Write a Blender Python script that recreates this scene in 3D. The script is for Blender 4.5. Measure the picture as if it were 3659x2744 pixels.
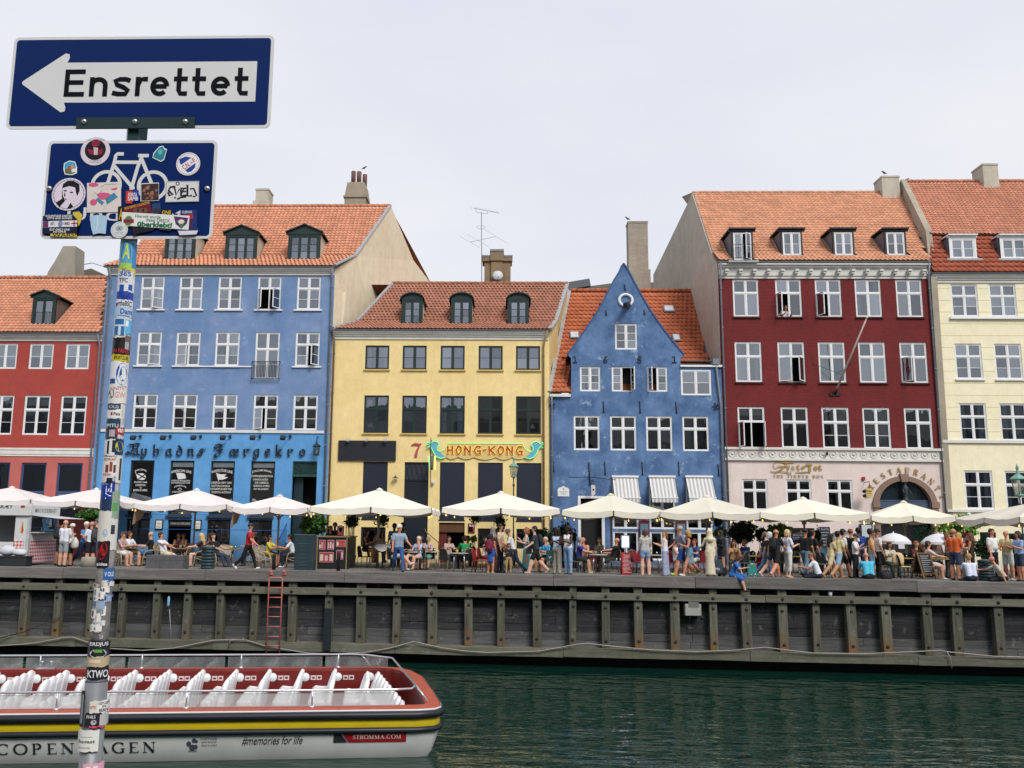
import bpy, math, random
import numpy as np
from mathutils import Vector, Matrix, noise
random.seed(7)
MT, MR, MD, RND, cos, sin, PI = Matrix.Translation, Matrix.Rotation, Matrix.Diagonal, random.Random, math.cos, math.sin, math.pi
for _o in list(bpy.data.objects): bpy.data.objects.remove(_o)
SC = bpy.context.scene
R_ = math.radians
# ---------------------------------------------------------------- camera
SK = 3659/2212
FPX, PIT, YAW, ROL, CX, CY = 1940.*SK, .161, .037, .0115, 1013.*SK, 1372.
EYE = np.array([0, 0, 1.65])
_F = np.array([-sin(YAW)*cos(PIT), cos(YAW)*cos(PIT), sin(PIT)])
_R0 = np.array([cos(YAW), sin(YAW), 0]); _U0 = np.cross(_R0, _F)
_R = _R0*cos(ROL)+_U0*sin(ROL); _U = -_R0*sin(ROL)+_U0*cos(ROL)
cam = bpy.data.cameras.new('camera'); camo = bpy.data.objects.new('camera', cam)
SC.collection.objects.link(camo)
cam.sensor_width = 36; cam.lens = 36*FPX/3659; cam.shift_x = (1829.5-CX)/3659; cam.clip_end = 2000; cam.clip_start = .05
camo.matrix_world = Matrix(((_R[0], _U[0], -_F[0], 0), (_R[1], _U[1], -_F[1], 0), (_R[2], _U[2], -_F[2], 1.65), (0, 0, 0, 1)))
SC.camera = camo
# ---------------------------------------------------------------- sky, sun, exposure
SUN_EL, SUN_AZ = R_(44), R_(150)      # hazy sun high behind the camera
W = bpy.data.worlds.new('World'); SC.world = W; W.use_nodes = True
nt = W.node_tree; nt.nodes.clear()
_o = nt.nodes.new('ShaderNodeOutputWorld'); _b = nt.nodes.new('ShaderNodeBackground')
_s = nt.nodes.new('ShaderNodeTexSky'); _s.sky_type = 'NISHITA'; _s.sun_disc = False
_s.sun_elevation = SUN_EL; _s.sun_rotation = SUN_AZ; _s.dust_density = 4; _s.air_density = 1.2
_m = nt.nodes.new('ShaderNodeMix'); _m.data_type = 'RGBA'; _m.inputs[0].default_value = .93
_n = nt.nodes.new('ShaderNodeTexNoise'); _n.inputs['Scale'].default_value = 1.6; _n.inputs['Detail'].default_value = 5
_tc = nt.nodes.new('ShaderNodeTexCoord'); _mp = nt.nodes.new('ShaderNodeMapping'); _mp.inputs['Scale'].default_value = (1, 1, 2.6)
_r = nt.nodes.new('ShaderNodeValToRGB')
_r.color_ramp.elements[0].position = .32; _r.color_ramp.elements[0].color = (7.0, 7.35, 8.45, 1)
_r.color_ramp.elements[1].position = .7; _r.color_ramp.elements[1].color = (8.5, 8.6, 9.0, 1)
nt.links.new(_tc.outputs['Generated'], _mp.inputs[0]); nt.links.new(_mp.outputs[0], _n.inputs['Vector'])
nt.links.new(_n.outputs[0], _r.inputs[0]); nt.links.new(_s.outputs[0], _m.inputs[6]); nt.links.new(_r.outputs[0], _m.inputs[7])
nt.links.new(_m.outputs[2], _b.inputs[0]); _b.inputs[1].default_value = .055; nt.links.new(_b.outputs[0], _o.inputs[0])
sl = bpy.data.lights.new('sun', 'SUN'); sl.energy = 1.5; sl.angle = R_(22); sl.color = (1, .97, .92)
so = bpy.data.objects.new('sun', sl); SC.collection.objects.link(so)
_d = Vector((sin(SUN_AZ)*cos(SUN_EL), cos(SUN_AZ)*cos(SUN_EL), sin(SUN_EL)))
so.rotation_euler = _d.to_track_quat('Z', 'Y').to_euler(); so.location = _d*60
SC.view_settings.view_transform = 'Standard'; SC.view_settings.look = 'None'
SC.view_settings.exposure = .95; SC.view_settings.gamma = 1
SC.cycles.use_denoising = True; SC.cycles.max_bounces = 6; SC.cycles.transparent_max_bounces = 10
SC.cycles.diffuse_bounces = 3; SC.cycles.glossy_bounces = 3; SC.cycles.caustics_reflective = False; SC.cycles.caustics_refractive = False
# ---------------------------------------------------------------- measuring: a point of the photograph to a point of the place
ZM = {'s': (0, 0, 1), '2': (0, 800, 1.7696), '3': (0, 1500, 1.7696), '4': (1150, 900, 2.0733), '5': (1150, 1500, 2.3284), '6': (1900, 700, 2.0735),
      '7': (1950, 1550, 2.6022), '8': (2450, 500, 1.8297), 'R1': (2500, 1350, 1.9086), 'R2': (0, 1950, 1.7696), 'R3': (900, 2000, 2.23),
      'R4': (1600, 1950, 1.0743), 'Q1': (3000, 1840, 5.925), 'Q2': (3300, 1800, 5.184), 'Q3': (2740, 1600, 3.3515), 'Q4': (1480, 1540, 4.254),
      'Q5': (430, 1520, 2.949), 'Q6': (0, 2320, 3.456), 'Q7': (700, 580, 2.572), 'Q8': (1560, 720, 4.366), 'S1': (0, 80, 2.074),
      'S7': (130, 480, 3.3515), 'P1': (0, 1700, 4.6087), 'P2': (420, 1820, 5.821), 'P3': (760, 1820, 5.53), 'P4': (1120, 1820, 5.027),
      'P5': (1500, 1820, 5.53), 'P6': (1860, 1820, 5.027), 'P7': (2260, 1840, 5.027), 'P8': (2640, 1840, 5.267), 'A': (250, 850, 1.7467), 'B': (250, 1700, 1.59)}
def zc(k, x, y):
 a, b, s = ZM[k]; return a+x/s, b+y/s
def ray(k, x, y):
 x, y = zc(k, x, y); return _F+_R*(x-CX)/FPX-_U*(y-CY)/FPX
def pY(k, x, y, Y):
 d = ray(k, x, y); return Vector(EYE+d*(Y/d[1]))
def pZ(k, x, y, z):
 d = ray(k, x, y); return Vector(EYE+d*((z-1.65)/d[2]))
def rect(k, r, Y):      # upright world rectangle behind a box of the photograph
 xa, ya, xb, yb = r; xm, ym = (xa+xb)/2, (ya+yb)/2
 return (pY(k, xa, ym, Y).x, pY(k, xb, ym, Y).x, pY(k, xm, yb, Y).z, pY(k, xm, ya, Y).z)
# ---------------------------------------------------------------- helpers
COL = SC.collection
MWI = {}
def link(o, parent=None):
 COL.objects.link(o)
 if parent is not None:
  o.parent = parent
  if parent.name in MWI: o.matrix_parent_inverse = MWI[parent.name]
 return o
def tag(o, label=None, cat=None, group=None, kind=None):
 if label: o['label'] = label
 if cat: o['category'] = cat
 if group: o['group'] = group
 if kind: o['kind'] = kind
 return o
def thing(name, label, cat, loc=(0, 0, 0), rz=0, group=None, world=False):
 o = bpy.data.objects.new(name, None); COL.objects.link(o); o.empty_display_size = .2
 o.location = loc; o.rotation_euler = (0, 0, rz); tag(o, label, cat, group)
 if world: MWI[o.name] = (MT(loc) @ MR(rz, 4, 'Z')).inverted()
 return o
BOXF = [(0, 1, 2, 3), (7, 6, 5, 4), (0, 4, 5, 1), (1, 5, 6, 2), (2, 6, 7, 3), (3, 7, 4, 0)]
class MB:
 def __init__(s): s.v = []; s.f = []; s.m = []; s.s = []
 def add(s, vs, fs, m=0, sm=False):
  o = len(s.v); s.v += [tuple(v) for v in vs]
  for f in fs: s.f.append([i+o for i in f]); s.m.append(m); s.s.append(sm)
  return s
 def box(s, x0, y0, z0, x1, y1, z1, m=0):
  return s.add([(x0, y0, z0), (x0, y1, z0), (x1, y1, z0), (x1, y0, z0), (x0, y0, z1), (x0, y1, z1), (x1, y1, z1), (x1, y0, z1)], BOXF, m)
 def obox(s, c, d, rot=None, m=0):
  q = [Vector((a*d[0]/2, b*d[1]/2, e*d[2]/2)) for e in (-1, 1) for a, b in ((-1, -1), (-1, 1), (1, 1), (1, -1))]
  if rot is not None: q = [rot @ p for p in q]
  return s.add([p+Vector(c) for p in q], BOXF, m)
 def bar(s, a, b, w, h, m=0):       # box beam from a to b
  a, b = Vector(a), Vector(b); d = b-a; L = d.length; d.normalize()
  up = Vector((0, 0, 1)) if abs(d.z) < .95 else Vector((0, 1, 0))
  x = d.cross(up).normalized(); u = x.cross(d)
  q = [p+x*i*w/2+u*j*h/2 for p in (a, b) for i, j in ((-1, -1), (-1, 1), (1, 1), (1, -1))]
  return s.add(q, BOXF, m)
 def tube(s, pts, r, n=6, m=0, cap=True, sm=True, closed=False):
  P = [Vector(p) for p in pts]; k = len(P)
  rr = r if isinstance(r, (list, tuple)) else [r]*k
  vs = []; px = None
  for i in range(k):
   if closed: t = P[(i+1) % k]-P[i-1]
   else: t = P[min(i+1, k-1)]-P[max(i-1, 0)]
   if t.length < 1e-9: t = Vector((0, 0, 1))
   t.normalize()
   if px is None: px = t.orthogonal().normalized()
   else:
    px = px-t*px.dot(t)
    px = px.normalized() if px.length > 1e-6 else t.orthogonal().normalized()
   b = t.cross(px)
   vs += [P[i]+(px*cos(2*PI*j/n)+b*sin(2*PI*j/n))*rr[i] for j in range(n)]
  fs = []
  for i in range(k if closed else k-1):
   a, b = i*n, ((i+1) % k)*n
   fs += [(a+j, a+(j+1) % n, b+(j+1) % n, b+j) for j in range(n)]
  s.add(vs, fs, m, sm)
  if cap and not closed:
   o = len(s.v)-len(vs)
   s.f += [[o+j for j in range(n)][::-1], [o+(k-1)*n+j for j in range(n)]]; s.m += [m, m]; s.s += [False, False]
  return s
 def lathe(s, prof, n=12, c=(0, 0, 0), m=0, sm=True, sx=1, sy=1):
  vs = []; fs = []
  for r, z in prof: vs += [(c[0]+sx*r*cos(2*PI*j/n), c[1]+sy*r*sin(2*PI*j/n), c[2]+z) for j in range(n)]
  for i in range(len(prof)-1): fs += [(i*n+j, i*n+(j+1) % n, (i+1)*n+(j+1) % n, (i+1)*n+j) for j in range(n)]
  s.add(vs, fs, m, sm)
  o = len(s.v)-len(vs)
  s.f += [[o+j for j in range(n)][::-1], [o+(len(prof)-1)*n+j for j in range(n)]]; s.m += [m, m]; s.s += [False, False]
  return s
 def prism(s, poly, y0, y1, m=0):   # polygon in x,z pushed along y
  n = len(poly); s.add([(x, y0, z) for x, z in poly]+[(x, y1, z) for x, z in poly],
   [list(range(n)), list(range(2*n-1, n-1, -1))]+[(i, n+i, n+(i+1) % n, (i+1) % n) for i in range(n)], m); return s
 def prismz(s, poly, z0, z1, m=0):
  n = len(poly); s.add([(x, y, z0) for x, y in poly]+[(x, y, z1) for x, y in poly],
   [list(range(n))[::-1], list(range(n, 2*n))]+[(i, (i+1) % n, n+(i+1) % n, n+i) for i in range(n)], m); return s
 def prismx(s, poly, x0, x1, m=0):  # polygon in y,z pushed along x
  n = len(poly); s.add([(x0, y, z) for y, z in poly]+[(x1, y, z) for y, z in poly],
   [list(range(n)), list(range(2*n-1, n-1, -1))]+[(i, n+i, n+(i+1) % n, (i+1) % n) for i in range(n)], m); return s
 def merge(s, o, M=None, dm=0):
  k = len(s.v); s.v += [tuple(M @ Vector(v)) for v in o.v] if M is not None else o.v
  s.f += [[i+k for i in f] for f in o.f]; s.m += [m+dm for m in o.m]; s.s += o.s; return s
 def mesh(s, name, mats):
  me = bpy.data.meshes.new(name); me.from_pydata(s.v, [], s.f)
  for m in (mats if isinstance(mats, (list, tuple)) else [mats]): me.materials.append(m)
  me.polygons.foreach_set('material_index', s.m); me.polygons.foreach_set('use_smooth', s.s)
  me.update(); return me
 def build(s, name, mats, parent=None, loc=None, rz=None, bevel=0):
  o = bpy.data.objects.new(name, s.mesh(name, mats)); link(o, parent)
  if loc is not None: o.location = loc
  if rz is not None: o.rotation_euler = (0, 0, rz)
  if bevel:
   b = o.modifiers.new('b', 'BEVEL'); b.width = bevel; b.segments = 2; b.limit_method = 'ANGLE'
  return o
def copy_tree(o, parent=None, loc=None, rz=None):
 c = o.copy(); COL.objects.link(c); c.parent = parent
 if loc is not None: c.location = loc
 if rz is not None: c.rotation_euler = (0, 0, rz)
 for ch in o.children: copy_tree(ch, c)
 return c
def inst(me, name, parent, M):
 o = bpy.data.objects.new(name, me); link(o, parent); o.matrix_basis = M; return o
# ---------------------------------------------------------------- materials
MATS = {}
def srgb(h):
 if not isinstance(h, str): return tuple(h)
 h = h.lstrip('#'); c = [int(h[i:i+2], 16)/255 for i in (0, 2, 4)]
 return tuple(x/12.92 if x <= .04045 else ((x+.055)/1.055)**2.4 for x in c)
class NT:
 def __init__(s, name):
  s.m = bpy.data.materials.new(name); s.m.use_nodes = True; s.t = s.m.node_tree; s.t.nodes.clear()
  s.out = s.n('ShaderNodeOutputMaterial')
 def n(s, typ, **kw):
  x = s.t.nodes.new(typ)
  for k, v in kw.items(): setattr(x, k, v)
  return x
 def l(s, a, b): s.t.links.new(a, b)
 def pos(s, scale=(1, 1, 1), rot=(0, 0, 0)):
  g = s.n('ShaderNodeNewGeometry'); mp = s.n('ShaderNodeMapping'); mp.inputs['Scale'].default_value = scale; mp.inputs['Rotation'].default_value = rot
  s.l(g.outputs['Position'], mp.inputs[0]); return mp.outputs[0]
 def noise(s, vec, scale, detail=4, rough=.55):
  n = s.n('ShaderNodeTexNoise'); n.inputs['Scale'].default_value = scale; n.inputs['Detail'].default_value = detail; n.inputs['Roughness'].default_value = rough
  s.l(vec, n.inputs['Vector']); return n.outputs[0]
 def rng(s, v, a, b, c, d):
  r = s.n('ShaderNodeMapRange'); s.l(v, r.inputs[0])
  for i, q in enumerate((a, b, c, d)): r.inputs[i+1].default_value = q
  return r.outputs[0]
 def mix(s, fac, a, b, mode='MIX'):
  m = s.n('ShaderNodeMix', data_type='RGBA', blend_type=mode)
  for i, q in ((0, fac), (6, a), (7, b)):
   if hasattr(q, 'links'): s.l(q, m.inputs[i])
   elif i == 0: m.inputs[0].default_value = q
   else: m.inputs[i].default_value = (*q[:3], 1)
  return m.outputs[2]
 def math(s, op, a, b):
  m = s.n('ShaderNodeMath', operation=op)
  for i, q in enumerate((a, b)):
   if hasattr(q, 'links'): s.l(q, m.inputs[i])
   else: m.inputs[i].default_value = q
  return m.outputs[0]
 def bump(s, h, strength, dist=.02):
  b = s.n('ShaderNodeBump'); b.inputs['Strength'].default_value = strength; b.inputs['Distance'].default_value = dist; s.l(h, b.inputs['Height']); return b.outputs[0]
 def prin(s, col, rough=.6, metal=0, normal=None, spec=.5, emit=None, es=0, alpha=None):
  p = s.n('ShaderNodeBsdfPrincipled')
  if hasattr(col, 'links'): s.l(col, p.inputs['Base Color'])
  else: p.inputs['Base Color'].default_value = (*col[:3], 1)
  if hasattr(rough, 'links'): s.l(rough, p.inputs['Roughness'])
  else: p.inputs['Roughness'].default_value = rough
  p.inputs['Metallic'].default_value = metal; p.inputs['Specular IOR Level'].default_value = spec
  if normal is not None: s.l(normal, p.inputs['Normal'])
  if emit: p.inputs['Emission Color'].default_value = (*emit, 1); p.inputs['Emission Strength'].default_value = es
  s.l(p.outputs[0], s.out.inputs[0]); return p
def mat(col, rough=.6, var=.15, vs=3., bump=0., bs=60., metal=0, spec=.4, rnd=0, emit=None, es=0, island=False):
 col = srgb(col); key = (col, rough, var, vs, bump, bs, metal, spec, rnd, emit, es, island)
 if key in MATS: return MATS[key]
 t = NT('paint'); c = col; v = t.pos()
 if var:
  n = t.rng(t.noise(v, vs, 5), .25, .75, 1-var, 1+var*.6); c = t.mix(1., c, n, 'MULTIPLY')
 if rnd:
  i = t.n('ShaderNodeObjectInfo').outputs['Random'] if not island else t.n('ShaderNodeNewGeometry').outputs['Random Per Island']
  c = t.mix(1., c, t.rng(i, 0, 1, 1-rnd, 1+rnd*.7), 'MULTIPLY')
 nm = t.bump(t.noise(v, bs, 3), bump) if bump else None
 t.prin(c, rough, metal, nm, spec, emit, es); MATS[key] = t.m; return t.m
def plaster(col, col2, patch=.5, streak=.25, rough=.85, bump=.25, dirt=(.05, .05, .05), scale=1., brick=False, peel=0, pc=None):
 t = NT('plaster'); col, col2 = srgb(col), srgb(col2); v = t.pos()
 a = t.rng(t.noise(v, .55*scale, 6, .62), .38, .66, 0, patch)
 c = t.mix(a, col, col2)
 b = t.rng(t.noise(v, 2.3*scale, 8, .7), .35, .75, 1.06, .9); c = t.mix(1., c, b, 'MULTIPLY')
 sv = t.pos((2.2, 2.2, .22)); st = t.rng(t.noise(sv, 1.6, 6, .65), .5, .8, 0, streak); c = t.mix(st, c, dirt)
 if peel: c = t.mix(t.math('MULTIPLY', t.rng(t.noise(v, 1.5, 9, .72), .57, .62, 0, peel), t.rng(t.noise(v, .33, 3), .42, .6, 0, 1)), c, srgb(pc))
 sk = t.pos((7, 7, .5)); c = t.mix(t.rng(t.noise(sk, 1.1, 4, .6), .6, .78, 0, .22), c, tuple(x*.45 for x in col)); gz = t.n('ShaderNodeSeparateXYZ'); t.l(t.pos(), gz.inputs[0]); c = t.mix(t.math('MULTIPLY', t.rng(gz.outputs[2], 0, .9, 1, 0), t.rng(t.noise(v, 3, 6, .7), .35, .65, .1, .6)), c, (.1, .1, .09))
 h = t.noise(v, 9, 8, .7)
 if brick:
  bt = t.n('ShaderNodeTexBrick'); rv = t.pos((1, 1, 1), (R_(90), 0, 0)); t.l(rv, bt.inputs[0]); bt.inputs['Scale'].default_value = 1
  bt.inputs['Brick Width'].default_value = .24; bt.inputs['Row Height'].default_value = .075; bt.inputs['Mortar Size'].default_value = .007
  bt.inputs['Color1'].default_value = (1, 1, 1, 1); bt.inputs['Color2'].default_value = (.86, .86, .86, 1); bt.inputs['Mortar'].default_value = (.68, .66, .64, 1)
  c = t.mix(1., c, bt.outputs[0], 'MULTIPLY'); h = bt.outputs[1]
  t.prin(c, rough, 0, t.bump(h, .5, -.012), .3); return t.m
 t.prin(c, rough, 0, t.bump(h, bump, .03), .25); return t.m
def tilemat(col, island):
 t = NT('clay'); col = srgb(col); v = t.pos()
 rn = t.n('ShaderNodeNewGeometry').outputs['Random Per Island'] if island else t.n('ShaderNodeObjectInfo').outputs['Random']
 c = t.mix(1., col, t.rng(rn, 0, 1, .84, 1.12), 'MULTIPLY')
 c = t.mix(t.rng(t.noise(v, .9, 6, .65), .48, .74, 0, .45), c, tuple(x*.55 for x in col))
 c = t.mix(t.rng(t.noise(v, 14, 4), .55, .75, 0, .3), c, (.16, .13, .1))
 t.prin(c, .8, 0, t.bump(t.noise(v, 60, 3), .12), .3); return t.m
def glassmat():
 t = NT('window_glass'); v = t.pos()
 i = t.n('ShaderNodeObjectInfo').outputs['Random']; sv = t.pos((1.2, 1, .5))
 nm = t.bump(t.noise(sv, 1.3, 2), .16, .05)
 g = t.n('ShaderNodeBsdfGlossy'); g.inputs['Roughness'].default_value = .015; g.inputs[0].default_value = (.86, .92, 1, 1); t.l(nm, g.inputs['Normal'])
 tr = t.n('ShaderNodeBsdfTransparent'); tr.inputs[0].default_value = (.74, .8, .82, 1)
 lw = t.n('ShaderNodeFresnel'); lw.inputs[0].default_value = 1.5
 mx = t.n('ShaderNodeMixShader'); t.l(t.math('ADD', lw.outputs[0], t.rng(i, 0, 1, .14, .34)), mx.inputs[0]); t.l(tr.outputs[0], mx.inputs[1]); t.l(g.outputs[0], mx.inputs[2])
 t.l(mx.outputs[0], t.out.inputs[0]); return t.m
def woodmat(col, col2, axis='x', algae=0, rust=0, rough=.85):
 t = NT('weathered_timber'); col, col2 = srgb(col), srgb(col2)
 sc = {'x': (.35, 6, 6), 'z': (6, 6, .35), 'y': (6, .35, 6)}[axis]; i = t.n('ShaderNodeObjectInfo').outputs['Random']
 v = t.pos(sc); ad = t.n('ShaderNodeVectorMath', operation='ADD'); t.l(v, ad.inputs[0]); cb = t.n('ShaderNodeCombineXYZ')
 for k in range(3): t.l(t.math('MULTIPLY', i, 37.), cb.inputs[k])
 t.l(cb.outputs[0], ad.inputs[1]); v = ad.outputs[0]
 g = t.noise(v, 1.6, 8, .7); c = t.mix(t.rng(g, .3, .7, 0, 1), col, col2)
 c = t.mix(1., c, t.rng(i, 0, 1, .75, 1.2), 'MULTIPLY'); w = t.pos()
 pz = t.n('ShaderNodeSeparateXYZ'); t.l(t.pos(), pz.inputs[0])
 if algae:
  c = t.mix(t.math('MULTIPLY', t.rng(pz.outputs[2], -3.1, -.4, 1, .25), t.rng(t.noise(w, 1.4, 6, .65), .42, .68, 0, algae)), c, (.07, .085, .045))
  c = t.mix(t.rng(t.noise(w, 3.5, 6, .7), .58, .75, 0, .5), c, (.3, .29, .26))
 if rust:
  c = t.mix(t.math('MULTIPLY', t.rng(pz.outputs[2], -2.6, -1.75, 1, 0), t.math('MULTIPLY', t.rng(t.noise(w, 5, 5), .3, .6, .2, 1), t.rng(i, .3, .75, .1, rust))), c, (.2, .09, .028))
 t.prin(c, rough, 0, t.bump(g, .5, .03), .25); return t.m
def leafmat(col, col2):
 t = NT('leaf'); rn = t.n('ShaderNodeNewGeometry').outputs['Random Per Island']
 c = t.mix(rn, srgb(col), srgb(col2)); p = t.prin(c, .5, 0, None, .4)
 p.inputs['Transmission Weight'].default_value = 0; return t.m
WHITE = mat((.72, .73, .74), .45, .08, 4); OFFW = mat((.64, .63, .59), .7, .12, 2)
DGREEN = mat((.012, .028, .026), .4, .2); BLACK = mat((.012, .012, .015), .5, .2); DBLUE = mat((.035, .075, .18), .5, .15)
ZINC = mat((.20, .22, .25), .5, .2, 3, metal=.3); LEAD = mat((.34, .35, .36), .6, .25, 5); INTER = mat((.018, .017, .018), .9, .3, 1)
PIPE = mat((.16, .18, .21), .5, .2); GLASS = glassmat(); CURT = mat((.34, .38, .4), .8, .1); BLIND = mat((.58, .58, .56), .8, .06)
NAVY = mat((.008, .014, .03), .55, .15); STEEL = mat((.55, .56, .58), .3, .1, metal=.9); CREAM = mat((.5, .45, .36), .8, .15)
# ---------------------------------------------------------------- lettering (flat shapes in x,z, pushed along y)
_TX = {}
def text2d(s, bold=0., shear=0., space=1.):
 k = (s, bold, shear, space)
 if k not in _TX:
  cu = bpy.data.curves.new('t', 'FONT'); cu.body = s; cu.offset = bold; cu.shear = shear; cu.space_character = space; cu.resolution_u = 3
  ob = bpy.data.objects.new('t', cu); COL.objects.link(ob); me = bpy.data.meshes.new_from_object(ob)
  v = np.array([q.co[:2] for q in me.vertices]) if len(me.vertices) else np.zeros((1, 2)); f = [list(p.vertices) for p in me.polygons]
  bpy.data.objects.remove(ob); bpy.data.curves.remove(cu); bpy.data.meshes.remove(me)
  mn, mx = v.min(0), v.max(0); v = (v-mn)/np.maximum(mx-mn, 1e-6); _TX[k] = (v, f, (mx-mn)[0]/max((mx-mn)[1], 1e-6))
 return _TX[k]
def text(mb, s, x0, x1, z0, z1, y, m=0, fn=None, bold=0., shear=0., space=1.):   # fitted to a rectangle
 v, f, _ = text2d(s, bold, shear, space)
 P = [(x0+(x1-x0)*a, y, z0+(z1-z0)*b) for a, b in v]
 if fn: P = [fn(p) for p in P]
 return mb.add(P, f, m)
def ribbon(mb, pts, w, y, m=0, d=0., closed=False, fn=None):
 P = [Vector((p[0], p[1])) for p in pts]; n = len(P); W_ = w if isinstance(w, (list, tuple)) else [w]*n
 A, B = [], []
 for i in range(n):
  a = P[i-1] if (i > 0 or closed) else P[i]; b = P[(i+1) % n] if (i < n-1 or closed) else P[i]
  t = (b-a); t = t.normalized() if t.length > 1e-9 else Vector((1, 0)); q = Vector((-t.y, t.x))
  A.append(P[i]+q*W_[i]/2); B.append(P[i]-q*W_[i]/2)
 strip(mb, A, B, y, m, d, closed, fn)
def strip(mb, A, B, y, m=0, d=0., closed=False, fn=None):
 n = len(A); V = [(p[0], y, p[1]) for p in A]+[(p[0], y, p[1]) for p in B]
 if fn: V = [fn(p) for p in V]
 K = n if closed else n-1
 F = [(i, (i+1) % n, n+(i+1) % n, n+i) for i in range(K)]
 if d:
  V += [(a, b+d, c) for a, b, c in V]; F += [(i, 2*n+i, 2*n+(i+1) % n, (i+1) % n) for i in range(K)]+[(n+i, n+(i+1) % n, 3*n+(i+1) % n, 3*n+i) for i in range(K)]
  if not closed: F += [(0, n, 3*n, 2*n), (n-1, 3*n-1, 4*n-1, 2*n-1)]
 mb.add(V, F, m)
def nib(mb, pts, w, ang, y, d, s, ox, oz, m=0, kx=1.5):
 a = Vector((cos(ang), sin(ang)))*w/2; b = Vector((-a.y, a.x))*.16
 P = [Vector((p[0]*s*kx+ox, p[1]*s+oz)) for p in pts]
 strip(mb, [p+a+b for p in P], [p-a-b for p in P], y, m, d)
FRAK = {'n': [[(0, .88), (.12, 1), (.12, .12), (.26, 0)], [(.14, .78), (.42, 1), (.54, .86), (.54, .12), (.68, 0)]],
 'h': [[(-.02, 1.5), (.12, 1.68), (.12, .12), (.26, 0)], [(.14, .78), (.42, 1), (.54, .86), (.54, .1), (.38, -.18)]],
 'a': [[(.5, 1), (.14, .86), (.06, .5), (.14, .14), (.3, 0), (.52, .2)], [(.42, 1.02), (.54, .9), (.54, .12), (.68, 0)]],
 'v': [[(.2, 1.55), (.42, 1.25), (.6, .8), (.58, .2), (.34, 0), (.1, .2), (.1, .75), (.3, 1), (.5, .9)]],
 's': [[(.55, 1.0), (.28, 1), (.14, .78), (.46, .45), (.42, .12), (.18, 0), (-.08, .1), (.0, .3)], [(.46, .75), (.8, 1.02)]],
 'y': [[(0, .9), (.12, 1), (.12, .3), (.28, .1), (.52, .3)], [(.42, 1.02), (.56, .9), (.54, .1), (.36, -.36), (.08, -.42), (.0, -.26)]],
 'F': [[(.95, 1.85), (.75, 1.6), (.4, 1.78), (.02, 1.62), (-.1, 1.3), (.1, 1.1), (.25, 1.25)], [(.45, 1.6), (.56, 1.25), (.42, .9), (.6, .55), (.5, .12), (.2, -.2), (-.1, -.05), (0, .2), (.16, .1)], [(.2, .78), (.78, .92)]],
 'æ': [[(.42, 1), (.12, .86), (.06, .5), (.12, .14), (.26, 0), (.48, .2)], [(.42, 1.02), (.5, .86), (.5, .14), (.66, 0), (.98, .16)], [(.52, .84), (.8, 1), (.96, .74), (.52, .46)]],
 'r': [[(0, .88), (.12, 1), (.12, .12), (.26, 0)], [(.14, .76), (.4, 1), (.58, .84)]],
 'g': [[(.52, 1), (.14, .86), (.06, .5), (.14, .2), (.3, .06), (.54, .26)], [(.42, 1.02), (.54, .9), (.54, -.1), (.36, -.44), (.06, -.44), (0, -.26)]],
 'e': [[(.1, .46), (.54, .7), (.42, .98), (.2, 1), (.08, .8), (.08, .3), (.24, 0), (.56, .18)]],
 'k': [[(-.02, 1.5), (.12, 1.68), (.12, .12), (.26, 0)], [(.14, .56), (.46, .98), (.56, .76), (.2, .5)], [(.22, .52), (.5, .12), (.68, .02)]],
 'o': [[(.3, 1), (.08, .78), (.08, .24), (.3, 0), (.56, .2), (.56, .76), (.3, 1)]],
 'N': [[(-.3, 1.3), (-.1, 1.68), (.25, 1.62), (.6, 1.78), (1.0, 1.72)], [(.3, 1.6), (.34, 1.0), (.12, .4), (-.25, .05), (-.45, .25), (-.25, .5), (-.05, .35)], [(.82, 1.7), (.74, 1.0), (.8, .2), (1.05, 0)], [(.05, .12), (.35, .3), (.62, 0)], [(.32, .95), (.78, 1.0)]]}
def arc(cx, cz, rx, rz, a0, a1, n=14):
 return [(cx+rx*cos(R_(a0+(a1-a0)*i/n)), cz+rz*sin(R_(a0+(a1-a0)*i/n))) for i in range(n+1)]
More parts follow.
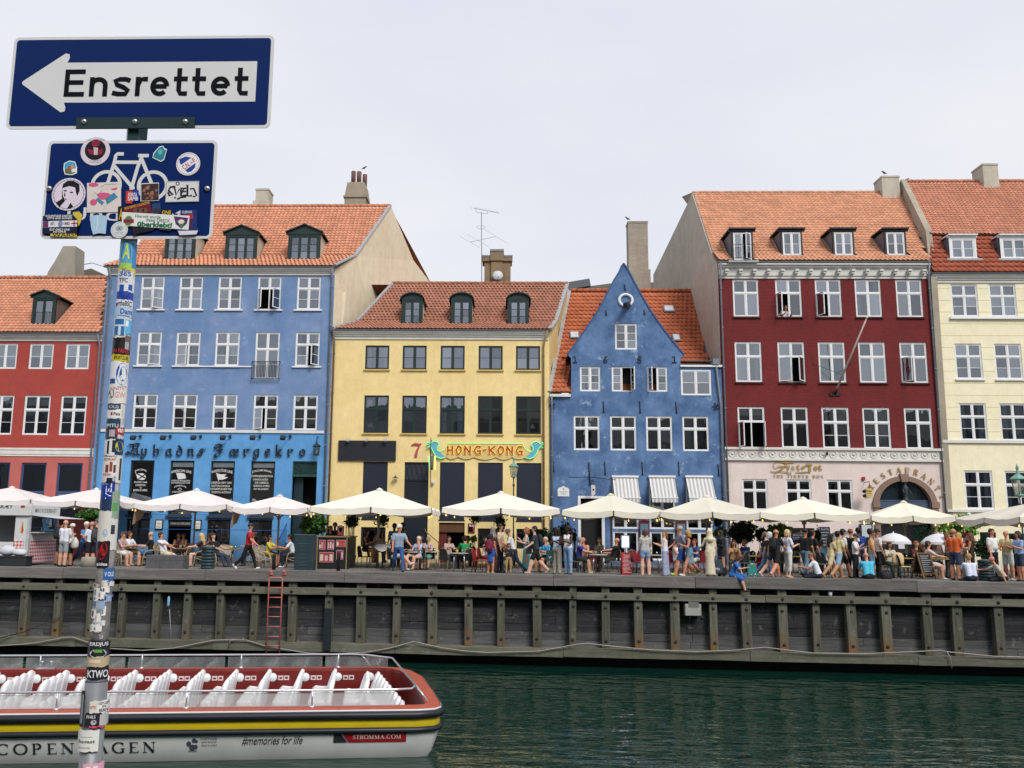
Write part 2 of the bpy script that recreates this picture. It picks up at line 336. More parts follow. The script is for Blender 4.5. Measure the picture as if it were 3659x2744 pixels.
def serif_glyph(c):
 T, t = .16, .055; S = []      # each: (pts, widths)
 st = lambda x, z0=0, z1=1, w=T: S.append(([(x, z0), (x, z1)], [w, w]))
 sr = lambda x, z, w=.3: S.append(([(x-w/2, z), (x+w/2, z)], [.05, .05]))
 bow = lambda cx, cz, rx, rz, a0, a1: S.append((arc(cx, cz, rx, rz, a0, a1), [t+(T-t)*abs(cos(R_(a0+(a1-a0)*i/14))) for i in range(15)]))
 if c in 'CG':
  bow(.46, .5, .42, .48, 48, 312); S.append(([(.76, .68), (.76, .95)], [.04, .09]))
  if c == 'G': st(.74, .05, .42); sr(.74, .42)
  return S, .86
 if c == 'O': bow(.48, .5, .43, .48, 0, 360); return S, .96
 if c in 'PRB':
  st(.16); sr(.16, .025); sr(.16, .975); bow(.3, .74, .3, .24, 92, -92); S.append(([(.16, .97), (.32, .97)], [t, t])); S.append(([(.16, .5), (.32, .5)], [t, t]))
  if c == 'R': S.append(([(.34, .5), (.66, .02)], [T, T])); sr(.7, .025, .2)
  if c == 'B': bow(.32, .26, .34, .25, 92, -92); S.append(([(.16, .025), (.32, .025)], [t, t]))
  return S, .74
 if c == 'E':
  st(.16); sr(.16, .025); S.append(([(.04, .97), (.62, .97)], [t, t])); S.append(([(.16, .52), (.5, .52)], [t, t])); S.append(([(.04, .03), (.66, .03)], [t, t]))
  S.append(([(.61, .97), (.61, .78)], [.06, .03])); S.append(([(.65, .03), (.66, .24)], [.06, .03])); return S, .7
 if c in 'NM':
  w = .78 if c == 'N' else .98; st(.12, w=t); sr(.12, .025); sr(.1, .975, .2)
  if c == 'N': S.append(([(.12, .97), (.74, .02)], [T, T])); st(.74, w=t); sr(.74, .975)
  else: S.append(([(.14, .97), (.5, .03)], [T, .1])); S.append(([(.5, .03), (.84, .97)], [t, t])); st(.88); sr(.88, .025); sr(.9, .975, .2)
  return S, w+.12
 if c == 'H':
  for x in (.16, .7): st(x); sr(x, .025); sr(x, .975)
  S.append(([(.16, .52), (.7, .52)], [t, t])); return S, .86
 if c == 'A':
  S.append(([(.1, .02), (.42, .98)], [t, t])); S.append(([(.42, .98), (.76, .02)], [T, T])); S.append(([(.2, .34), (.62, .34)], [t, t])); sr(.1, .025, .24); sr(.76, .025, .3); return S, .88
 if c == 'S':
  S.append(([(.56, .84), (.46, .95), (.3, .96), (.15, .84), (.2, .66), (.36, .53), (.54, .38), (.56, .18), (.4, .04), (.22, .06), (.1, .18)], [.05, t, t, .11, T, T, T, .12, t, t, .05])); S.append(([(.57, .74), (.57, .98)], [.03, .06])); S.append(([(.09, .02), (.09, .28)], [.06, .03])); return S, .68
 if c == 'T':
  st(.34); sr(.34, .025); S.append(([(.02, .97), (.66, .97)], [t, t])); S.append(([(.03, .97), (.03, .76)], [.06, .03])); S.append(([(.65, .97), (.65, .76)], [.06, .03])); return S, .68
 if c == 'U': S.append(([(.16, 1), (.16, .3), (.24, .08), (.42, .03), (.58, .12), (.64, .3), (.64, 1)], [T, T, T, t, t, t, t])); sr(.16, .975); sr(.64, .975, .24); return S, .8
 if c == 'I': st(.16); sr(.16, .025); sr(.16, .975); return S, .34
 if c == 'D': st(.16); sr(.16, .025); bow(.3, .5, .48, .47, 92, -92); S.append(([(.04, .97), (.32, .97)], [t, t])); S.append(([(.16, .03), (.32, .03)], [t, t])); return S, .88
 if c == 'X': S.append(([(.08, .98), (.66, .02)], [T, T])); S.append(([(.64, .98), (.08, .02)], [t, t])); return S, .76
 if c == '.': S.append(([(.12, 0), (.12, .15)], [.15, .15])); return S, .3
 return S, .4
def seriftext(mb, s, x0, x1, z0, z1, y, m=0, d=0., fn=None, gap=.12):
 G = [serif_glyph(c) for c in s]; tot = sum(g[1] for g in G)+gap*(len(G)-1); kx = (x1-x0)/tot; kz = z1-z0; x = x0; q = 0
 for S, w in G:
  for pts, ws in S:
   q += 1; ribbon(mb, [(x+a*kx, z0+b*kz) for a, b in pts], [v*kx for v in ws], y-.0006*(q % 5), m, d, fn=fn)
  x += (w+gap)*kx
# ---------------------------------------------------------------- windows and walls
_PANE = MB().add([(0, 0, 0), (1, 0, 0), (1, 0, 1), (0, 0, 1)], [(0, 1, 2, 3)]).mesh('pane', GLASS)
_WM = {}
def cells(w, h, style, nb):
 ft, mw = .05, .06; C = []
 if style == 'dan': xs = [(ft, w/2-mw/2), (w/2+mw/2, w-ft)]; zt = h*.635; zs = [(ft, zt-.035, nb), (zt+.035, h-ft, 0)]
 elif style == 'two': xs = [(ft, w/2-mw/2), (w/2+mw/2, w-ft)]; zs = [(ft, h-ft, nb)]
 elif style == 'three': a = (w-2*ft-2*mw)/3; xs = [(ft+i*(a+mw), ft+i*(a+mw)+a) for i in range(3)]; zs = [(ft, h-ft, nb)]
 elif style == 'sash': xs = [(ft, w-ft)]; zt = h*.46; zs = [(ft, zt-.03, nb), (zt+.03, h-ft, nb)]
 else: xs = [(ft, w-ft)]; zs = [(ft, h-ft, nb)]
 for zi, (a, b, n) in enumerate(zs):
  for xi, (c, d) in enumerate(xs): C.append((c, d, a, b, n, (xi, zi)))
 return C
def casement(mb, x0, x1, z0, z1, n, y, m=0, cf=.042):
 mb.box(x0, y, z0, x0+cf, y+.045, z1, m).box(x1-cf, y, z0, x1, y+.045, z1, m)
 mb.box(x0+cf, y+.001, z0, x1-cf, y+.044, z0+cf, m).box(x0+cf, y+.001, z1-cf, x1-cf, y+.044, z1, m); P = []
 zs = [z0+cf+(z1-z0-2*cf)*i/(n+1) for i in range(n+2)]
 for i in range(1, n+1): mb.box(x0+cf, y+.008, zs[i]-.012, x1-cf, y+.036, zs[i]+.012, m)
 return [(x0+cf, x1-cf, zs[i]+(.012 if i else 0), zs[i+1]-(.012 if i < n else 0)) for i in range(n+1)]
def window(H, r, y, style='dan', frame=None, nb=1, opn=(), curt=None, sill=None, rec=.045, name='window', glass=None, label=None, flat=False):
 frame = frame or WHITE; x0, x1, z0, z1 = r; w, h = round(x1-x0, 2), round(z1-z0, 2)
 C = cells(w, h, style, nb); oc = tuple(o[0] for o in opn); key = (style, w, h, frame.name, nb, oc)
 if key not in _WM:
  mb = MB(); ft = .05
  mb.box(0, -.012, 0, ft, .09, h).box(w-ft, -.012, 0, w, .09, h).box(ft, -.010, 0, w-ft, .088, ft).box(ft, -.010, h-ft, w-ft, .088, h)
  xs = sorted({c[0] for c in C}|{c[1] for c in C}); zs = sorted({c[2] for c in C}|{c[3] for c in C})
  for i in range(1, len(xs)-1, 2): mb.box(xs[i], -.006, ft, xs[i+1], .085, h-ft)
  for i in range(1, len(zs)-1, 2): mb.box(ft, -.016, zs[i], w-ft, .08, zs[i+1])
  P = []
  for c in C:
   if c[5] not in oc: P += casement(mb, c[0], c[1], c[2], c[3], c[4], .006)
  _WM[key] = (mb.mesh(name, frame), P)
 me, P = _WM[key]; B = (x0, y+rec, z0)
 o = inst(me, name, H, MT(B))
 if label: o['label'] = label
 par, off = (H, Vector(B)) if flat else (o, Vector((0, 0, 0)))
 for a, b, c, d in P:
  q = inst(_PANE, 'pane', par, MT(off+Vector((a, .028, c))) @ MD((b-a, 1, d-c, 1)))
  if glass: q.material_slots[0].link = 'OBJECT'; q.material_slots[0].material = glass
 for cell, ang in opn:
  c = [k for k in C if k[5] == cell][0]; W_ = c[1]-c[0]; mb = MB(); left = cell[0] == 0
  pp = casement(mb, 0, W_, 0, c[3]-c[2], c[4], -.022)
  for a, b, e, f in pp: mb.add([(a, .002, e), (b, .002, e), (b, .002, f), (a, .002, f)], [(0, 1, 2, 3)], 1)
  if not left: mb.v = [(x-W_, yy, z) for x, yy, z in mb.v]
  q = mb.build('open_casement', [frame, GLASS], par); q.location = off+Vector((c[0] if left else c[1], 0, c[2])); q.rotation_euler = (0, 0, R_(-ang if left else ang))
 if curt:
  mb = MB(); kind, am = curt[0], float(curt[1:] or .3); cm = CURT if kind != 'b' else BLIND
  def fold(a, b, zb, zt):
   n = max(4, int((b-a)/.05)); A = [(a+(b-a)*i/n, .16+.025*sin(i*2.1), zb) for i in range(n+1)]
   mb.add(A+[(x, yy, zt) for x, yy, _ in A], [(i, i+1, n+2+i, n+1+i) for i in range(n)], 0, True)
  if kind == 'c': fold(.05, .05+w*am, .05, h-.05); fold(w-.05-w*am, w-.05, .05, h-.05)
  elif kind == 'f': fold(.04, w-.04, .05, h-.05)
  elif kind == 'h': fold(.04, w-.04, .05, h*am)
  elif kind == 'b': mb.box(.05, .12, h*(1-am), w-.05, .125, h-.03)
  mb.build('curtain' if kind != 'b' else 'blind', cm, par, loc=off)
 if sill:
  e = sill[1]; MB().box(-e, -rec-.09, -.075, w+e, .02, -.003).build('sill', sill[0], o)
 return o
def row(k, L, Y):
 R = [rect(k, r, Y) for r in L]; n = len(R); w = sum(r[1]-r[0] for r in R)/n; a = sum(r[2] for r in R)/n; b = sum(r[3] for r in R)/n
 return [((r[0]+r[1]-w)/2, (r[0]+r[1]+w)/2, a, b) for r in R]
def wall(H, L, Rr, holes, y, mats, split=(), dep=.16, name='wall', niche=True, nd=1.3):
 lz, lx = zip(*L); rz, rx = zip(*Rr); z0, z1 = lz[0], lz[-1]
 zs = {z0, z1}|set(lz)|set(rz)|set(split)
 for h in holes: zs |= {max(z0, h[2]), h[3]}
 zs = sorted(z for z in zs if z0 <= z <= z1); mb = MB()
 for a, b in zip(zs, zs[1:]):
  if b-a < 1e-4: continue
  zm = (a+b)/2; m = sum(1 for s in split if zm > s)
  hs = sorted([(h[0], h[1]) for h in holes if h[2]-1e-4 <= a and b <= h[3]+1e-4])
  e = [(np.interp(a+1e-6, lz, lx), np.interp(b-1e-6, lz, lx))]
  for p, q in hs: e += [(p, p), (q, q)]
  e.append((np.interp(a+1e-6, rz, rx), np.interp(b-1e-6, rz, rx)))
  for i in range(0, len(e), 2):
   (l0, l1), (r0, r1) = e[i], e[i+1]
   if r0-l0 > 1e-3 or r1-l1 > 1e-3: mb.add([(l0, y, a), (r0, y, a), (r1, y, b), (l1, y, b)], [(0, 1, 2, 3)], m)
 for x0, x1, a, b in holes:
  m = sum(1 for s in split if (a+b)/2 > s); c = [(x0, a), (x1, a), (x1, b), (x0, b)]
  for i in range(4):
   p, q = c[i], c[(i+1) % 4]; mb.add([(p[0], y, p[1]), (q[0], y, q[1]), (q[0], y+dep, q[1]), (p[0], y+dep, p[1])], [(0, 1, 2, 3)], m)
 o = mb.build(name, mats, H)
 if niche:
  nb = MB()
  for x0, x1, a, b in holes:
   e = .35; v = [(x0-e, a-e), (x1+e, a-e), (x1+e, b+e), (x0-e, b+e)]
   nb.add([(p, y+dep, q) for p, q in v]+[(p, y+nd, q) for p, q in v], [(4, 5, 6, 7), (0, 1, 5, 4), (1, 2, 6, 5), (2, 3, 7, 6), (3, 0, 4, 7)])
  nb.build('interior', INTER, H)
 return o
# ---------------------------------------------------------------- tiled roofs
def tile_mesh(w, l):
 X = [0, .14, .28, .42, .62, .82, 1.0, 1.1]; N = [.032, .048, .04, .014, .003, .006, .026, .036]; V = []
 for t, lift in ((0, .05), (1, 0)):
  V += [(x*w, t*l, n+lift) for x, n in zip(X, N)]
 V += [(x*w, .004, n+.05-.04) for x, n in zip(X, N)]; n = len(X)
 F = [(i, i+1, n+i+1, n+i) for i in range(n-1)]+[(2*n+i, 2*n+i+1, i+1, i) for i in range(n-1)]
 return V, F
def roof(H, prof, XL, XR, col, w=.225, l=.30, excl=(), name='roof', ridge=True, near=300, zinc=None, keep=None):
 prof = [Vector((0, a, b)) for a, b in prof]; seg = [(b-a).length for a, b in zip(prof, prof[1:])]; tot = sum(seg); cum = [0]+list(np.cumsum(seg))
 xl = lambda s: float(np.interp(s, cum, XL)); xr = lambda s: float(np.interp(s, cum, XR))
 def P(s):
  i = min(max(0, int(np.searchsorted(cum, s, 'right'))-1), len(seg)-1); d = (prof[i+1]-prof[i]).normalized(); p = prof[i]+d*(s-cum[i])
  return p, d, Vector((0, -d.z, d.y))
 ub = MB()
 for i in range(len(seg)):
  n = P(cum[i]+1e-4)[2]*.03
  a, b = prof[i]-n, prof[i+1]-n
  ub.add([(XL[i], a.y, a.z), (XR[i], a.y, a.z), (XR[i+1], b.y, b.z), (XL[i+1], b.y, b.z)], [(0, 1, 2, 3)])
 um = mat(tuple(c*.35 for c in srgb(col)), .9, .3); ro = ub.build(name, um, H)
 V, F = tile_mesh(w, l*1.22); T = []; rng = RND(len(H.name)+int(tot*100)); nr = int(tot/l)
 for r in range(nr):
  s = r*l+.02; p, d, n = P(s+l*.3); p = p+d*(-l*.3); sl = s+l/2; x = xl(sl)+.02; e = xr(sl)
  x += (-x) % w*0
  while x+w*.6 < e:
   zc_ = p.z+d.z*l/2
   if not any(q[0] < x+w/2 < q[1] and q[2] < zc_ < q[3] for q in excl) and (keep is None or keep(x+w/2, zc_)):
    j = rng.uniform(-.006, .006); M = Matrix(((1, 0, 0, x), (0, d.y, n.y, p.y+j*d.y), (0, d.z, n.z, p.z+j*d.z), (0, 0, 0, 1))) @ MR(rng.uniform(-.012, .012), 4, 'Z')
    T.append(M)
   x += w
 T.sort(key=lambda M: M.translation.y); tm = MB().add(V, F, 0, True).mesh('roof_tile', tilemat(col, False))
 for M in T[:near]: inst(tm, 'roof_tile', ro, M)
 if T[near:]:
  Va = np.array(V); A = np.array([np.array(M) for M in T[near:]]); W4 = np.c_[Va, np.ones(len(Va))]
  vv = np.einsum('nij,kj->nki', A, W4)[:, :, :3].reshape(-1, 3); k = len(Va)
  ff = (np.array(F)[None]+(np.arange(len(A))*k)[:, None, None]).reshape(-1, 4)
  me = bpy.data.meshes.new('roof_tiles'); me.from_pydata(vv.tolist(), [], ff.tolist()); me.materials.append(tilemat(col, True)); me.polygons.foreach_set('use_smooth', [True]*len(ff))
  tag(link(bpy.data.objects.new('roof_tiles', me), ro), kind='stuff')
 if ridge:
  p = prof[-1]; a, b = XL[-1], XR[-1]; n = int((b-a)/.36); mb = MB()
  mb.tube([(0, 0, 0), (.4, 0, .02)], [.12, .13], 8); rm = mb.mesh('ridge_tile', tilemat(tuple(c*.8 for c in srgb(col)), False))
  for i in range(n): inst(rm, 'ridge_tile', ro, MT((a+(b-a)*i/n, p.y, p.z+rng.uniform(0, .012))))
 if zinc:
  for X, e in ((XL, 0), (XR, 1)):
   if str(e) in zinc:
    pts = [(X[i], prof[i].y, prof[i].z+.04) for i in range(len(X))]; mb = MB()
    for a, b in zip(pts, pts[1:]): mb.bar(a, b, .22, .09)
    mb.build('verge_flashing', LEAD, ro)
 return ro, P, prof
def hit_roof(k, x, y, prof):
 d = ray(k, x, y); best = None
 for a, b in zip(prof, prof[1:]):
  sl = (b.z-a.z)/(b.y-a.y); den = d[2]-sl*d[1]; t = (a.z-sl*a.y-EYE[2]+sl*EYE[1])/den; p = EYE+d*t
  if a.y-.05 <= p[1] <= b.y+.05: return Vector(p)
  best = Vector(p)
 return best
def gutter(H, a, b, z, y, r=.075):
 mb = MB(); n = 6; pr = [(y+r*cos(PI+PI*i/n)-r, z+r*sin(PI+PI*i/n)) for i in range(n+1)]+[(y-.01, z-.012), (y-2*r+.01, z-.012)]
 mb.prismx(pr, a, b); mb.build('gutter', PIPE, H)
def downpipe(H, pts, r=.05, m=None):
 mb = MB().tube(pts, r, 8); z0 = pts[-1][2]; z = pts[-2][2]-.5
 while z > z0+.4: mb.tube([(pts[-1][0], pts[-1][1], z), (pts[-1][0], pts[-1][1], z+.07)], r+.014, 8); z -= 2.1
 mb.build('downpipe', m or PIPE, H)
def cornice(H, a, b, z0, z1, y, m=None, steps=((0, .06), (.35, .12), (.6, .2), (.82, .27)), name='cornice', mod=0):
 mb = MB(); h = z1-z0; st = list(steps)+[(1, 0)]
 for (t, d), (t2, _) in zip(st, st[1:]): mb.box(a-.002*d, y-d, z0+h*t, b+.002*d, y+.02, z0+h*t2-.001)
 o = mb.build(name, m or OFFW, H)
 if mod:
  n = int((b-a)/mod); me = MB().box(-.09, -.26, 0, .09, 0, .1).box(-.07, -.2, -.12, .07, 0, 0).mesh('bracket', m or OFFW)
  for i in range(n): inst(me, 'bracket', o, MT((a+(i+.5)*(b-a)/n, y-.1, z0+h*.42)))
 return o
def dormer(H, k, face, prof, typ, frame, nb=1, style='two', cheek=None, lab=None, opn=(), over=.14):
 xa, ya, xb, yb = face; b = hit_roof(k, (xa+xb)/2, yb, prof); Yf = b.y-.06
 x0, x1, z0, z1 = rect(k, face, Yf); w, h = x1-x0, z1-z0; z0 = min(z0, b.z); xm = (x0+x1)/2
 yat = lambda z: float(np.interp(z, [p.z for p in prof], [p.y for p in prof]))+.25
 D = bpy.data.objects.new('dormer', None); link(D, H)
 if lab: D['label'] = lab
 if typ == 'ped': top = [(x0-over, z1), (x0-over, z1+.16), (xm, z1+.16+w*.24), (x1+over, z1+.16), (x1+over, z1)]; apex = z1+.16+w*.24
 elif typ == 'arch': top = [(x0-over, z1-.05)]+[(xm+(w/2+over)*cos(R_(180-180*i/10)), z1-.05+.42*sin(R_(180*i/10))) for i in range(11)]+[(x1+over, z1-.05)]; apex = z1+.37
 else: top = [(x0-over, z1), (x0-over, z1+.17), (x1+over, z1+.17), (x1+over, z1)]; apex = z1+.17
 cm = cheek or CREAM; mb = MB()
 for x in (x0, x1): MB().add([(x, Yf+.01, z0-.1), (x, Yf+.01, z1+.02), (x, yat(z1), z1+.02), (x, yat(z0), z0-.1)], [(0, 1, 2, 3)]).build('cheek', cm, D)
 rf = MB(); out = top[1:-1]
 inn = [(x, z-.07) for x, z in out]
 n = len(out); yb_ = yat(apex)+.3; yf = Yf-.18
 rf.add([(x, yf, z) for x, z in out]+[(x, yf, z) for x, z in inn]+[(x, yb_, z) for x, z in out]+[(x, yb_, z) for x, z in inn],
  [(i, i+1, n+i+1, n+i) for i in range(n-1)]+[(i, 2*n+i, 2*n+i+1, i+1) for i in range(n-1)]+[(n+i, n+i+1, 3*n+i+1, 3*n+i) for i in range(n-1)]+[(0, n, 3*n, 2*n), (n-1, 3*n-1, 4*n-1, 2*n-1)])
 rf.build('dormer_roof', frame, D)
 fr = MB(); fr.prism([top[0]]+[(x, z-.072) for x, z in out]+[top[-1]], Yf-.07, Yf+.05)
 if typ == 'arch':
  fr.v = []; fr.f = []; fr.m = []; fr.s = []
  fr.prism([(x0-.02, z1-.02)]+[(xm+(w/2+.02)*cos(R_(180-180*i/10)), z1-.02+.3*sin(R_(180*i/10))) for i in range(11)]+[(x1+.02, z1-.02)], Yf-.05, Yf+.06)
 p = .11 if typ in ('ped', 'arch') else .09
 fr.box(x0, Yf-.045, z0-.06, x0+p, Yf+.06, z1).box(x1-p, Yf-.045, z0-.06, x1, Yf+.06, z1).box(x0+p, Yf-.04, z1-p*.7, x1-p, Yf+.055, z1).box(x0-.04, Yf-.09, z0-.09, x1+.04, Yf+.06, z0-.062)
 fr.build('dormer_face', frame, D)
 sk = MB().box(x0-.22, Yf-.16, z0-.2, x1+.22, Yf-.1, z0-.09)
 sk.build('lead_apron', LEAD, D)
 wf = WHITE if typ in ('shed', 'box') else frame
 wr = (x0+p, x1-p, z0-.06, z1-p*.7); window(D, wr, Yf-.045, style, wf, nb, rec=.02, opn=opn, curt=random.choice([None, 'c.25', None, 'f']), flat=True)
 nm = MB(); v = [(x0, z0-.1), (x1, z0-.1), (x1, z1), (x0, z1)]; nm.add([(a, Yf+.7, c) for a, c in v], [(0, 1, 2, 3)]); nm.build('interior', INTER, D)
 return D, (x0-.02, x1+.02, z0-.02, z1+.25)
# ================================================================ ground, water, far row, near quay
FY = 46.0
QK = .04                                  # the quay edge runs almost parallel to the house fronts
yq = lambda X: 34.9-QK*X
QA = math.atan(-QK)
ZW = -3.3
def groundmat():
 t = NT('granite_setts'); v = t.pos((1, 1, 1)); b = t.n('ShaderNodeTexVoronoi'); b.inputs['Scale'].default_value = 6.5; t.l(v, b.inputs['Vector'])
 c = t.mix(t.rng(b.outputs['Color'], 0, 1, 0, 1), (.2, .185, .165), (.33, .315, .29))
 c = t.mix(t.rng(t.noise(v, .5, 6, .65), .42, .7, 0, .55), c, (.13, .12, .11)); e = t.rng(b.outputs['Distance'], 0, .5, 1, .6); c = t.mix(1., c, e, 'MULTIPLY')
 t.prin(c, .85, 0, t.bump(b.outputs['Distance'], .5, -.04), .3); return t.m
gm = groundmat()
g = MB(); g.add([(-140, yq(-140)+.3, 0), (140, yq(140)+.3, 0), (140, 400, 0), (-140, 400, 0)], [(0, 1, 2, 3)]); tag(g.build('quay_ground', gm), kind='structure')
g = MB(); g.add([(-140, -60, 0), (140, -60, 0), (140, 6.0, 0), (-140, 6.0, 0)], [(0, 1, 2, 3)]).add([(-140, 6, 0), (140, 6, 0), (140, 6, -6), (-140, 6, -6)], [(0, 1, 2, 3)]); tag(g.build('near_quay_ground', gm), kind='structure')
def watermat():
 t = NT('harbour_water'); v = t.pos((1, 1.5, 1)); v2 = t.pos((.75, 2.2, 1), (0, 0, .25)); v3 = t.pos((1, 1.4, 1), (0, 0, -.35))
 h = t.math('ADD', t.math('MULTIPLY', t.noise(v2, .9, 2, .5), .8), t.math('ADD', t.math('MULTIPLY', t.noise(v3, 3.0, 2, .5), .2), t.math('MULTIPLY', t.noise(v, .42, 2, .5), 1.0)))
 p = t.prin((.004, .026, .018), .03, 0, t.bump(h, .48, .17), .5); p.inputs['IOR'].default_value = 1.42; return t.m
w = MB(); w.add([(-140, 6, ZW), (140, 6, ZW), (140, 36, ZW), (-140, 46, ZW)], [(0, 1, 2, 3)]); tag(w.build('water', watermat()), kind='structure')
_hz = [(-78, 13, '6a6258'), (-62, 15, '6d767a'), (-47, 12.5, '6a5a54'), (-33, 14, '8a8478'), (-18, 13, '6d757a'), (-4, 15, '7a7264'), (11, 12, '7a7a76'), (25, 14.5, '6a5a54'), (40, 13, '7c786e'), (55, 14, '666c72'), (70, 13, '6c6458')]
hb = MB(); hm = []
for i, (x, h, c) in enumerate(_hz):
 hm.append(mat(tuple(.5*v+.04 for v in srgb(c)), .85, .2)); hb.prismx([(-17, 0), (-17, h), (-22, h+4.2), (-27, h), (-27, 0)], x, x+13.8, i)
tag(hb.build('opposite_houses', hm), kind='structure')
# ================================================================ houses
def house(name, label, X, Y): return thing(name, label, 'house', (X, Y, 0), world=True)
def wins(H, R, y, n0=0, **k):
 sp = k.pop('special', {}); cs = k.pop('curts', [None])
 for i, r in enumerate(R):
  q = dict(k); q['curt'] = cs[i % len(cs)]; q.update(sp.get(i, {})); window(H, r, y, **q)
X0, X1, X2, X3, X4 = -21.2, -8.92, 2.46, 11.3, 22.2
# ---------------------------------------------------------------- red house at the left edge
Y = FY+.02; H = house('red_house', 'red plastered house with orange tiled roof at the left edge', -25, Y); XA = -31
rA1 = row('2', [(185, 757, 335, 918), (413, 757, 565, 917)], Y); rA2 = row('2', [(148, 1085, 312, 1335), (380, 1085, 543, 1335)], Y); rA3 = row('3', [(122, 272, 280, 620), (350, 272, 512, 620)], Y)
for r in (rA1, rA2, rA3):
 d = r[1][0]-r[0][0]
 for i in (1, 2, 3): r.append((r[0][0]-d*i, r[0][1]-d*i, r[0][2], r[0][3]))
zc0, zc1 = rect('2', (300, 703, 500, 742), Y)[2:]; zs0, zs1 = rect('2', (200, 1418, 500, 1470), Y)[2:]
RA = plaster('a3473f', '903a34', .5, .1); RB = plaster('b4645e', '9f524b', .5, .2, dirt=(.25, .12, .1))
wall(H, [(0, XA), (zc1, XA)], [(0, X0), (zc1, X0)], rA1+rA2+rA3, Y, [RB, RA], split=(zs0,))
wins(H, rA1, Y, style='two', nb=1, curts=['b.55', None, 'b.6', None, 'b.3']); wins(H, rA2, Y, style='dan', nb=1, curts=['b.25', 'b.18', 'b.2']); wins(H, rA3, Y, style='sash', nb=0, frame=DBLUE, rec=.08)
cornice(H, XA, X0-.02, zc0, zc1, Y); cornice(H, XA, X0-.02, zs0, zs1, Y, steps=((0, .04), (.25, .07), (.75, .1)), name='string_course')
gutter(H, XA, X0+.1, zc1+.05, Y-.2)
a = pY('2', 640, 690, Y-.25); rg = pY('2', 400, 341, Y+4.6); pr = [(Y-.3, zc1+.08), (Y+4.6, rg.z)]
ex = []
D, e = dormer(H, '2', (205, 470, 352, 630), [Vector((0, *q)) for q in pr], 'ped', DGREEN, nb=1, cheek=mat('6a625c'), lab='green dormer with a pediment'); ex.append(e)
ro, P, prof = roof(H, pr, [XA, XA], [X0, pY('2', 672, 345, Y+4.6).x], 'c78a6e', excl=ex)
downpipe(H, [(X0-.16, Y-.3, zc1), (X0-.1, Y-.12, zc0-.2), (X0-.1, Y-.1, .1)])
MB().box(XA, Y+1.5, 0, X0, Y+9, zc1-.05).build('body', RA, H)
ch = MB(); q = pY('2', 405, 338, Y+6); zt = pY('2', 420, 140, Y+6).z; xa, xb = pY('2', 345, 240, Y+6).x, pY('2', 470, 240, Y+6).x
ch.prism([(xa-.4, q.z-1), (xa-.38, q.z+.3), (xa, q.z+1.0), (xa+.45, zt), (xb, zt), (xb+.15, q.z-1)], Y+6, Y+7.2); ch.build('chimney', plaster('9c968a', '7d776b', .6, .2), H)
# ---------------------------------------------------------------- blue ferry inn
Y = FY; H = house('blue_inn', 'wide blue five-bay inn with black blackletter sign and orange roof', -14.7, Y)
r1 = row('2', [(890, 330, 1037, 538), (1133, 330, 1280, 540), (1378, 333, 1527, 542), (1630, 333, 1775, 540), (1880, 335, 2025, 545)], Y)
r2 = row('2', [(868, 680, 1018, 895), (1112, 682, 1265, 897), (1360, 684, 1514, 897), (1616, 685, 1765, 897), (1868, 687, 2020, 903)], Y)
r3 = row('2', [(840, 1075, 993, 1297), (1092, 1076, 1245, 1297), (1345, 1078, 1497, 1300), (1602, 1080, 1755, 1302), (1853, 1080, 2008, 1303)], Y)
r4 = row('3', [(815, 258, 967, 605), (1068, 258, 1220, 605), (1325, 260, 1478, 607), (1582, 260, 1732, 607)], Y)
r5 = row('3', [(797, 627, 945, 790), (1308, 632, 1455, 795), (1570, 632, 1718, 795)], Y)
dr = rect('3', (1838, 262, 1995, 900), Y); dr = (dr[0], dr[1], 0, dr[3]); bd = rect('3', (1055, 632, 1205, 880), Y); bd = (bd[0], bd[1], 0, bd[3])
fr = list(r2[3]); fr[2] = pY('2', 1690, 980, Y).z; fr = tuple(fr)
zc0, zc1 = rect('2', (1000, 285, 1900, 325), Y)[2:]; zst = pY('2', 1300, 1311, Y).z
BU = plaster('6480a8', '8698b8', .6, .3, dirt=(.1, .14, .25), peel=.35, pc='a8b4cc'); BL = plaster('5690c4', '70a8d8', .45, .12, dirt=(.05, .12, .4))
wall(H, [(0, X0), (zc1, X0)], [(0, X1), (zc1, X1)], r1+r2[:3]+[fr, r2[4]]+r3+r4+r5+[dr, bd], Y, [BL, BU], split=(zst,))
sl = (WHITE, .13)
wins(H, r1, Y, curts=['c.3', 'f', None, None, 'h.3'], sill=sl, special={0: dict(opn=[((1, 0), 38)]), 3: dict(opn=[((0, 0), 62), ((1, 0), 62)])})
wins(H, r2[:3]+[r2[4]], Y, curts=['c.3', 'c.35', 'c.3', 'c.2'], sill=sl, special={0: dict(opn=[((1, 0), 24)]), 1: dict(opn=[((0, 0), 12)]), 3: dict(opn=[((1, 0), 58)])})
window(H, fr, Y, 'dan', nb=1, curt='f')
wins(H, r3, Y, curts=[None, None, 'c.15', None, None], special={1: dict(opn=[((1, 0), 20)]), 3: dict(opn=[((0, 0), 30)])})
wins(H, r4, Y, style='plain', nb=0, frame=DGREEN, rec=.1); wins(H, r5, Y, style='two', nb=0, frame=BLACK, rec=.1)
MB().box(r2[1][0]-.13, Y-.06, r2[1][2]-.07, fr[0]-.1, Y-.001, r2[1][2]-.006).build('string_course', WHITE, H)
cornice(H, X0+.03, X1-.03, zc0, zc1, Y); MB().box(X0+.3, Y-.07, zst-.07, X1-.25, Y, zst+.07).build('string_course', OFFW, H)
for z in (2.25, 1.5): MB().box(X0+.2, Y-.006, z, dr[0]-.05, Y-.002, z+.02).build('groove', mat('2f66ab'), H)
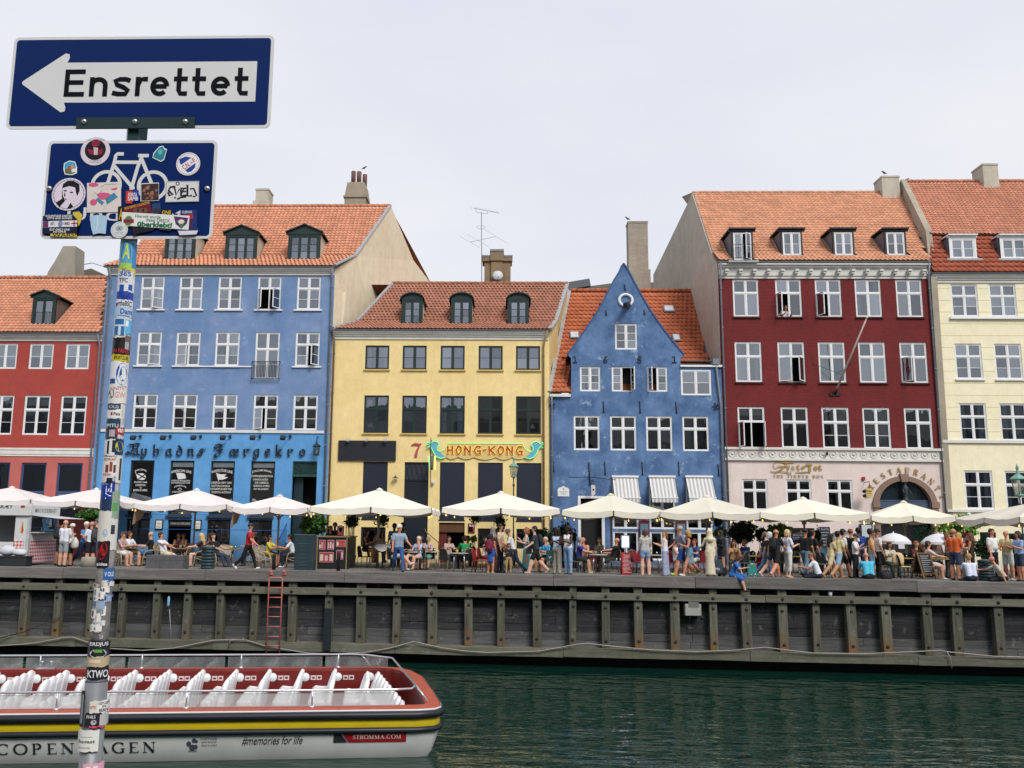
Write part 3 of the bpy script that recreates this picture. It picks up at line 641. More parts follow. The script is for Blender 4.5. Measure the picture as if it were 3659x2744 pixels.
# little balcony grille
mb = MB(); xa, xb = fr[0]-.1, fr[1]+.1; za, zb = fr[2]-.02, fr[2]+.88
for zz in (za, zb): mb.box(xa, Y-.2, zz, xb, Y-.17, zz+.03)
for i in range(19): x = xa+.02+(xb-xa-.04)*i/18; mb.box(x-.009, Y-.195, za, x+.009, Y-.177, zb)
for x in (xa, xb): mb.bar((x, Y-.185, zb+.015), (x, Y, zb+.015), .025, .025); mb.bar((x, Y-.185, za+.015), (x, Y, za+.015), .025, .025)
mb.build('balcony_railing', BLACK, H)
gutter(H, X0-.1, X1+.05, zc1+.06, Y-.2); downpipe(H, [(X1-.1, Y-.32, zc1), (X1-.12, Y-.1, zc0-.2), (X1-.12, Y-.1, .1)]); downpipe(H, [(X0+.2, Y-.32, zc1), (X0+.22, Y-.1, zc0-.2), (X0+.22, Y-.1, .1)])
YR = Y+5.2; rg = pY('Q7', 1000, 404, YR); ze = zc1+.08; km = .22; pr = [(Y-.34, ze), (Y+1.3, ze+(rg.z-ze)*.2), (YR, rg.z)]
XRr = [X1+.02, pY('Q7', 1470, 770, Y+1.3).x, pY('Q7', 1785, 395, YR).x]
XLl = [X0-.22, pY('2', 860, 165, Y+1.3).x-.2, pY('Q7', 165, 412, YR).x-3.2]
pv = [Vector((0, *q)) for q in pr]; ex = []
for i, fc in enumerate([(1045, 60, 1235, 222), (1425, 72, 1625, 222), (1822, 68, 2025, 222)]):
 D, e = dormer(H, '2', fc, pv, 'ped', DGREEN, nb=2, style='three', lab='green three-light dormer, %s of three' % ['nearest the street sign', 'middle', 'nearest the beige gable wall'][i]); ex.append(e)
ro, P, prof = roof(H, pr, XLl, XRr, 'cf9072', w=.225, l=.29, excl=ex, zinc='1')
BEI = plaster('dccbae', 'e4d8bf', .6, .25, dirt=(.25, .21, .15), bump=.4)
bk = pY('Q7', 2165, 1118, Y+13); xs = X1
gw = MB(); A = [(X1, Y+.01, 0), (X1, Y+.01, ze-.1), (XRr[1]+.06, Y+1.3, pr[1][1]-.02), (XRr[2]+.06, YR, rg.z-.02), (pY('Q7', 2000, 900, Y+9.5).x, Y+9.5, pY('Q7', 2000, 900, Y+9.5).z), (bk.x, Y+13, bk.z), (bk.x, Y+13, 0)]
gw.add(A+[(p[0]-.35, p[1], p[2]) for p in A], [list(range(7)), list(range(13, 6, -1))]+[(i, (i+1) % 7, 7+(i+1) % 7, 7+i) for i in range(7)]); gw.build('gable_wall', BEI, H)
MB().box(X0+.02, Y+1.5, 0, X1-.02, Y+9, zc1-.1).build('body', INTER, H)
rb = MB(); rb.add([(XLl[2], YR, rg.z-.05), (XRr[2], YR, rg.z-.05), (bk.x, Y+13, bk.z), (X0, Y+13, bk.z)], [(0, 1, 2, 3)]); rb.build('rear_roof', mat('8f4a32'), H)
def chimney(H, k, x0, x1, yt, yb, Yc, m, dep=1.0, base=.12, label=None, bh=.3):
 a, b = pY(k, x0, (yt+yb)/2, Yc).x, pY(k, x1, (yt+yb)/2, Yc).x; zt, zb = pY(k, (x0+x1)/2, yt, Yc).z, pY(k, (x0+x1)/2, yb, Yc).z
 c = MB().box(a, Yc, zb-1.2, b, Yc+dep, zt).box(a-base, Yc-base, zb-1.2, b+base, Yc+dep+base, zb+bh).box(a-.03, Yc-.03, zt-.12, b+.03, Yc+dep+.03, zt-.04)
 o = c.build('chimney', m, H)
 if label: o['label'] = label
 return o, a, b, zt
CHM = plaster('b8b2a4', 'a09888', .6, .25, brick=False, bump=.5); CHB = plaster('aca394', '938a7c', .5, .2, brick=True)
chimney(H, 'Q7', 548, 668, 238, 400, YR+.1, CHM)
Yc = YR+.3; a, b = pY('Q7', 1365, 360, Yc).x, pY('Q7', 1560, 360, Yc).x; zb, zm, zt = (pY('Q7', 1460, y, Yc).z for y in (410, 322, 172))
cb = MB().box(a, Yc, zb-1, b, Yc+2.1, zm).box(a-.07, Yc-.07, zm, b+.07, Yc+2.17, zm+.12)
cb.add([(a, Yc, zm+.12), (b, Yc, zm+.12), (b, Yc+2.1, zm+.12), (a, Yc+2.1, zm+.12), (a+.12, Yc+.1, zm+1.0), (b-.12, Yc+.1, zm+1.0), (b-.1, Yc+1.5, zm+1.0), (a+.12, Yc+1.5, zm+1.0), (a+.3, Yc+.15, zt), (b-.22, Yc+.15, zt), (b-.22, Yc+1.3, zt), (a+.3, Yc+1.3, zt)],
       [(0, 1, 5, 4), (1, 2, 6, 5), (2, 3, 7, 6), (3, 0, 4, 7), (4, 5, 9, 8), (5, 6, 10, 9), (6, 7, 11, 10), (7, 4, 8, 11), (8, 9, 10, 11)])
co = cb.build('chimney', plaster('a39a86', '857b68', .6, .2, brick=True), H)
for dx, dy in ((.28, .4), (.62, .45), (.9, .9)):
 MB().lathe([(.14, 0), (.145, .82), (.125, .83), (.125, .6)], 10, (a+dx+.15, Yc+dy, zt-.05)).build('chimney_pot', mat('6d4a44', .8, .2), co)
# blackletter sign, one letter at a time
LE = bpy.data.objects.new('inn_lettering', None); link(LE, H); LE['label'] = 'black blackletter sign reading Nyhavns Færgekro'
BLK = mat((.012, .014, .02), .5, .1)
xh = pY('Q5', 500, 250, Y).z-pY('Q5', 500, 318, Y).z
for ch_, x, y in [('N', 88, 312), ('y', 203, 316), ('h', 330, 317), ('a', 463, 317), ('v', 575, 317), ('n', 693, 318), ('s', 805, 318), ('F', 985, 318), ('æ', 1138, 320), ('r', 1283, 320), ('g', 1390, 320), ('e', 1510, 320), ('k', 1622, 320), ('r', 1748, 321), ('o', 1874, 321)]:
 p = pY('Q5', x, y, Y-.1); mb = MB()
 for i, st in enumerate(FRAK[ch_]): nib(mb, st, .29*xh, R_(38), -.003*i, .06, xh, 0, 0)
 mb.build('letter', BLK, LE, loc=(p.x+.04, Y-.12, p.z))
# window lettering of the four tall windows
LW = mat((.62, .62, .6), .6, .05)
LT = [[('PACIFIC', 155, 280, 462, 492, 1), ('PACIFIC LINE', 145, 282, 590, 607, 0), ('LIVERPOOL', 160, 268, 620, 638, 0), ('TO', 202, 228, 650, 664, 0), ('BUENOS AIRES', 137, 284, 672, 692, 0)],
      [('AMERICAN LINE', 532, 750, 470, 508, 1), ('LIVERPOOL-PHILADELPHIA', 535, 738, 575, 590, 0), ('SOUTHAMPTON-NEW YORK', 535, 735, 598, 613, 0), ('DOMINION LINE', 567, 696, 632, 660, 1), ('LIVERPOOL-PORTLAND', 545, 720, 694, 708, 0)],
      [('WHITE STAR LINE', 958, 1184, 468, 508, 1), ('LIVERPOOL-NEW YORK', 955, 1176, 594, 613, 0), ('BOSTON-CANADA', 962, 1155, 627, 648, 0), ('SOUTHAMPTON-NEW YORK', 948, 1178, 660, 682, 0), ('LIVERPOOL-AUSTRALIA', 962, 1166, 695, 714, 0)],
      [('JOACHIM PRAHL', 1385, 1598, 470, 508, 1), ('DAMPSKIBSEXPEDITION', 1380, 1605, 525, 544, 0), ('CANADA.NORD-', 1397, 1562, 560, 580, 0), ('SYD AMERICA', 1415, 1562, 594, 614, 0), ('BUENOS AYRES', 1405, 1572, 628, 648, 0), ('RIO DE JANEIRO', 1405, 1562, 662, 684, 0)]]
FL = [[(160, 490), (190, 578), None, [(168, 505), (235, 505), (262, 515), (272, 560), (240, 575), (185, 572)]], [(590, 498), (612, 570), None, [(595, 500), (640, 500), (680, 510), (694, 556), (650, 566), (614, 566)]], [(1012, 500), (1036, 585), None, [(1018, 505), (1060, 515), (1120, 515), (1092, 540), (1138, 548), (1080, 572), (1034, 572)]], None]
for i, L in enumerate(LT):
 mb = MB(); yy = Y+.085
 for s, a, b, t, u, cv in L:
  p, q = pY('Q5', a, u, yy), pY('Q5', b, t, yy); xm, hw = (p.x+q.x)/2, (q.x-p.x)/2
  text(mb, s, p.x, q.x, p.z, q.z-(.06 if cv else 0), yy, 0, fn=(lambda v, xm=xm, hw=hw: (v[0], v[1], v[2]+.09*(1-((v[0]-xm)/hw)**2))) if cv else None, bold=.012)
 if FL[i]:
  ribbon(mb, [(pY('Q5', *FL[i][j], yy).x, pY('Q5', *FL[i][j], yy).z) for j in (0, 1)], .03, yy-.001)
  pp = [pY('Q5', *q, yy) for q in FL[i][3]]; mb.add([(p.x, yy, p.z) for p in pp], [list(range(len(pp)))])
  if i == 0:
   c = [(pp[0].x, pp[0].z), (pp[3].x, pp[3].z)]; ribbon(mb, c, .06, yy-.002, 1); ribbon(mb, [(pp[2].x, pp[2].z), (pp[5].x, pp[5].z)], .06, yy-.003, 1)
 if i == 1: c = pY('Q5', 626, 673, yy); ribbon(mb, [(c.x-.1, c.z), (c.x, c.z+.07), (c.x+.1, c.z), (c.x, c.z-.07)], .03, yy, closed=True)
 mb.build('painted_lettering', [LW, BLACK], H)
for i, r in enumerate(r4):      # dark lower panels, blinds and sills
 MB().box(r[0]-.05, Y-.14, r[2]-.1, r[1]+.05, Y+.05, r[2]-.002).build('sill', mat('3a3a44'), H)
 if i > 0: MB().box(r[0]+.06, Y+.11, r[3]-.32, r[1]-.06, Y+.12, r[3]-.06).build('fanlight', mat('6d7276', .3), H)
p = pY('Q5', 1495, 405, Y); MB().lathe([(.02, .1), (.1, .06), (.12, -.05), (.06, -.12)], 10, (p.x, Y+.35, p.z)).build('lamp_bulb', mat((.9, .5, .1), .5, 0, emit=(1, .55, .12), es=3), H)
# door, fanlight, steps, railing
zt = dr[3]; zf = pY('Q5', 1930, 540, Y).z; xm = (dr[0]+dr[1])/2
mb = MB().box(dr[0], Y+.05, zf, dr[1], Y+.13, zf+.12).box(dr[0], Y+.05, zt-.06, dr[1], Y+.13, zt).box(dr[0], Y+.05, zf+.12, dr[0]+.06, Y+.13, zt-.06).box(dr[1]-.06, Y+.05, zf+.12, dr[1], Y+.13, zt-.06)
for a in range(15, 180, 25): mb.bar((xm+.12*cos(R_(a)), Y+.09, zf+.12+.1*sin(R_(a))), (xm+.95*cos(R_(a)), Y+.09, min(zt-.05, zf+.12+.85*sin(R_(a)))), .02, .02)
mb.build('fanlight', mat('1f4a3c'), H)
MB().box(dr[0]+.06, Y+.12, zf+.1, dr[1]-.06, Y+.125, zt-.05).build('fanlight_glass', mat((.02, .045, .05), .12, .1, spec=.8), H)
mb = MB().box(dr[0]+.02, Y+.4, .9, dr[0]+.5, Y+.45, zf); mb.build('door', mat('20323a', .4), H)
st = MB()
for i in range(6): st.box(dr[0]-.15, Y-.3-.3*(5-i), 0, dr[1]+.3, Y-.02, .15*(i+1))
st.build('front_steps', mat('4a4a4c'), H)
rl = MB(); a0, a1 = (dr[0]-.12, Y-.25, 1.85), (dr[0]-.12, Y-1.95, .95)
rl.tube([a0, a1, (a1[0], a1[1]-.12, a1[2]-.12), (a1[0], a1[1]-.05, .45)], .025, 6)
for i in range(9): y_ = a0[1]+(a1[1]-a0[1])*i/8; z_ = a0[2]+(a1[2]-a0[2])*i/8; rl.tube([(a0[0], y_, z_), (a0[0], y_, max(.05, z_-.95))], .012, 5)
rl.build('stair_railing', mat('1d4f8c'), H)
# basement doorway, menu boards, house number
MB().box(bd[0]+.05, Y+.08, bd[3]-.34, bd[1]-.05, Y+.13, bd[3]-.04).build('fascia_board', BLACK, H)
mb = MB(); text(mb, 'NYHAVNS FÆRGEKRO', bd[0]+.12, bd[1]-.08, bd[3]-.24, bd[3]-.13, Y+.078); mb.build('fascia_lettering', LW, H)
mb = MB(); p = pY('P2', 1270, 165, Y); text(mb, '5', p.x-.05, p.x+.05, p.z-.09, p.z+.09, Y-.004); mb.build('house_number', LW, H)
for xa, xb, ya, yb in ((785, 942, 212, 420), (1600, 1742, 218, 425)):
 r = rect('P2', (xa, ya, xb, yb), Y-.05); mb = MB().box(r[0], Y-.07, r[2], r[1], Y-.002, r[3]).box(r[0]+.04, Y-.075, r[2]+.05, r[1]-.04, Y-.071, r[3]-.05, 1)
 for j in range(2): text(mb, 'MENU', r[0]+.09, r[1]-.09, r[2]+.1+.16*j, r[2]+.17+.16*j, Y-.077, 0)
 mb.build('menu_case', [BLACK, mat((.7, .68, .62), .6, .05)], H)
def lantern(mb, p, s=1.):
 x, y, z = p
 mb.lathe([(.0, .62*s), (.03*s, .6*s), (.05*s, .5*s), (.16*s, .42*s), (.2*s, .38*s), (.17*s, .36*s)], 6, p, 0, False)
 for i in range(6):
  a, b = R_(60*i), R_(60*i+60); P4 = [(x+.16*s*cos(a), y+.16*s*sin(a), z+.37*s), (x+.16*s*cos(b), y+.16*s*sin(b), z+.37*s), (x+.1*s*cos(b), y+.1*s*sin(b), z), (x+.1*s*cos(a), y+.1*s*sin(a), z)]
  mb.add(P4, [(0, 1, 2, 3)], 1); mb.tube([P4[0], P4[3]], .012*s, 4, 0)
 mb.lathe([(.11*s, -.03*s), (.12*s, 0), (.1*s, .03*s)], 6, p, 0, False); mb.lathe([(.02*s, .02*s), (.04*s, .1*s), (.03*s, .2*s)], 6, p, 2, False)
def lampglass():
 t = NT('lantern_glass'); g_ = t.n('ShaderNodeBsdfGlossy'); g_.inputs[1].default_value = .1; tr = t.n('ShaderNodeBsdfTransparent'); tr.inputs[0].default_value = (.85, .83, .78, 1); m = t.n('ShaderNodeMixShader'); m.inputs[0].default_value = .25
 t.l(tr.outputs[0], m.inputs[1]); t.l(g_.outputs[0], m.inputs[2]); t.l(m.outputs[0], t.out.inputs[0]); return t.m
LG = lampglass(); VERD = mat((.16, .32, .27), .6, .25)
p = pY('Q5', 2065, 310, Y-.35); mb = MB(); lantern(mb, (p.x, Y-.35, p.z), 1.15); mb.tube([(p.x, Y-.35, p.z+.7), (p.x, Y-.35, p.z+.95), (p.x, Y, p.z+.95)], .02, 6)
mb.build('wall_lantern', [DGREEN, LG, mat((.7, .65, .5))], H)
for x in (110, 425, 745, 1055, 1368, 1688):
 p = pY('Q5', x+25, 130, Y-.6); q = pY('Q5', x+105, 118, Y); mb = MB(); mb.obox((p.x, Y-.62, p.z), (.26, .16, .2), MR(R_(-35), 3, 'X')); mb.tube([(p.x, Y-.6, p.z+.1), (q.x, Y-.02, q.z)], .018, 5); mb.obox((q.x, Y-.05, q.z), (.1, .1, .16)); mb.build('floodlight', mat('20282c'), H)
# ---------------------------------------------------------------- yellow house
Y = FY+.03; H = house('yellow_house', 'yellow house with dark green windows and neon dragon restaurant sign', -3.1, Y)
r1 = row('4', [(322, 694, 498, 872), (597, 694, 777, 872), (880, 695, 1058, 873), (1162, 695, 1339, 873), (1438, 697, 1617, 874)], Y)
r2 = row('4', [(310, 1063, 496, 1343), (594, 1065, 777, 1345), (875, 1066, 1058, 1347), (1157, 1068, 1339, 1347), (1438, 1070, 1622, 1350)], Y)
r3 = row('5', [(337, 352, 545, 828), (980, 352, 1187, 832), (1298, 355, 1505, 832), (1620, 357, 1827, 838)], Y)
dr = rect('5', (680, 352, 882, 1190), Y); dr = (dr[0], dr[1], 0, dr[3]); bd = rect('5', (972, 855, 1187, 1170), Y); bd = (bd[0], bd[1], 0, bd[3])
r4 = row('5', [(322, 895, 530, 1060), (1298, 905, 1505, 1070), (1620, 905, 1827, 1070)], Y)
zc0, zc1 = rect('4', (200, 592, 1600, 650), Y)[2:]
YW = plaster('e0c88c', 'e8d49c', .5, .10, dirt=(.4, .3, .12), bump=.15)
wall(H, [(0, X1), (zc1, X1)], [(0, X2), (zc1, X2)], r1+r2+r3+r4+[dr, bd], Y, [YW])
YS = (mat('c9a95c'), .06)
for i, dx, lab in ((0, .3, 'white lamp standing in the left window of the yellow house'), (4, .85, 'white lamp standing in the right window of the yellow house')):
 T = thing('table_lamp', lab, 'lamp', (r2[i][0]+dx, Y+.3, r2[i][2]+.02)); MB().lathe([(.07, 0), (.02, .04), (.015, .3)], 8).build('stem', BLACK, T); MB().lathe([(.18, .3), (.08, .52)], 12).build('lamp_shade', WHITE, T)
T = thing('window_plant', 'green plant in the right window of the yellow house', 'plant', (r2[4][0]+.32, Y+.35, r2[4][2]+.02)); MB().lathe([(.08, 0), (.1, .15)], 8).tube([(0, 0, .1), (.05, 0, .5)], .015, 5).build('pot', mat('5a4a3a'), T)
for i in range(9): a = i*.7; MB().tube([(0, 0, .2), (.12*cos(a), .1*sin(a), .5+.03*i), (.26*cos(a), .15*sin(a), .42+.04*i)], [.01, .03, .004], 4).build('leaf', mat('3f6a2c', .5), T)
MB().box(r2[0][0]+.14, Y+.15, r2[0][3]-.55, r2[0][0]+.4, Y+.155, r2[0][3]-.22).build('window_poster', WHITE, H)
wins(H, r1, Y, style='two', frame=DGREEN, nb=1, sill=YS, curts=['c.2', 'f', 'c.4', 'f', 'f'])
wins(H, r2, Y, style='dan', frame=DGREEN, nb=1, sill=YS, curts=[None, None, 'c.25', None, None])
for r in r3:
 MB().box(r[0], Y+.05, r[2], r[1], Y+.1, r[3]).box(r[0]-.03, Y-.03, r[2]-.06, r[1]+.03, Y+.06, r[2]).build('shutter_panel', NAVY, H)
wins(H, r4, Y, style='plain', nb=0, frame=BLACK, rec=.1)
zl = pY('5', 780, 500, Y).z
mb = MB().box(dr[0], Y+.1, 0, dr[1], Y+.15, zl-.04).box(dr[0], Y+.06, zl-.04, dr[1], Y+.15, zl+.02).box(dr[0], Y+.12, zl+.02, dr[1], Y+.15, dr[3], 1)
n = 5
for i in range(n):
 a = dr[0]+(dr[1]-dr[0])*i/n; b = dr[0]+(dr[1]-dr[0])*(i+1)/n; mb.bar((a, Y+.1, dr[3]), (b, Y+.1, zl), .02, .02); mb.bar((b, Y+.095, dr[3]), (a, Y+.095, zl), .02, .02)
mb.build('door', [mat('16202a', .4), mat('383c44', .3)], H)
MB().box(bd[0], Y+.1, bd[3]-.48, bd[1], Y+.2, bd[3]).build('door_transom', mat('5a3a20'), H); MB().box(bd[0], Y+.2, 0, bd[0]+.4, Y+.26, bd[3]-.4).build('door', mat('5a1c1c'), H)
cornice(H, X1+.05, X2-.05, zc0, zc1, Y); gutter(H, X1-.05, X2+.1, zc1+.05, Y-.2)
downpipe(H, [(X2-.12, Y-.32, zc1), (X2-.3, Y-.1, zc0-.4), (X2-.3, Y-.1, .1)], m=mat('8a6f4c')); downpipe(H, [(X1+.1, Y-.32, zc1), (X1+.12, Y-.1, zc0-.3), (X1+.12, Y-.1, .1)], m=mat('6b5c4c'))
YR = Y+3.3; ze = zc1+.08; rg = pY('4', 1170, 237, YR); pr = [(Y-.34, ze), (Y+.75, ze+(rg.z-ze)*.2), (YR, rg.z)]; pv = [Vector((0, *q)) for q in pr]; ex = []
for i, fc in enumerate([(592, 352, 748, 528), (957, 352, 1115, 530), (1377, 352, 1535, 532)]):
 D, e = dormer(H, '4', fc, pv, 'arch', DGREEN, nb=2, lab='dark green arched dormer, %s of three' % ['left', 'middle', 'right'][i], over=.1); ex.append(e)
XLl = [X1+.05, pY('4', 270, 480, Y+.75).x, pY('4', 525, 240, YR).x]; XRr = [X2+.03, pY('4', 1735, 470, Y+.75).x, pY('4', 1818, 236, YR).x]
roof(H, pr, XLl, XRr, 'a8735e', w=.2, l=.26, excl=ex, zinc='01')
A = [(X2, Y+.01, 0), (X2, Y+.01, ze-.1), (XRr[1]+.05, Y+.75, pr[1][1]-.02), (XRr[2]+.05, YR, rg.z-.02), (XRr[2]+.05, YR+6, rg.z-3), (XRr[2]+.05, YR+6, 0)]
gw = MB().add(A+[(p[0]-.3, p[1], p[2]) for p in A], [list(range(6)), list(range(11, 5, -1))]+[(i, (i+1) % 6, 6+(i+1) % 6, 6+i) for i in range(6)]); gw.build('gable_wall', YW, H)
MB().add([(XLl[2]-2, YR, rg.z-.05), (XRr[2], YR, rg.z-.05), (XRr[2], YR+6, rg.z-3), (X1, YR+6, rg.z-3)], [(0, 1, 2, 3)]).build('rear_roof', mat('8f4a32'), H)
MB().box(X1+.05, Y+1.5, 0, X2-.05, Y+7, zc1-.1).build('body', INTER, H)
Yc = YR+.4; a, b = pY('Q8', 745, 1100, Yc).x, pY('Q8', 1155, 1100, Yc).x; zb, zm, zt = (pY('Q8', 950, y, Yc).z for y in (1275, 935, 870))
c1, c2 = pY('Q8', 850, 1000, Yc).x, pY('Q8', 1030, 1000, Yc).x
cb = MB().box(a, Yc, zb-1, b, Yc+.9, zm).box(a-.12, Yc-.1, zm, b+.08, Yc+1, zt).box(c1, Yc-.12, zb-.5, c2, Yc, zm).box(c1-.04, Yc-.2, zm, c2+.04, Yc+.9, zt+.3)
cb.box(a-.15, Yc-.13, zt, c1-.05, Yc+1, zt+.1, 1).box(c2+.05, Yc-.13, zt, b+.11, Yc+1, zt+.1, 1).box(c1-.07, Yc-.23, zt+.3, c2+.07, Yc+.9, zt+.42, 1); cb.build('chimney', [plaster('a0876a', '7a6955', .6, .2, brick=True), ZINC], H)
p = pY('Q8', 952, 1152, Yc-.4); dish = thing('satellite_dish', 'round grey satellite dish on the yellow house chimney', 'satellite dish', p, world=True)
mb = MB().lathe([(.02, .1), (.14, .085), (.25, .04), (.305, 0), (.3, -.015), (.24, .02), (.02, .08)], 20); mb.v = [tuple(MR(R_(78), 3, 'X') @ Vector(v)+p) for v in mb.v]; mb.build('reflector', mat((.5, .51, .53), .5, .08), dish)
MB().tube([p+Vector((0, .05, -.3)), p+Vector((.03, -.22, -.22)), p+Vector((.07, -.26, -.14))], .014, 5).build('feed_arm', BLACK, dish); MB().tube([p+Vector((0, 0, 0)), p+Vector((0, .35, 0))], .03, 6).build('mount', PIPE, dish)
Ya = YR+.2; at = thing('roof_antenna', 'tall thin television antenna mast beside the yellow house chimney', 'antenna', pY('Q8', 705, 1290, Ya), world=True); q8 = lambda x, y: pY('Q8', x, y, Ya)
MB().tube([q8(706, 1300), q8(699, 165)], .022, 6).build('mast', PIPE, at)
mb = MB().tube([q8(565, 100), q8(980, 180)], .012, 5).tube([q8(600, 110), q8(612, 155), q8(640, 172), q8(775, 190), q8(798, 180), q8(800, 145)], .01, 5); mb.tube([q8(534, 65), q8(542, 135)], .008, 4)
for i in range(14): x = 620+i*26; c = q8(x, 112+i*5); mb.tube([c+Vector((-.02, -.16, .05)), c+Vector((.02, .16, -.0))], .005, 4)
mb.build('yagi_antenna', PIPE, at)
mb = MB().tube([q8(515, 635), q8(920, 545)], .01, 5)
for xa, ya, xb, yb in ((360, 565, 668, 692), (480, 535, 815, 680), (730, 448, 1105, 630)): mb.tube([q8(xa, ya)+Vector((0, -.3, 0)), q8(xb, yb)+Vector((0, .3, 0))], .006, 4)
mb.build('dipole_antenna', PIPE, at); c = q8(692, 400); MB().tube([c+Vector((.25*cos(R_(30*i)), .25*sin(R_(30*i)), 0)) for i in range(12)], .008, 5, closed=True).build('ring_antenna', PIPE, at)
# signs on the yellow front
r = rect('4', (122, 1398, 548, 1547), Y-.1); mb = MB().box(r[0], Y-.1, r[2], r[1], Y-.002, r[3]); mb.build('blank_sign_board', mat((.01, .012, .018), .6), H)
for x in (193, 330, 470): p = pY('4', x, 1395, Y-.25); mb = MB().obox((p.x, Y-.28, p.z), (.16, .12, .16), MR(R_(-30), 3, 'X')).tube([(p.x, Y-.25, p.z+.04), (p.x, Y-.02, p.z+.1)], .015, 5); mb.build('floodlight', mat((.35, .34, .32)), H)
RED = mat('9c2e2c', .5); c = lambda x, y: (lambda p: (p.x, p.z))(pY('Q4', x, y, Y-.08))
mb = MB(); n4 = lambda x, y: (lambda p: (p.x, p.z))(pY('4', x, y, Y-.06)); ribbon(mb, [n4(662, 1432), n4(690, 1424), n4(722, 1428), n4(738, 1420)], [.03, .12, .1, .03], Y-.06, 0, .04); ribbon(mb, [n4(728, 1428), n4(705, 1470), n4(694, 1520)], [.05, .1, .14], Y-.062, 0, .04); mb.build('house_number', mat('b04048', .5), H)
NS = bpy.data.objects.new('neon_sign', None); link(NS, H); NS['label'] = 'neon restaurant sign with two turquoise dragons reading HONG-KONG'
bp_ = [c(380, 320), c(430, 305), c(470, 270), c(505, 190), c(1645, 195), c(1680, 270), c(1730, 315), c(1790, 330), c(1700, 410)]
def scal(xa, xb, y0, dip): return [c(xa+(xb-xa)*i/8, y0+dip*sin(PI*i/8)) for i in range(1, 9)]
pl = bp_+scal(1700, 1485, 395, 36)+scal(1485, 1240, 398, 40)+scal(1240, 910, 398, 40)+scal(910, 668, 395, 34)+scal(668, 470, 392, 36)
MB().prism(pl, Y-.07, Y-.02).build('backboard', mat('d2b878', .6), NS)
def dragon(fl):
 P = [(475, 400), (400, 418), (340, 395), (295, 330), (270, 270), (242, 235), (190, 258), (235, 222), (195, 195), (205, 170), (248, 195), (262, 178), (300, 155), (345, 165), (378, 195), (372, 225), (350, 245), (352, 290), (390, 320)]
 if fl: P = [(2160-x, y+5) for x, y in P]
 return [c(x, y) for x, y in P]
GN = mat((.2, .8, .3), .4, 0, emit=(.25, 1, .3), es=.35); YN = mat((.8, .6, .1), .4, 0, emit=(1, .7, .12), es=.12)
for fl in (0, 1):
 d = dragon(fl); MB().prism(d, Y-.11, Y-.075).build('dragon', mat((.12, .38, .52), .5, .1), NS); MB().tube([(x, Y-.13, z) for x, z in d], .017, 5).build('neon_tube', GN, NS)
MB().tube([(x, Y-.1, z) for x, z in [c(395, 315), c(460, 280), c(505, 188), c(1645, 192), c(1685, 270), c(1770, 318)]], .016, 5).build('neon_tube', GN, NS)
CH = {'H': [[(.12, 1), (.18, 0)], [(.16, .5), (.82, .5)], [(.82, 1), (.86, 0)]], 'O': [[(.45, 1), (.08, .55), (.3, .03), (.5, .0)], [(.45, 1), (.85, .8), (.9, .4), (.5, 0)]], 'N': [[(.12, .75), (.16, 0)], [(.1, 1), (.85, .15)], [(.85, 1), (.85, .0)]],
      'G': [[(.85, .92), (.4, .98), (.1, .5), (.35, .05), (.75, .1)], [(.5, .42), (.95, .45)], [(.82, .45), (.8, .05)]], 'K': [[(.15, 1), (.2, 0)], [(.9, 1), (.25, .5)], [(.35, .55), (.95, .02)]], '-': [[(.1, .5), (.9, .62)]]}
for ch_, xa, xb in (('H', 497, 598), ('O', 630, 725), ('N', 755, 868), ('G', 903, 1028), ('-', 1048, 1098), ('K', 1120, 1238), ('O', 1265, 1368), ('N', 1395, 1508), ('G', 1540, 1660)):
 mb = MB(); za, zb = c(600, 355)[1], c(600, 228)[1]
 for i, st_ in enumerate(CH[ch_]):
  pts = [(c(xa, 300)[0]+(c(xb, 300)[0]-c(xa, 300)[0])*a, za+(zb-za)*b) for a, b in st_]; k = len(pts); ws = [.13-.05*j/(k-1) for j in range(k)]
  ribbon(mb, pts, [w_+.055 for w_ in ws], Y-.10-.002*i, 1, .02); ribbon(mb, pts, [w_*.72 for w_ in ws], Y-.125-.002*i, 0, .012)
 mb.build('letter', [mat('a83a30', .5), YN], NS)
# ornate hanging sign seen edge-on
p = pY('Q4', 250, 400, Y-.7); hs = thing('hanging_sign', 'ornate hanging sign with green neon seen edge-on on the yellow front', 'sign', p, world=True)
q4 = lambda x, y: (lambda v: (v.x, Y-.7, v.z))(pY('Q4', x, y, Y-.7))
MB().tube([q4(253, 95), q4(247, 300), q4(250, 860)], [.012, .03, .012], 6).tube([q4(250, 130), (q4(250, 130)[0], Y, q4(250, 130)[2])], .02, 5).build('bracket', BLACK, hs)
MB().lathe([(.1, -.4), (.14, -.2), (.14, .2), (.08, .3)], 10, q4(268, 470), 0, True, .6, 1.6).build('panel', mat('5a5a60'), hs)
for x in (225, 318): MB().tube([q4(x, 375), q4(x, 585)], .022, 5).build('neon_tube', GN if x == 225 else mat((.7, .8, .1), .4, 0, emit=(.8, 1, .1), es=1.), hs)
p = pY('5', 613, 485, Y-.15); MB().lathe([(.16, 0), (.15, .02), (.05, .06), (.04, .12)], 10, (p.x, Y-.2, p.z)).tube([(p.x, Y-.2, p.z+.1), (p.x, Y, p.z+.1)], .012, 5).build('wall_lamp', mat('4a4640'), H)
p = pY('5', 925, 522, Y-.1); MB().lathe([(.05, -.1), (.07, -.02), (.06, .08), (.02, .1)], 8, (p.x, Y-.1, p.z)).build('wall_lamp', mat((.6, .6, .6)), H)
r = rect('P5', (955, 278, 1085, 465), Y-.05)
POST = [mat('3a1014'), mat((.35, .05, .07), .5), mat((.55, .35, .4), .5), mat((.6, .5, .35), .5), mat((.55, .08, .04), .5)]
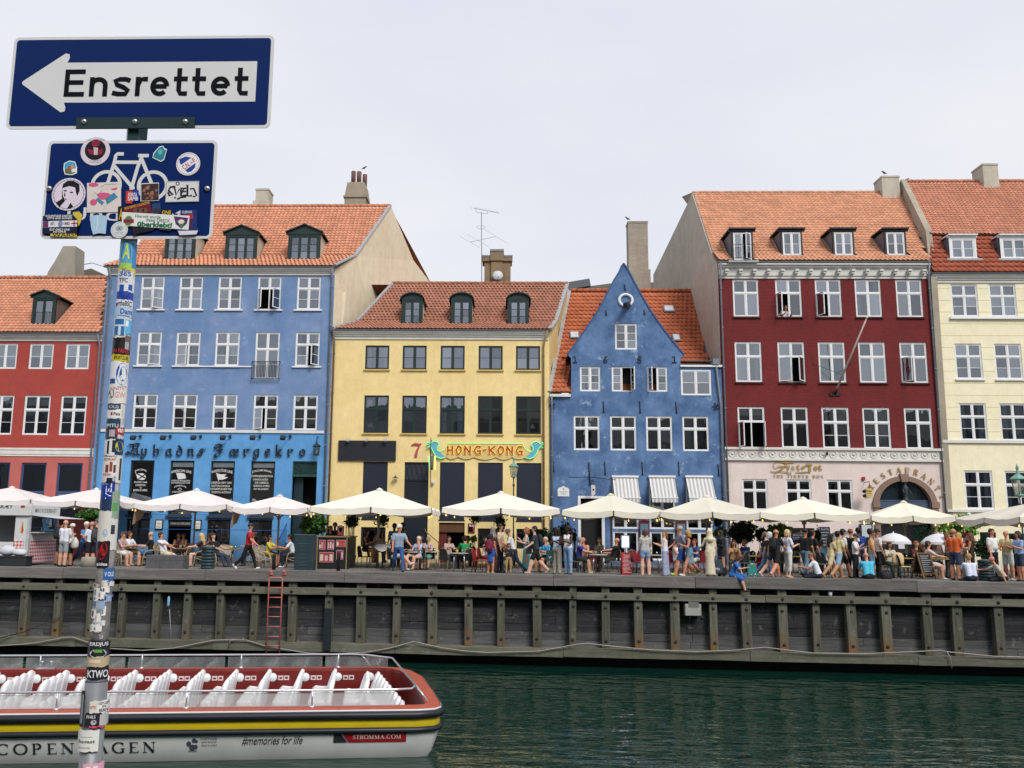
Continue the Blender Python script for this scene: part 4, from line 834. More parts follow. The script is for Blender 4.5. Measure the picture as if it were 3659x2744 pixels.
mb = MB().box(r[0], Y-.05, r[2], r[1], Y-.002, r[3]).box(r[0]+.03, Y-.056, r[2]+.03, r[1]-.03, Y-.051, r[3]-.03, 1).box(r[0]+.05, Y-.06, r[3]-.2, r[1]-.05, Y-.057, r[3]-.06, 2)
for i in range(4): mb.lathe([(.0, 0), (.07, 0)], 8, (0, 0, 0), 3); mb.v[-16:] = [(r[0]+.09+.1*(i % 2)+x, Y-.0595-.0005*i, r[2]+.12+.13*(i//2)+y) for x, y, z in mb.v[-16:]]
mb.build('poster_case', POST, H)
mb = MB().tube([pY('P5', 100, 380, Y-.3), pY('P5', 120, 440, Y-.3), pY('P5', 370, 650, Y-.9)], .025, 6).tube([pY('P5', 370, 650, Y-.9), pY('P5', 372, 800, Y-.9)], .025, 6); mb.build('handrail', mat('7a6a45', .4, metal=.6), H)
# ---------------------------------------------------------------- small blue gabled house of 1681
Y = FY-.03; H = house('gabled_house', 'small blue house with pointed gable dated 1681', 6.8, Y)
g6 = lambda x, y: (lambda p: (p.z, p.x))(pY('6', x, y, Y))
zw = g6(700, 1490)[0]; zsh = g6(265, 1178)[0]; xL, xR = g6(292, 1350)[1], g6(1105, 1350)[1]
Lg = [(265, 1175), (330, 1090), (420, 960), (500, 840), (560, 720), (610, 625), (645, 570), (662, 528), (680, 503)]; Rg = [(1130, 1180), (1030, 1060), (945, 945), (880, 850), (815, 740), (760, 640), (722, 565), (700, 528), (680, 503)]
L = [(0, X2), (zw, X2), (zw+.001, xL), (zsh-.18, xL)]+[g6(*p) for p in Lg]; Rr = [(0, X3), (zw, X3), (zw+.001, xR), (zsh-.18, xR)]+[g6(*p) for p in Rg]
top = max(L[-1][0], Rr[-1][0]); L[-1] = (top, L[-1][1]); Rr[-1] = (top, L[-1][1]+.05)
wt = rect('6', (617, 945, 782, 1138), Y); r1 = row('6', [(362, 1265, 503, 1447), (592, 1265, 745, 1447), (850, 1265, 1010, 1452)], Y)
r2 = row('7', [(262, -169, 500, 150), (602, -168, 840, 155), (934, -166, 1178, 158), (1272, -164, 1518, 162)], Y)
r3 = row('7', [(620, 398, 862, 880), (962, 402, 1205, 890), (1305, 406, 1550, 890)], Y); r4 = row('7', [(628, 908, 860, 1040), (970, 908, 1205, 1032), (1312, 910, 1550, 1040)], Y)
r4 = [(a, b, .25, d) for a, b, c_, d in r4]
dr = rect('7', (300, 578, 548, 1040), Y); dr = (dr[0], dr[1], 0, dr[3])
GB = plaster('466189', '6f8db6', .7, .35, dirt=(.05, .08, .18), bump=.45, scale=1.7, peel=.55, pc='a4b8d0')
wall(H, L, Rr, [wt]+r1+r2+r3+r4+[dr], Y, [GB], nd=.5)
wins(H, [wt], Y, style='two', nb=2); wins(H, r1, Y, style='two', nb=2, curts=['c.2'], special={1: dict(opn=[((1, 0), 105)], curt=None), 2: dict(opn=[((0, 0), 70)], curt=None)})
wins(H, r2, Y, style='dan', nb=0, curts=['b.4', None, None, None]); wins(H, r3, Y, style='dan', nb=0); wins(H, r4, Y, style='two', nb=0)
mb = MB().box(dr[0], Y-.03, 0, dr[0]+.14, Y+.14, dr[3]).box(dr[1]-.14, Y-.03, 0, dr[1], Y+.14, dr[3]).box(dr[0]+.14, Y-.025, dr[3]-.12, dr[1]-.14, Y+.135, dr[3]).box(dr[0]+.14, Y-.02, dr[3]-.62, dr[1]-.14, Y+.13, dr[3]-.52)
mb.build('door_frame', WHITE, H)
dm = thing  # (names below are parts of the house)
# boxed bay beside the gable
bx = rect('6', (1105, 1290, 1327, 1478), Y); zt = g6(1250, 1268)[0]
wall(H, [(zw, xR), (zt, xR)], [(zw, X3), (zt, X3)], [bx], Y+.012, [GB], name='bay_wall', nd=.5); window(H, bx, Y+.012, 'two', nb=1, rec=-.02)
mb = MB().box(xR-.02, Y-.1, zt, X3+.03, Y+.6, zt+.1); mb.build('bay_eave', WHITE, H)
MB().box(X3-.45, Y-.16, zt+.12, X3-.12, Y+.1, zt+.42).build('rainwater_head', PIPE, H)
# cornice left of the gable, iron numerals and wall anchors, gable crown
MB().box(X2+.02, Y-.16, zw-.02, xL-.03, Y-.004, zw+.12).build('cornice', OFFW, H)
IRON = mat((.015, .018, .03), .6)
for s, x in (('1', 322), ('6', 545), ('8', 797), ('1', 1058)):
 p = pY('6', x, 1212, Y-.04); k = .19; mb = MB()
 sg = {'1': [[(-.12, .13), (.0, .17), (.02, -.14)], [(-.14, -.16), (.0, -.14), (.12, -.16)]], '6': [[(.1, .16), (-.02, .12), (-.08, -.02), (-.07, -.12), (.02, -.17), (.09, -.1), (.06, .0), (-.04, .0), (-.08, -.06)]], '8': [[(.0, .0), (-.08, .06), (-.06, .14), (.0, .17), (.07, .13), (.07, .06), (.0, .0), (-.09, -.07), (-.07, -.15), (.0, -.18), (.08, -.14), (.09, -.06), (.0, .0)]]}[s]
 for st_ in sg: mb.tube([(a*.95, 0, b) for a, b in st_], .021, 6)
 mb.build('iron_numeral', IRON, H, loc=(p.x, Y-.04, p.z))
for k, L_ in (('6', [(530, 1520, 1600), (800, 1520, 1605), (1068, 1525, 1605), (688, 655, 695), (549, 845, 880), (832, 840, 875)]), ('7', [(548, 262, 375), (895, 262, 378), (1235, 262, 380), (1603, 280, 385), (70, 255, 350)])):
 for x, a, b in L_: p, q = pY(k, x, a, Y-.03), pY(k, x, b, Y-.03); MB().tube([(p.x, Y-.03, p.z), (p.x+.02, Y-.03, q.z)], .025, 6).obox((p.x+.02, Y-.03, q.z), (.1, .04, .05)).build('wall_anchor', IRON, H)
p = pY('6', 697, 772, Y-.05); mb = MB(); mb.tube([(.34*cos(R_(15*i)), 0, .31*sin(R_(15*i))) for i in range(24)], .075, 8, closed=True); mb.build('round_rim', WHITE, H, loc=(p.x, Y-.04, p.z))
mb = MB().bar(pY('6', 720, 800, Y), pY('6', 692, 862, Y-1.1)+Vector((0, 0, .35)), .2, .24); mb.build('hoist_beam', BLACK, H)
cp = MB(); A = [(q[1], q[0]) for q in L[4:]]+[(q[1], q[0]) for q in Rr[4:]][::-1][1:]
for a, b in zip(A, A[1:]): cp.bar((a[0], Y+.11, a[1]+.03), (b[0], Y+.11, b[1]+.03), .3, .07)
cp.build('gable_coping', mat('34507f'), H)
# gable roof behind the front, main roof across
YR = Y+5.5; zr = pY('6', 500, 703, YR).z; ze = pY('6', 220, 1452, Y-.2).z; pr = [(Y+.03, ze), (YR, zr)]
xl = [pY('6', 135, 1450, Y-.2).x, pY('6', 280, 706, YR).x]; xr = [X3+1.2, pY('6', 1197, 702, YR).x]
xr[0] = xr[1]+(pY('6', 1305, 1225, Y+1.5).x-xr[1])*1.42; zcut = pY('6', 1200, 1228, Y+1.6).z
ap = (L[-1][1], top)
def keep(x, z):
 if x > ap[0] and z < zcut: return False
 if np.interp(z, [q[0] for q in L], [q[1] for q in L])-.1 < x < np.interp(z, [q[0] for q in Rr], [q[1] for q in Rr])+.05 and z < top-.2: return False
 return True
roof(H, pr, xl, xr, 'ba6a48', w=.26, l=.34, zinc='0', keep=keep, near=300)
for s, pts in ((-1, L[4:]), (1, Rr[4:])):
 mb = MB(); n = len(pts)
 for (z_a, x_a), (z_b, x_b) in zip(pts, pts[1:]): mb.add([(x_a, Y+.2, z_a-.03), (x_b, Y+.2, z_b-.03), (x_b, YR, z_b-.03), (x_a, YR-3.5, z_a-.03)], [(0, 1, 2, 3)])
 mb.build('gable_roof', mat('9c4a2c', .85, .3), H)
for x, y, w_ in ((1015, 848, 75), (316, 1043, 68), (1070, 1062, 56)):
 q = hit_roof('6', x, y, [Vector((0, *v)) for v in pr]); mb = MB(); w2 = w_/2/2.07*q.y/FPX*1.05; mb.obox(q+Vector((0, -.05, .06)), (w2*2, .62, .12), MR(R_(48), 3, 'X'), 0); mb.obox(q+Vector((0, -.105, .11)), (w2*2-.12, .5, .02), MR(R_(48), 3, 'X'), 1); mb.build('skylight', [ZINC, mat((.55, .57, .6), .2, .05, spec=.8)], H)
MB().box(X2+.3, Y+1.5, 0, X3-.05, Y+7, zw-.1).build('body', INTER, H)
MB().add([(xl[1], YR, zr-.05), (xr[1], YR, zr-.05), (xr[1], YR+5, zr-5), (xl[1], YR+5, zr-5)], [(0, 1, 2, 3)]).build('rear_roof', mat('8f4a32'), H)
o, a, b, zt = chimney(H, '6', 716, 862, 185, 560, YR+1.6, CHB, dep=.8, base=.1, bh=.12, label='very tall brick chimney')
gutter(H, xR+.1, X3-.2, zcut-.15, Y+.6, .06); downpipe(H, [(X3-.28, Y-.1, zt_ if False else zw+1.6), (X3-.12, Y-.1, zw-.4), (X3-.12, Y-.1, .1)]); downpipe(H, [(X2+.1, Y-.2, zw), (X2+.12, Y-.08, zw-.5), (X2+.12, Y-.08, .1)])
for k, x, y in (('6', 150, 1555), ('6', 1362, 1560)):
 p = pY(k, x, y, Y-.04); mb = MB()
 for i in range(5): mb.tube([(.0, 0, 0), (.13*cos(R_(72*i+20)), 0, .16*sin(R_(72*i+20))), (.16*cos(R_(72*i+50)), 0, .2*sin(R_(72*i+50)))], .025, 5)
 mb.build('iron_ornament', IRON, H, loc=(p.x, Y-.05, p.z))
# awnings
STR = [mat((.62, .61, .6), .8, .05), mat((.36, .36, .36), .8, .05)]
for i, (xa, xb, xc, xd) in enumerate(((622, 855, 655, 893), (962, 1197, 1002, 1240), (1303, 1545, 1340, 1580))):
 pa, pb = pY('7', xa, 405, Y-.08), pY('7', xb, 405, Y-.08); n = 14; out = .85; zb = pY('7', (xc+xd)/2, 598, Y-out).z; mb = MB()
 for j in range(n):
  u0, u1 = j/n, (j+1)/n; A = [(pa.x+(pb.x-pa.x)*u, Y-.08, pa.z) for u in (u0, u1)]; B_ = [(pa.x+(pb.x-pa.x)*u, Y-out, zb) for u in (u1, u0)]
  mb.add(A+B_, [(0, 1, 2, 3)], j % 2); mb.add([B_[1], B_[0], (B_[0][0], Y-out-.01, zb-.18), ((B_[0][0]+B_[1][0])/2, Y-out-.01, zb-.24), (B_[1][0], Y-out-.01, zb-.18)], [(0, 1, 2, 3, 4)], j % 2)
 o = mb.build('striped_awning', STR, H); MB().box(pa.x-.04, Y-.16, pa.z, pb.x+.04, Y-.01, pa.z+.1).build('awning_cassette', WHITE, o); MB().box(pa.x-.02, Y-out-.02, zb-.01, pb.x+.02, Y-out+.03, zb+.05).build('awning_bar', WHITE, o)
 for x in (pa.x+.02, pb.x-.02): MB().tube([(x, Y-.05, pa.z-1.3), (x, Y-out, zb+.02)], .015, 5).build('awning_arm', WHITE, o)
p = pY('7', 165, 535, Y-.03); mb = MB().prism([(p.x-.29, p.z-.25), (p.x+.29, p.z-.25), (p.x+.29, p.z+.12), (p.x+.22, p.z+.18), (p.x+.12, p.z+.2), (p.x, p.z+.27), (p.x-.12, p.z+.2), (p.x-.22, p.z+.18), (p.x-.29, p.z+.12)], Y-.03, Y-.002)
text(mb, '9', p.x-.04, p.x+.04, p.z+.06, p.z+.17, Y-.032, 1)
for j, s in enumerate(('NYHAVNS ÆLDSTE HUS', 'OPFØRT 1681', 'NYHAVN 9')): text(mb, s, p.x-.2+.05*j, p.x+.2-.05*j, p.z-.03-.07*j, p.z+.01-.07*j, Y-.032, 1)
mb.build('white_plaque', [WHITE, BLACK], H)
MB().tube([pY('7', 215, 405, Y-.9), pY('7', 405, 402, Y-.06), pY('7', 650, 428, Y-.9)], .02, 5).tube([pY('7', 403, 262, Y-.06), pY('7', 412, 480, Y-.06)], .03, 5).build('lamp_bracket', BLACK, H)
q = pY('7', 443, 520, Y-.5); hs = thing('hanging_sign', 'small shield sign with red emblem hanging above the gabled house door', 'sign', q, world=True)
MB().prism([(q.x-.1, q.z-.27), (q.x-.1, q.z+.22), (q.x+.0, q.z+.26), (q.x+.1, q.z+.2), (q.x+.1, q.z-.2), (q.x, q.z-.3)], Y-.5, Y-.46).build('panel', mat((.55, .53, .5), .6), hs); MB().lathe([(.001, 0), (.05, 0)], 8).build('emblem', mat('9c3a30'), hs, loc=(q.x, Y-.503, q.z)).rotation_euler = (R_(90), 0, 0)
MB().tube([(q.x, Y-.5, q.z+.25), (q.x, Y-.5, q.z+.5), (q.x, Y, q.z+.5)], .015, 5).build('bracket', BLACK, hs)
for xa, xb in ((872, 960), (1212, 1305)):
 r = rect('7', (xa, 815, xb, 975), Y-.08); MB().box(r[0], Y-.1, r[2], r[1], Y-.002, r[3]).prism([(r[0]-.04, r[3]), (r[1]+.04, r[3]), ((r[0]+r[1])/2, r[3]+.1)], Y-.12, Y-.004).box(r[0]+.05, Y-.104, r[2]+.2, r[1]-.05, Y-.101, r[3]-.12, 1).box(r[0]+.05, Y-.104, r[2]+.06, r[1]-.05, Y-.101, r[2]+.19, 2).build('menu_case', [mat('6d1418', .5), mat((.1, .22, .3), .3), mat((.5, .5, .48))], H)
# ---------------------------------------------------------------- dark red house
Y = FY+.01; H = house('dark_red_house', 'dark red brick house over a pale pink restaurant front', 16.7, Y)
r1 = row('8', [(310, 912, 478, 1155), (590, 912, 757, 1157), (850, 912, 1018, 1157), (1108, 912, 1280, 1157), (1378, 912, 1548, 1157)], Y)
r2 = row('8', [(325, 1320, 497, 1583), (607, 1322, 778, 1585), (870, 1322, 1045, 1587), (1133, 1322, 1310, 1587), (1403, 1322, 1582, 1587)], Y)
r3 = row('R1', [(263, 198, 446, 475), (558, 200, 742, 480), (838, 203, 1022, 482), (1115, 203, 1303, 484), (1400, 203, 1588, 484)], Y)
r4 = row('R1', [(292, 690, 465, 905), (590, 693, 765, 905), (870, 697, 1045, 908)], Y)
zc0, zc1 = rect('8', (300, 812, 1500, 908), Y)[2:]; zf0, zf1 = rect('R1', (300, 492, 1600, 555), Y)[2:]
aL, aR = pY('R1', 1222, 870, Y).x, pY('R1', 1580, 870, Y).x; zsp = pY('R1', 1400, 870, Y).z; zap = pY('R1', 1400, 703, Y).z; oL, oR = pY('R1', 1185, 870, Y).x, pY('R1', 1625, 870, Y).x; zop = pY('R1', 1400, 670, Y).z
ah = (oL+.05, oR-.05, 0, zop-.03)
nh = rect('Q3', (285, 960, 575, 1200), Y); nh = (nh[0], nh[1], .6, nh[3])
DR = plaster('75292b', '631f21', .5, .12, brick=True); PK = plaster('d4c4be', 'dcd0ca', .5, .15, dirt=(.35, .25, .24), bump=.15)
wall(H, [(0, X3), (zc1, X3)], [(0, X4), (zc1, X4)], r1+r2+r3+r4+[ah, nh], Y, [PK, DR], split=(zf1,))
RS = (mat('4a1618'), .05)
wins(H, r1, Y, nb=0, sill=RS, curts=[None, None, None, 'c.2', None], special={1: dict(opn=[((0, 0), 80)]), 2: dict(opn=[((0, 0), 70)])})
wins(H, r2, Y, nb=0, sill=RS, curts=['c.2', None, 'c.4', 'f', None], special={1: dict(opn=[((0, 0), 30), ((1, 0), 50)]), 4: dict(opn=[((0, 0), 60)])})
wins(H, r3, Y, nb=0, curts=['b.2', None, None, 'f', None], special={0: dict(opn=[((0, 0), 80), ((1, 0), 80)]), 2: dict(nb=1), 3: dict(nb=1)}); wins(H, r4, Y, nb=0, curts=['b.12'])
window(H, nh, Y, 'two', mat('6b5a48'), 0, rec=.12)
cornice(H, X3+.03, X4-.03, zc0, zc1, Y, m=mat((.6, .59, .55), .7, .1), steps=((0, .05), (.18, .1), (.3, .07), (.72, .2), (.86, .3)), mod=.72)
fz = MB().box(X3+.03, Y-.05, zf0, X4-.03, Y-.003, zf1-.02).box(X3+.02, Y-.12, zf0-.1, X4-.02, Y-.002, zf0).box(X3+.02, Y-.14, zf1-.02, X4-.02, Y-.002, zf1+.1); fo = fz.build('frieze', mat((.62, .61, .57), .7, .1), H)
zz = (zf0+zf1)/2; hh = (zf1-zf0)*.42; rs = MB(); rs.tube([(hh*.85*cos(R_(30*i)), 0, hh*.85*sin(R_(30*i))) for i in range(12)], .03, 5, closed=True); rs.lathe([(.0, .04), (hh*.3, .02), (hh*.45, 0)], 8); rs.v = [(a, (b if i < 60 else -abs(c_)), (c_ if i < 60 else b)) for i, (a, b, c_) in enumerate(rs.v)]
rm = rs.mesh('rosette', mat((.6, .59, .55), .7, .1))
for i in range(21): inst(rm, 'rosette', fo, MT((X3+.4+(X4-X3-.8)*i/20, Y-.055, zz)))
# arch: stone ring, dark glazed tympanum, beam and doors
am = plaster('8d7568', '776257', .6, .2, bump=.5); xm = (aL+aR)/2
ao = MB(); A, B_ = [], []
for i in range(25):
 t = PI-PI*i/24; A.append((xm+(oR-oL)/2*cos(t), zsp+(zop-zsp)*sin(t))); B_.append((xm+(aR-aL)/2*cos(t), zsp+(zap-zsp)*sin(t)))
strip(ao, A, B_, Y-.09, 0, .3); ao.box(oL, Y-.09, 0, aL, Y+.21, zsp).box(aR, Y-.09, 0, oR, Y+.21, zsp); ao.box(oL-.05, Y-.14, zsp-.12, aL+.02, Y+.2, zsp+.18).box(aR-.02, Y-.14, zsp-.12, oR+.05, Y+.2, zsp+.18)
ao.prism([(xm-.14, zap-.06), (xm+.14, zap-.06), (xm+.22, zop+.1), (xm-.22, zop+.1)], Y-.18, Y+.1); ao.build('stone_arch', am, H)
sp = MB(); C_ = [(ah[0], zsp), (ah[0], ah[3]+.05), (ah[1], ah[3]+.05), (ah[1], zsp)]
sp.prism([(A[i][0], A[i][1]) for i in range(0, 13)]+[(xm, ah[3]+.06), (ah[0]-.02, ah[3]+.06)], Y-.002, Y+.1); sp.prism([(A[i][0], A[i][1]) for i in range(24, 11, -1)]+[(xm, ah[3]+.06), (ah[1]+.02, ah[3]+.06)], Y-.002, Y+.1); sp.build('arch_spandrel', PK, H)
MB().prism(B_, Y+.22, Y+.24).build('tympanum_glass', mat((.015, .025, .035), .12, .2, spec=.8), H)
MB().box(aL, Y+.12, zsp-.15, aR, Y+.26, zsp+.2).box(aL, Y+.1, zsp+.2, aR, Y+.27, zsp+.27).build('arch_beam', mat('41526a'), H); MB().box(aL, Y+1.0, 0, aR, Y+1.05, zsp).build('passage_gate', mat((.014, .014, .016), .5), H)
st_ = MB().lathe([(.18, 0), (.16, .06), (.1, .09), (.11, .22), (.14, .38), (.13, .54), (.15, .66), (.07, .76), (.05, .79), (.07, .86), (.06, .92), (.02, .98)], 9, (xm+.05, Y-.05, zsp+.22), 0, True, 1, .8).tube([(xm+.16, Y-.1, zsp+.78), (xm+.26, Y-.2, zsp+.6), (xm+.28, Y-.22, zsp+.5)], .035, 6).tube([(xm-.08, Y-.1, zsp+.8), (xm-.14, Y-.2, zsp+.66), (xm-.02, Y-.22, zsp+.62)], .035, 6)
tag(st_.build('statue', mat('2f3a3c', .6, .3)), 'small dark statue of a robed figure under the stone arch', 'statue')
# lettering in gold
GOLD = mat((.5, .32, .09), .35, .1, metal=.55)
LE = bpy.data.objects.new('restaurant_lettering', None); link(LE, H); LE['label'] = 'gold lettering Fyrtøjet, The Tinder Box, above three windows'
q3 = lambda x, y: (lambda p: (p.x, p.z))(pY('Q3', x, y, Y-.06))
mb = MB(); ribbon(mb, [q3(330, 180), q3(290, 172), q3(230, 180), q3(170, 165), q3(110, 170), q3(80, 205), q3(95, 245), q3(130, 240), q3(150, 200)], [.02, .06, .08, .05, .03, .03, .03, .03, .02], Y-.06, 0, .02)
ribbon(mb, [q3(232, 190), q3(200, 235), q3(165, 270), q3(110, 292), q3(60, 285), q3(48, 272)], [.05, .09, .09, .05, .03, .02], Y-.063, 0, .02); ribbon(mb, [q3(150, 225), q3(240, 222)], .05, Y-.066, 0, .02); ribbon(mb, [q3(165, 285), q3(230, 290), q3(300, 308), q3(285, 288)], [.02, .04, .03, .02], Y-.069, 0, .02); mb.build('letter', GOLD, LE)
for s, a, b, t, u in (('y', 232, 285, 210, 290), ('R', 298, 345, 222, 268), ('t', 355, 400, 195, 268), ('ø', 410, 470, 214, 272), ('j', 490, 535, 200, 300), ('e', 560, 610, 218, 270), ('t', 612, 662, 200, 270)):
 mb = MB(); p0, p1 = q3(a, u), q3(b, t); text(mb, s, p0[0]+.02, p1[0]-.02, p0[1], p1[1], Y-.06, bold=.03); mb.build('letter', GOLD, LE)
mb = MB(); ribbon(mb, [q3(345, 290), q3(420, 295), q3(510, 285), q3(530, 270)], [.02, .05, .04, .02], Y-.064, 0, .02); mb.build('flourish', GOLD, LE)
mb = MB(); mb.prism([q3(472, 215), q3(540, 215), q3(545, 188), q3(525, 200), q3(507, 182), q3(488, 200), q3(468, 190)], Y-.07, Y-.05); mb.build('crown', GOLD, LE)
mb = MB(); p0, p1 = q3(82, 355), q3(680, 325); seriftext(mb, 'THE TINDER BOX', p0[0], p1[0], p0[1], p1[1], Y-.05, 0, .015, gap=.5); mb.build('letter_row', GOLD, LE)
LE = bpy.data.objects.new('arch_lettering', None); link(LE, H); LE['label'] = 'gold arched lettering RESTAURANT over the stone arch'
cz = zsp-.25;
for i, s in enumerate('RESTAURANT'):
 t = R_(143-(143-37)*i/9); rx, rz = (oR-oL)/2+.36, zop-cz+.36; mb = MB(); G, w_ = serif_glyph(s); k = .28; an = t-PI/2; sl_ = math.atan2(rz*cos(t), -rx*sin(t))+PI
 for j, (pts, ws) in enumerate(G): ribbon(mb, [((a-w_/2)*k, b*k) for a, b in pts], [v*k*1.3 for v in ws], -.0006*j, 0, .02)
 o = mb.build('letter', GOLD, LE, loc=(xm+rx*cos(t)*.98, Y-.06, cz+rz*sin(t)-.2)); o.rotation_euler = (0, -sl_, 0)
for sx in (-1, 1): mb = MB(); ribbon(mb, [(.12*sx, -.06), (.05*sx, .06), (-.03*sx, -.02), (-.08*sx, .08)], .05, 0, 0, .02); mb.build('flourish', GOLD, LE, loc=(xm+sx*((oR-oL)/2+.22), Y-.06, zsp+.42))
gutter(H, X3-.05, X4+.05, zc1+.06, Y-.22); downpipe(H, [(X3+.1, Y-.3, zc1), (X3+.1, Y-.1, zc0-.1), (X3+.12, Y-.1, .1)]); downpipe(H, [(X4-.12, Y-.3, zc1), (X4-.1, Y-.1, zc0-.1), (X4-.1, Y-.1, 2.6)])
YR = Y+5.6; rg = pY('8', 660, 347, YR); ze = zc1+.09; pr = [(Y-.36, ze), (Y+.5, ze+(rg.z-ze)*.12), (YR, rg.z)]; pv = [Vector((0, *q)) for q in pr]; ex = []
for i, fc in enumerate([(300, 600, 440, 780), (622, 598, 762, 748), (960, 598, 1100, 748), (1300, 598, 1440, 748)]):
 D, e = dormer(H, '8', fc, pv, 'shed', mat('1c1a1f', .5), nb=1, cheek=mat('5a636e', .5), lab='dark flat-roofed dormer, %s from the left' % ['first, with a French window,', 'second', 'third', 'fourth'][i], opn=[((1, 0), 40)] if i == 0 else ()); ex.append(e)
 if i == 0:
  x0_, x1_, za, zb = e; yd = hit_roof('8', 370, 780, pv).y-.28; mb = MB()
  for z in (za+.02, za+.75): mb.box(x0_, yd-.02, z, x1_, yd, z+.025)
  for j in range(9): x = x0_+.02+(x1_-x0_-.04)*j/8; mb.box(x-.008, yd-.018, za+.02, x+.008, yd-.004, za+.75)
  mb.build('dormer_railing', BLACK, D)
XLl = [X3-.02, pY('8', 172, 720, Y+.5).x, pY('8', 45, 358, YR).x]; XRr = [X4-.0, X4+.1, pY('8', 1395, 345, YR).x+.35]
roof(H, pr, XLl, XRr, 'd49a7a', w=.23, l=.3, excl=ex)
SG = plaster('b2aca0', 'c2bcb0', .6, .35, dirt=(.14, .13, .12), bump=.9, scale=2.2)
b1 = pY('6', 1165, 60, YR+.8); b2 = pY('6', 900, 585, YR+6.5)
A = [(X3, Y+.02, 0), (X3, Y+.02, ze-.1), (XLl[1]-.04, Y+.5, pr[1][1]-.02), (XLl[2]-.04, YR, rg.z+.05), (XLl[2]-.5, YR+.7, rg.z+.05), (b1.x-.1, YR+.8, b1.z), (b2.x, YR+6.5, b2.z), (b2.x, YR+6.5, 0)]
n = len(A); gw = MB().add(A+[(p[0]+.35, p[1], p[2]) for p in A], [list(range(n)), list(range(2*n-1, n-1, -1))]+[(i, (i+1) % n, n+(i+1) % n, n+i) for i in range(n)]); gw.build('gable_wall', SG, H)
MB().add([(XLl[2], YR, rg.z-.05), (XRr[2], YR, rg.z-.05), (XRr[2]+2, YR+6.5, b2.z), (b2.x, YR+6.5, b2.z)], [(0, 1, 2, 3)]).build('rear_roof', mat('8f4a32'), H)
MB().box(X3+.4, Y+1.5, 0, X4-.05, Y+9, zc1-.1).build('body', INTER, H)
chimney(H, '8', 1285, 1400, 232, 375, YR-.5, CHM, dep=1.1, base=.02, bh=0)
fp = thing('flagpole', 'bare white flagpole slanting out from the dark red front', 'flagpole', pY('8', 985, 1640, Y), world=True)
MB().tube([pY('8', 983, 1640, Y-.15), pY('8', 1185, 1162, Y-2.6)], [.06, .035], 8).lathe([(.0, .06), (.06, .03), (.05, -.03), (0, -.06)], 8, pY('8', 1185, 1162, Y-2.6)).build('pole', mat((.5, .46, .4), .5), fp); p = pY('R1', 922, 112, Y); MB().box(p.x-.28, Y-.06, p.z-.08, p.x+.28, Y-.002, p.z+.06).tube([(p.x, Y-.02, p.z), pY('8', 990, 1628, Y-.25)], .07, 6).build('socket', BLACK, fp)
MB().tube([pY('8', 830, 1460, Y-.02), pY('8', 1020, 1535, Y-.7)], .012, 4).tube([pY('8', 1090, 1450, Y-.02), pY('8', 1020, 1535, Y-.7)], .012, 4).build('stay', IRON, fp)
q = pY('Q3', 1222, 540, Y-.6); hs = thing('hanging_sign', 'gold shield sign hanging on the pink wall beside the arch', 'sign', q, world=True)
mb = MB().prism([(q.x-.16, q.z+.22), (q.x+.16, q.z+.22), (q.x+.16, q.z-.1), (q.x+.1, q.z-.22), (q.x, q.z-.28), (q.x-.1, q.z-.22), (q.x-.16, q.z-.1)], Y-.64, Y-.56); text(mb, 'Fyrtøjet', q.x-.13, q.x+.13, q.z+.02, q.z+.14, Y-.643, 1, bold=.02); mb.box(q.x-.1, Y-.643, q.z-.04, q.x+.1, Y-.642, q.z-.02, 1); mb.build('shield', [mat((.55, .4, .15), .5), BLACK], hs)
MB().tube([(q.x+.05, Y-.6, q.z+.2), (q.x+.05, Y-.6, q.z+.55), (q.x+.05, Y, q.z+.55)], .018, 5).build('bracket', BLACK, hs)
for dz in (.06, -.16): MB().lathe([(.0, 0), (.085, .0), (.07, .14), (.02, .18)], 10).build('spotlight', BLACK, hs, loc=(q.x-.24, Y-.6, q.z+dz)).rotation_euler = (R_(70), 0, 0)
p = pY('Q3', 1157, 368, Y-.05); MB().box(p.x-.07, Y-.1, p.z-.08, p.x+.07, Y-.002, p.z+.08).build('alarm_box', mat('a02020'), H)
p = pY('Q3', 722, 68, Y-.2); MB().lathe([(.05, 0), (.06, .14), (.03, .18)], 8, (p.x, Y-.2, p.z-.1)).tube([(p.x, Y-.2, p.z), (p.x, Y-.05, p.z+.05)], .012, 5).build('camera', BLACK, H)
# ---------------------------------------------------------------- pale yellow house
Y = FY+.04; XE = 36; H = house('pale_yellow_house', 'pale yellow house with white windows at the right edge', 28, Y)
def ext(r): d = r[1][0]-r[0][0]; return r+[(r[0][0]+d*i, r[0][1]+d*i, r[0][2], r[0][3]) for i in (2, 3)]
r1 = ext(row('8', [(1737, 943, 1912, 1155), (1988, 943, 2163, 1155)], Y)); r2 = ext(row('8', [(1763, 1332, 1940, 1565), (2022, 1332, 2200, 1563)], Y))
r3 = ext(row('R1', [(1775, 172, 1960, 425), (2052, 175, 2235, 430)], Y)); r4 = ext(row('R1', [(1808, 632, 2005, 900), (2088, 635, 2280, 895)], Y))
r5 = [rect('Q2', (1045, 525, 1345, 700), Y), rect('Q2', (1578, 550, 1880, 700), Y)]; r5 = [(a, b, .4, d) for a, b, c_, d in r5]
zc0, zc1 = rect('8', (1700, 885, 2200, 935), Y)[2:]; zs = pY('R1', 1950, 436, Y).z; zs2 = pY('R1', 1850, 908, Y).z
PY_ = plaster('e6dfbe', 'ece6cc', .4, .08, dirt=(.5, .45, .3), bump=.1)
wall(H, [(0, X4), (zc1, X4)], [(0, XE), (zc1, XE)], r1+r2+r3+r4+r5, Y, [PY_])
WS = (WHITE, .06)
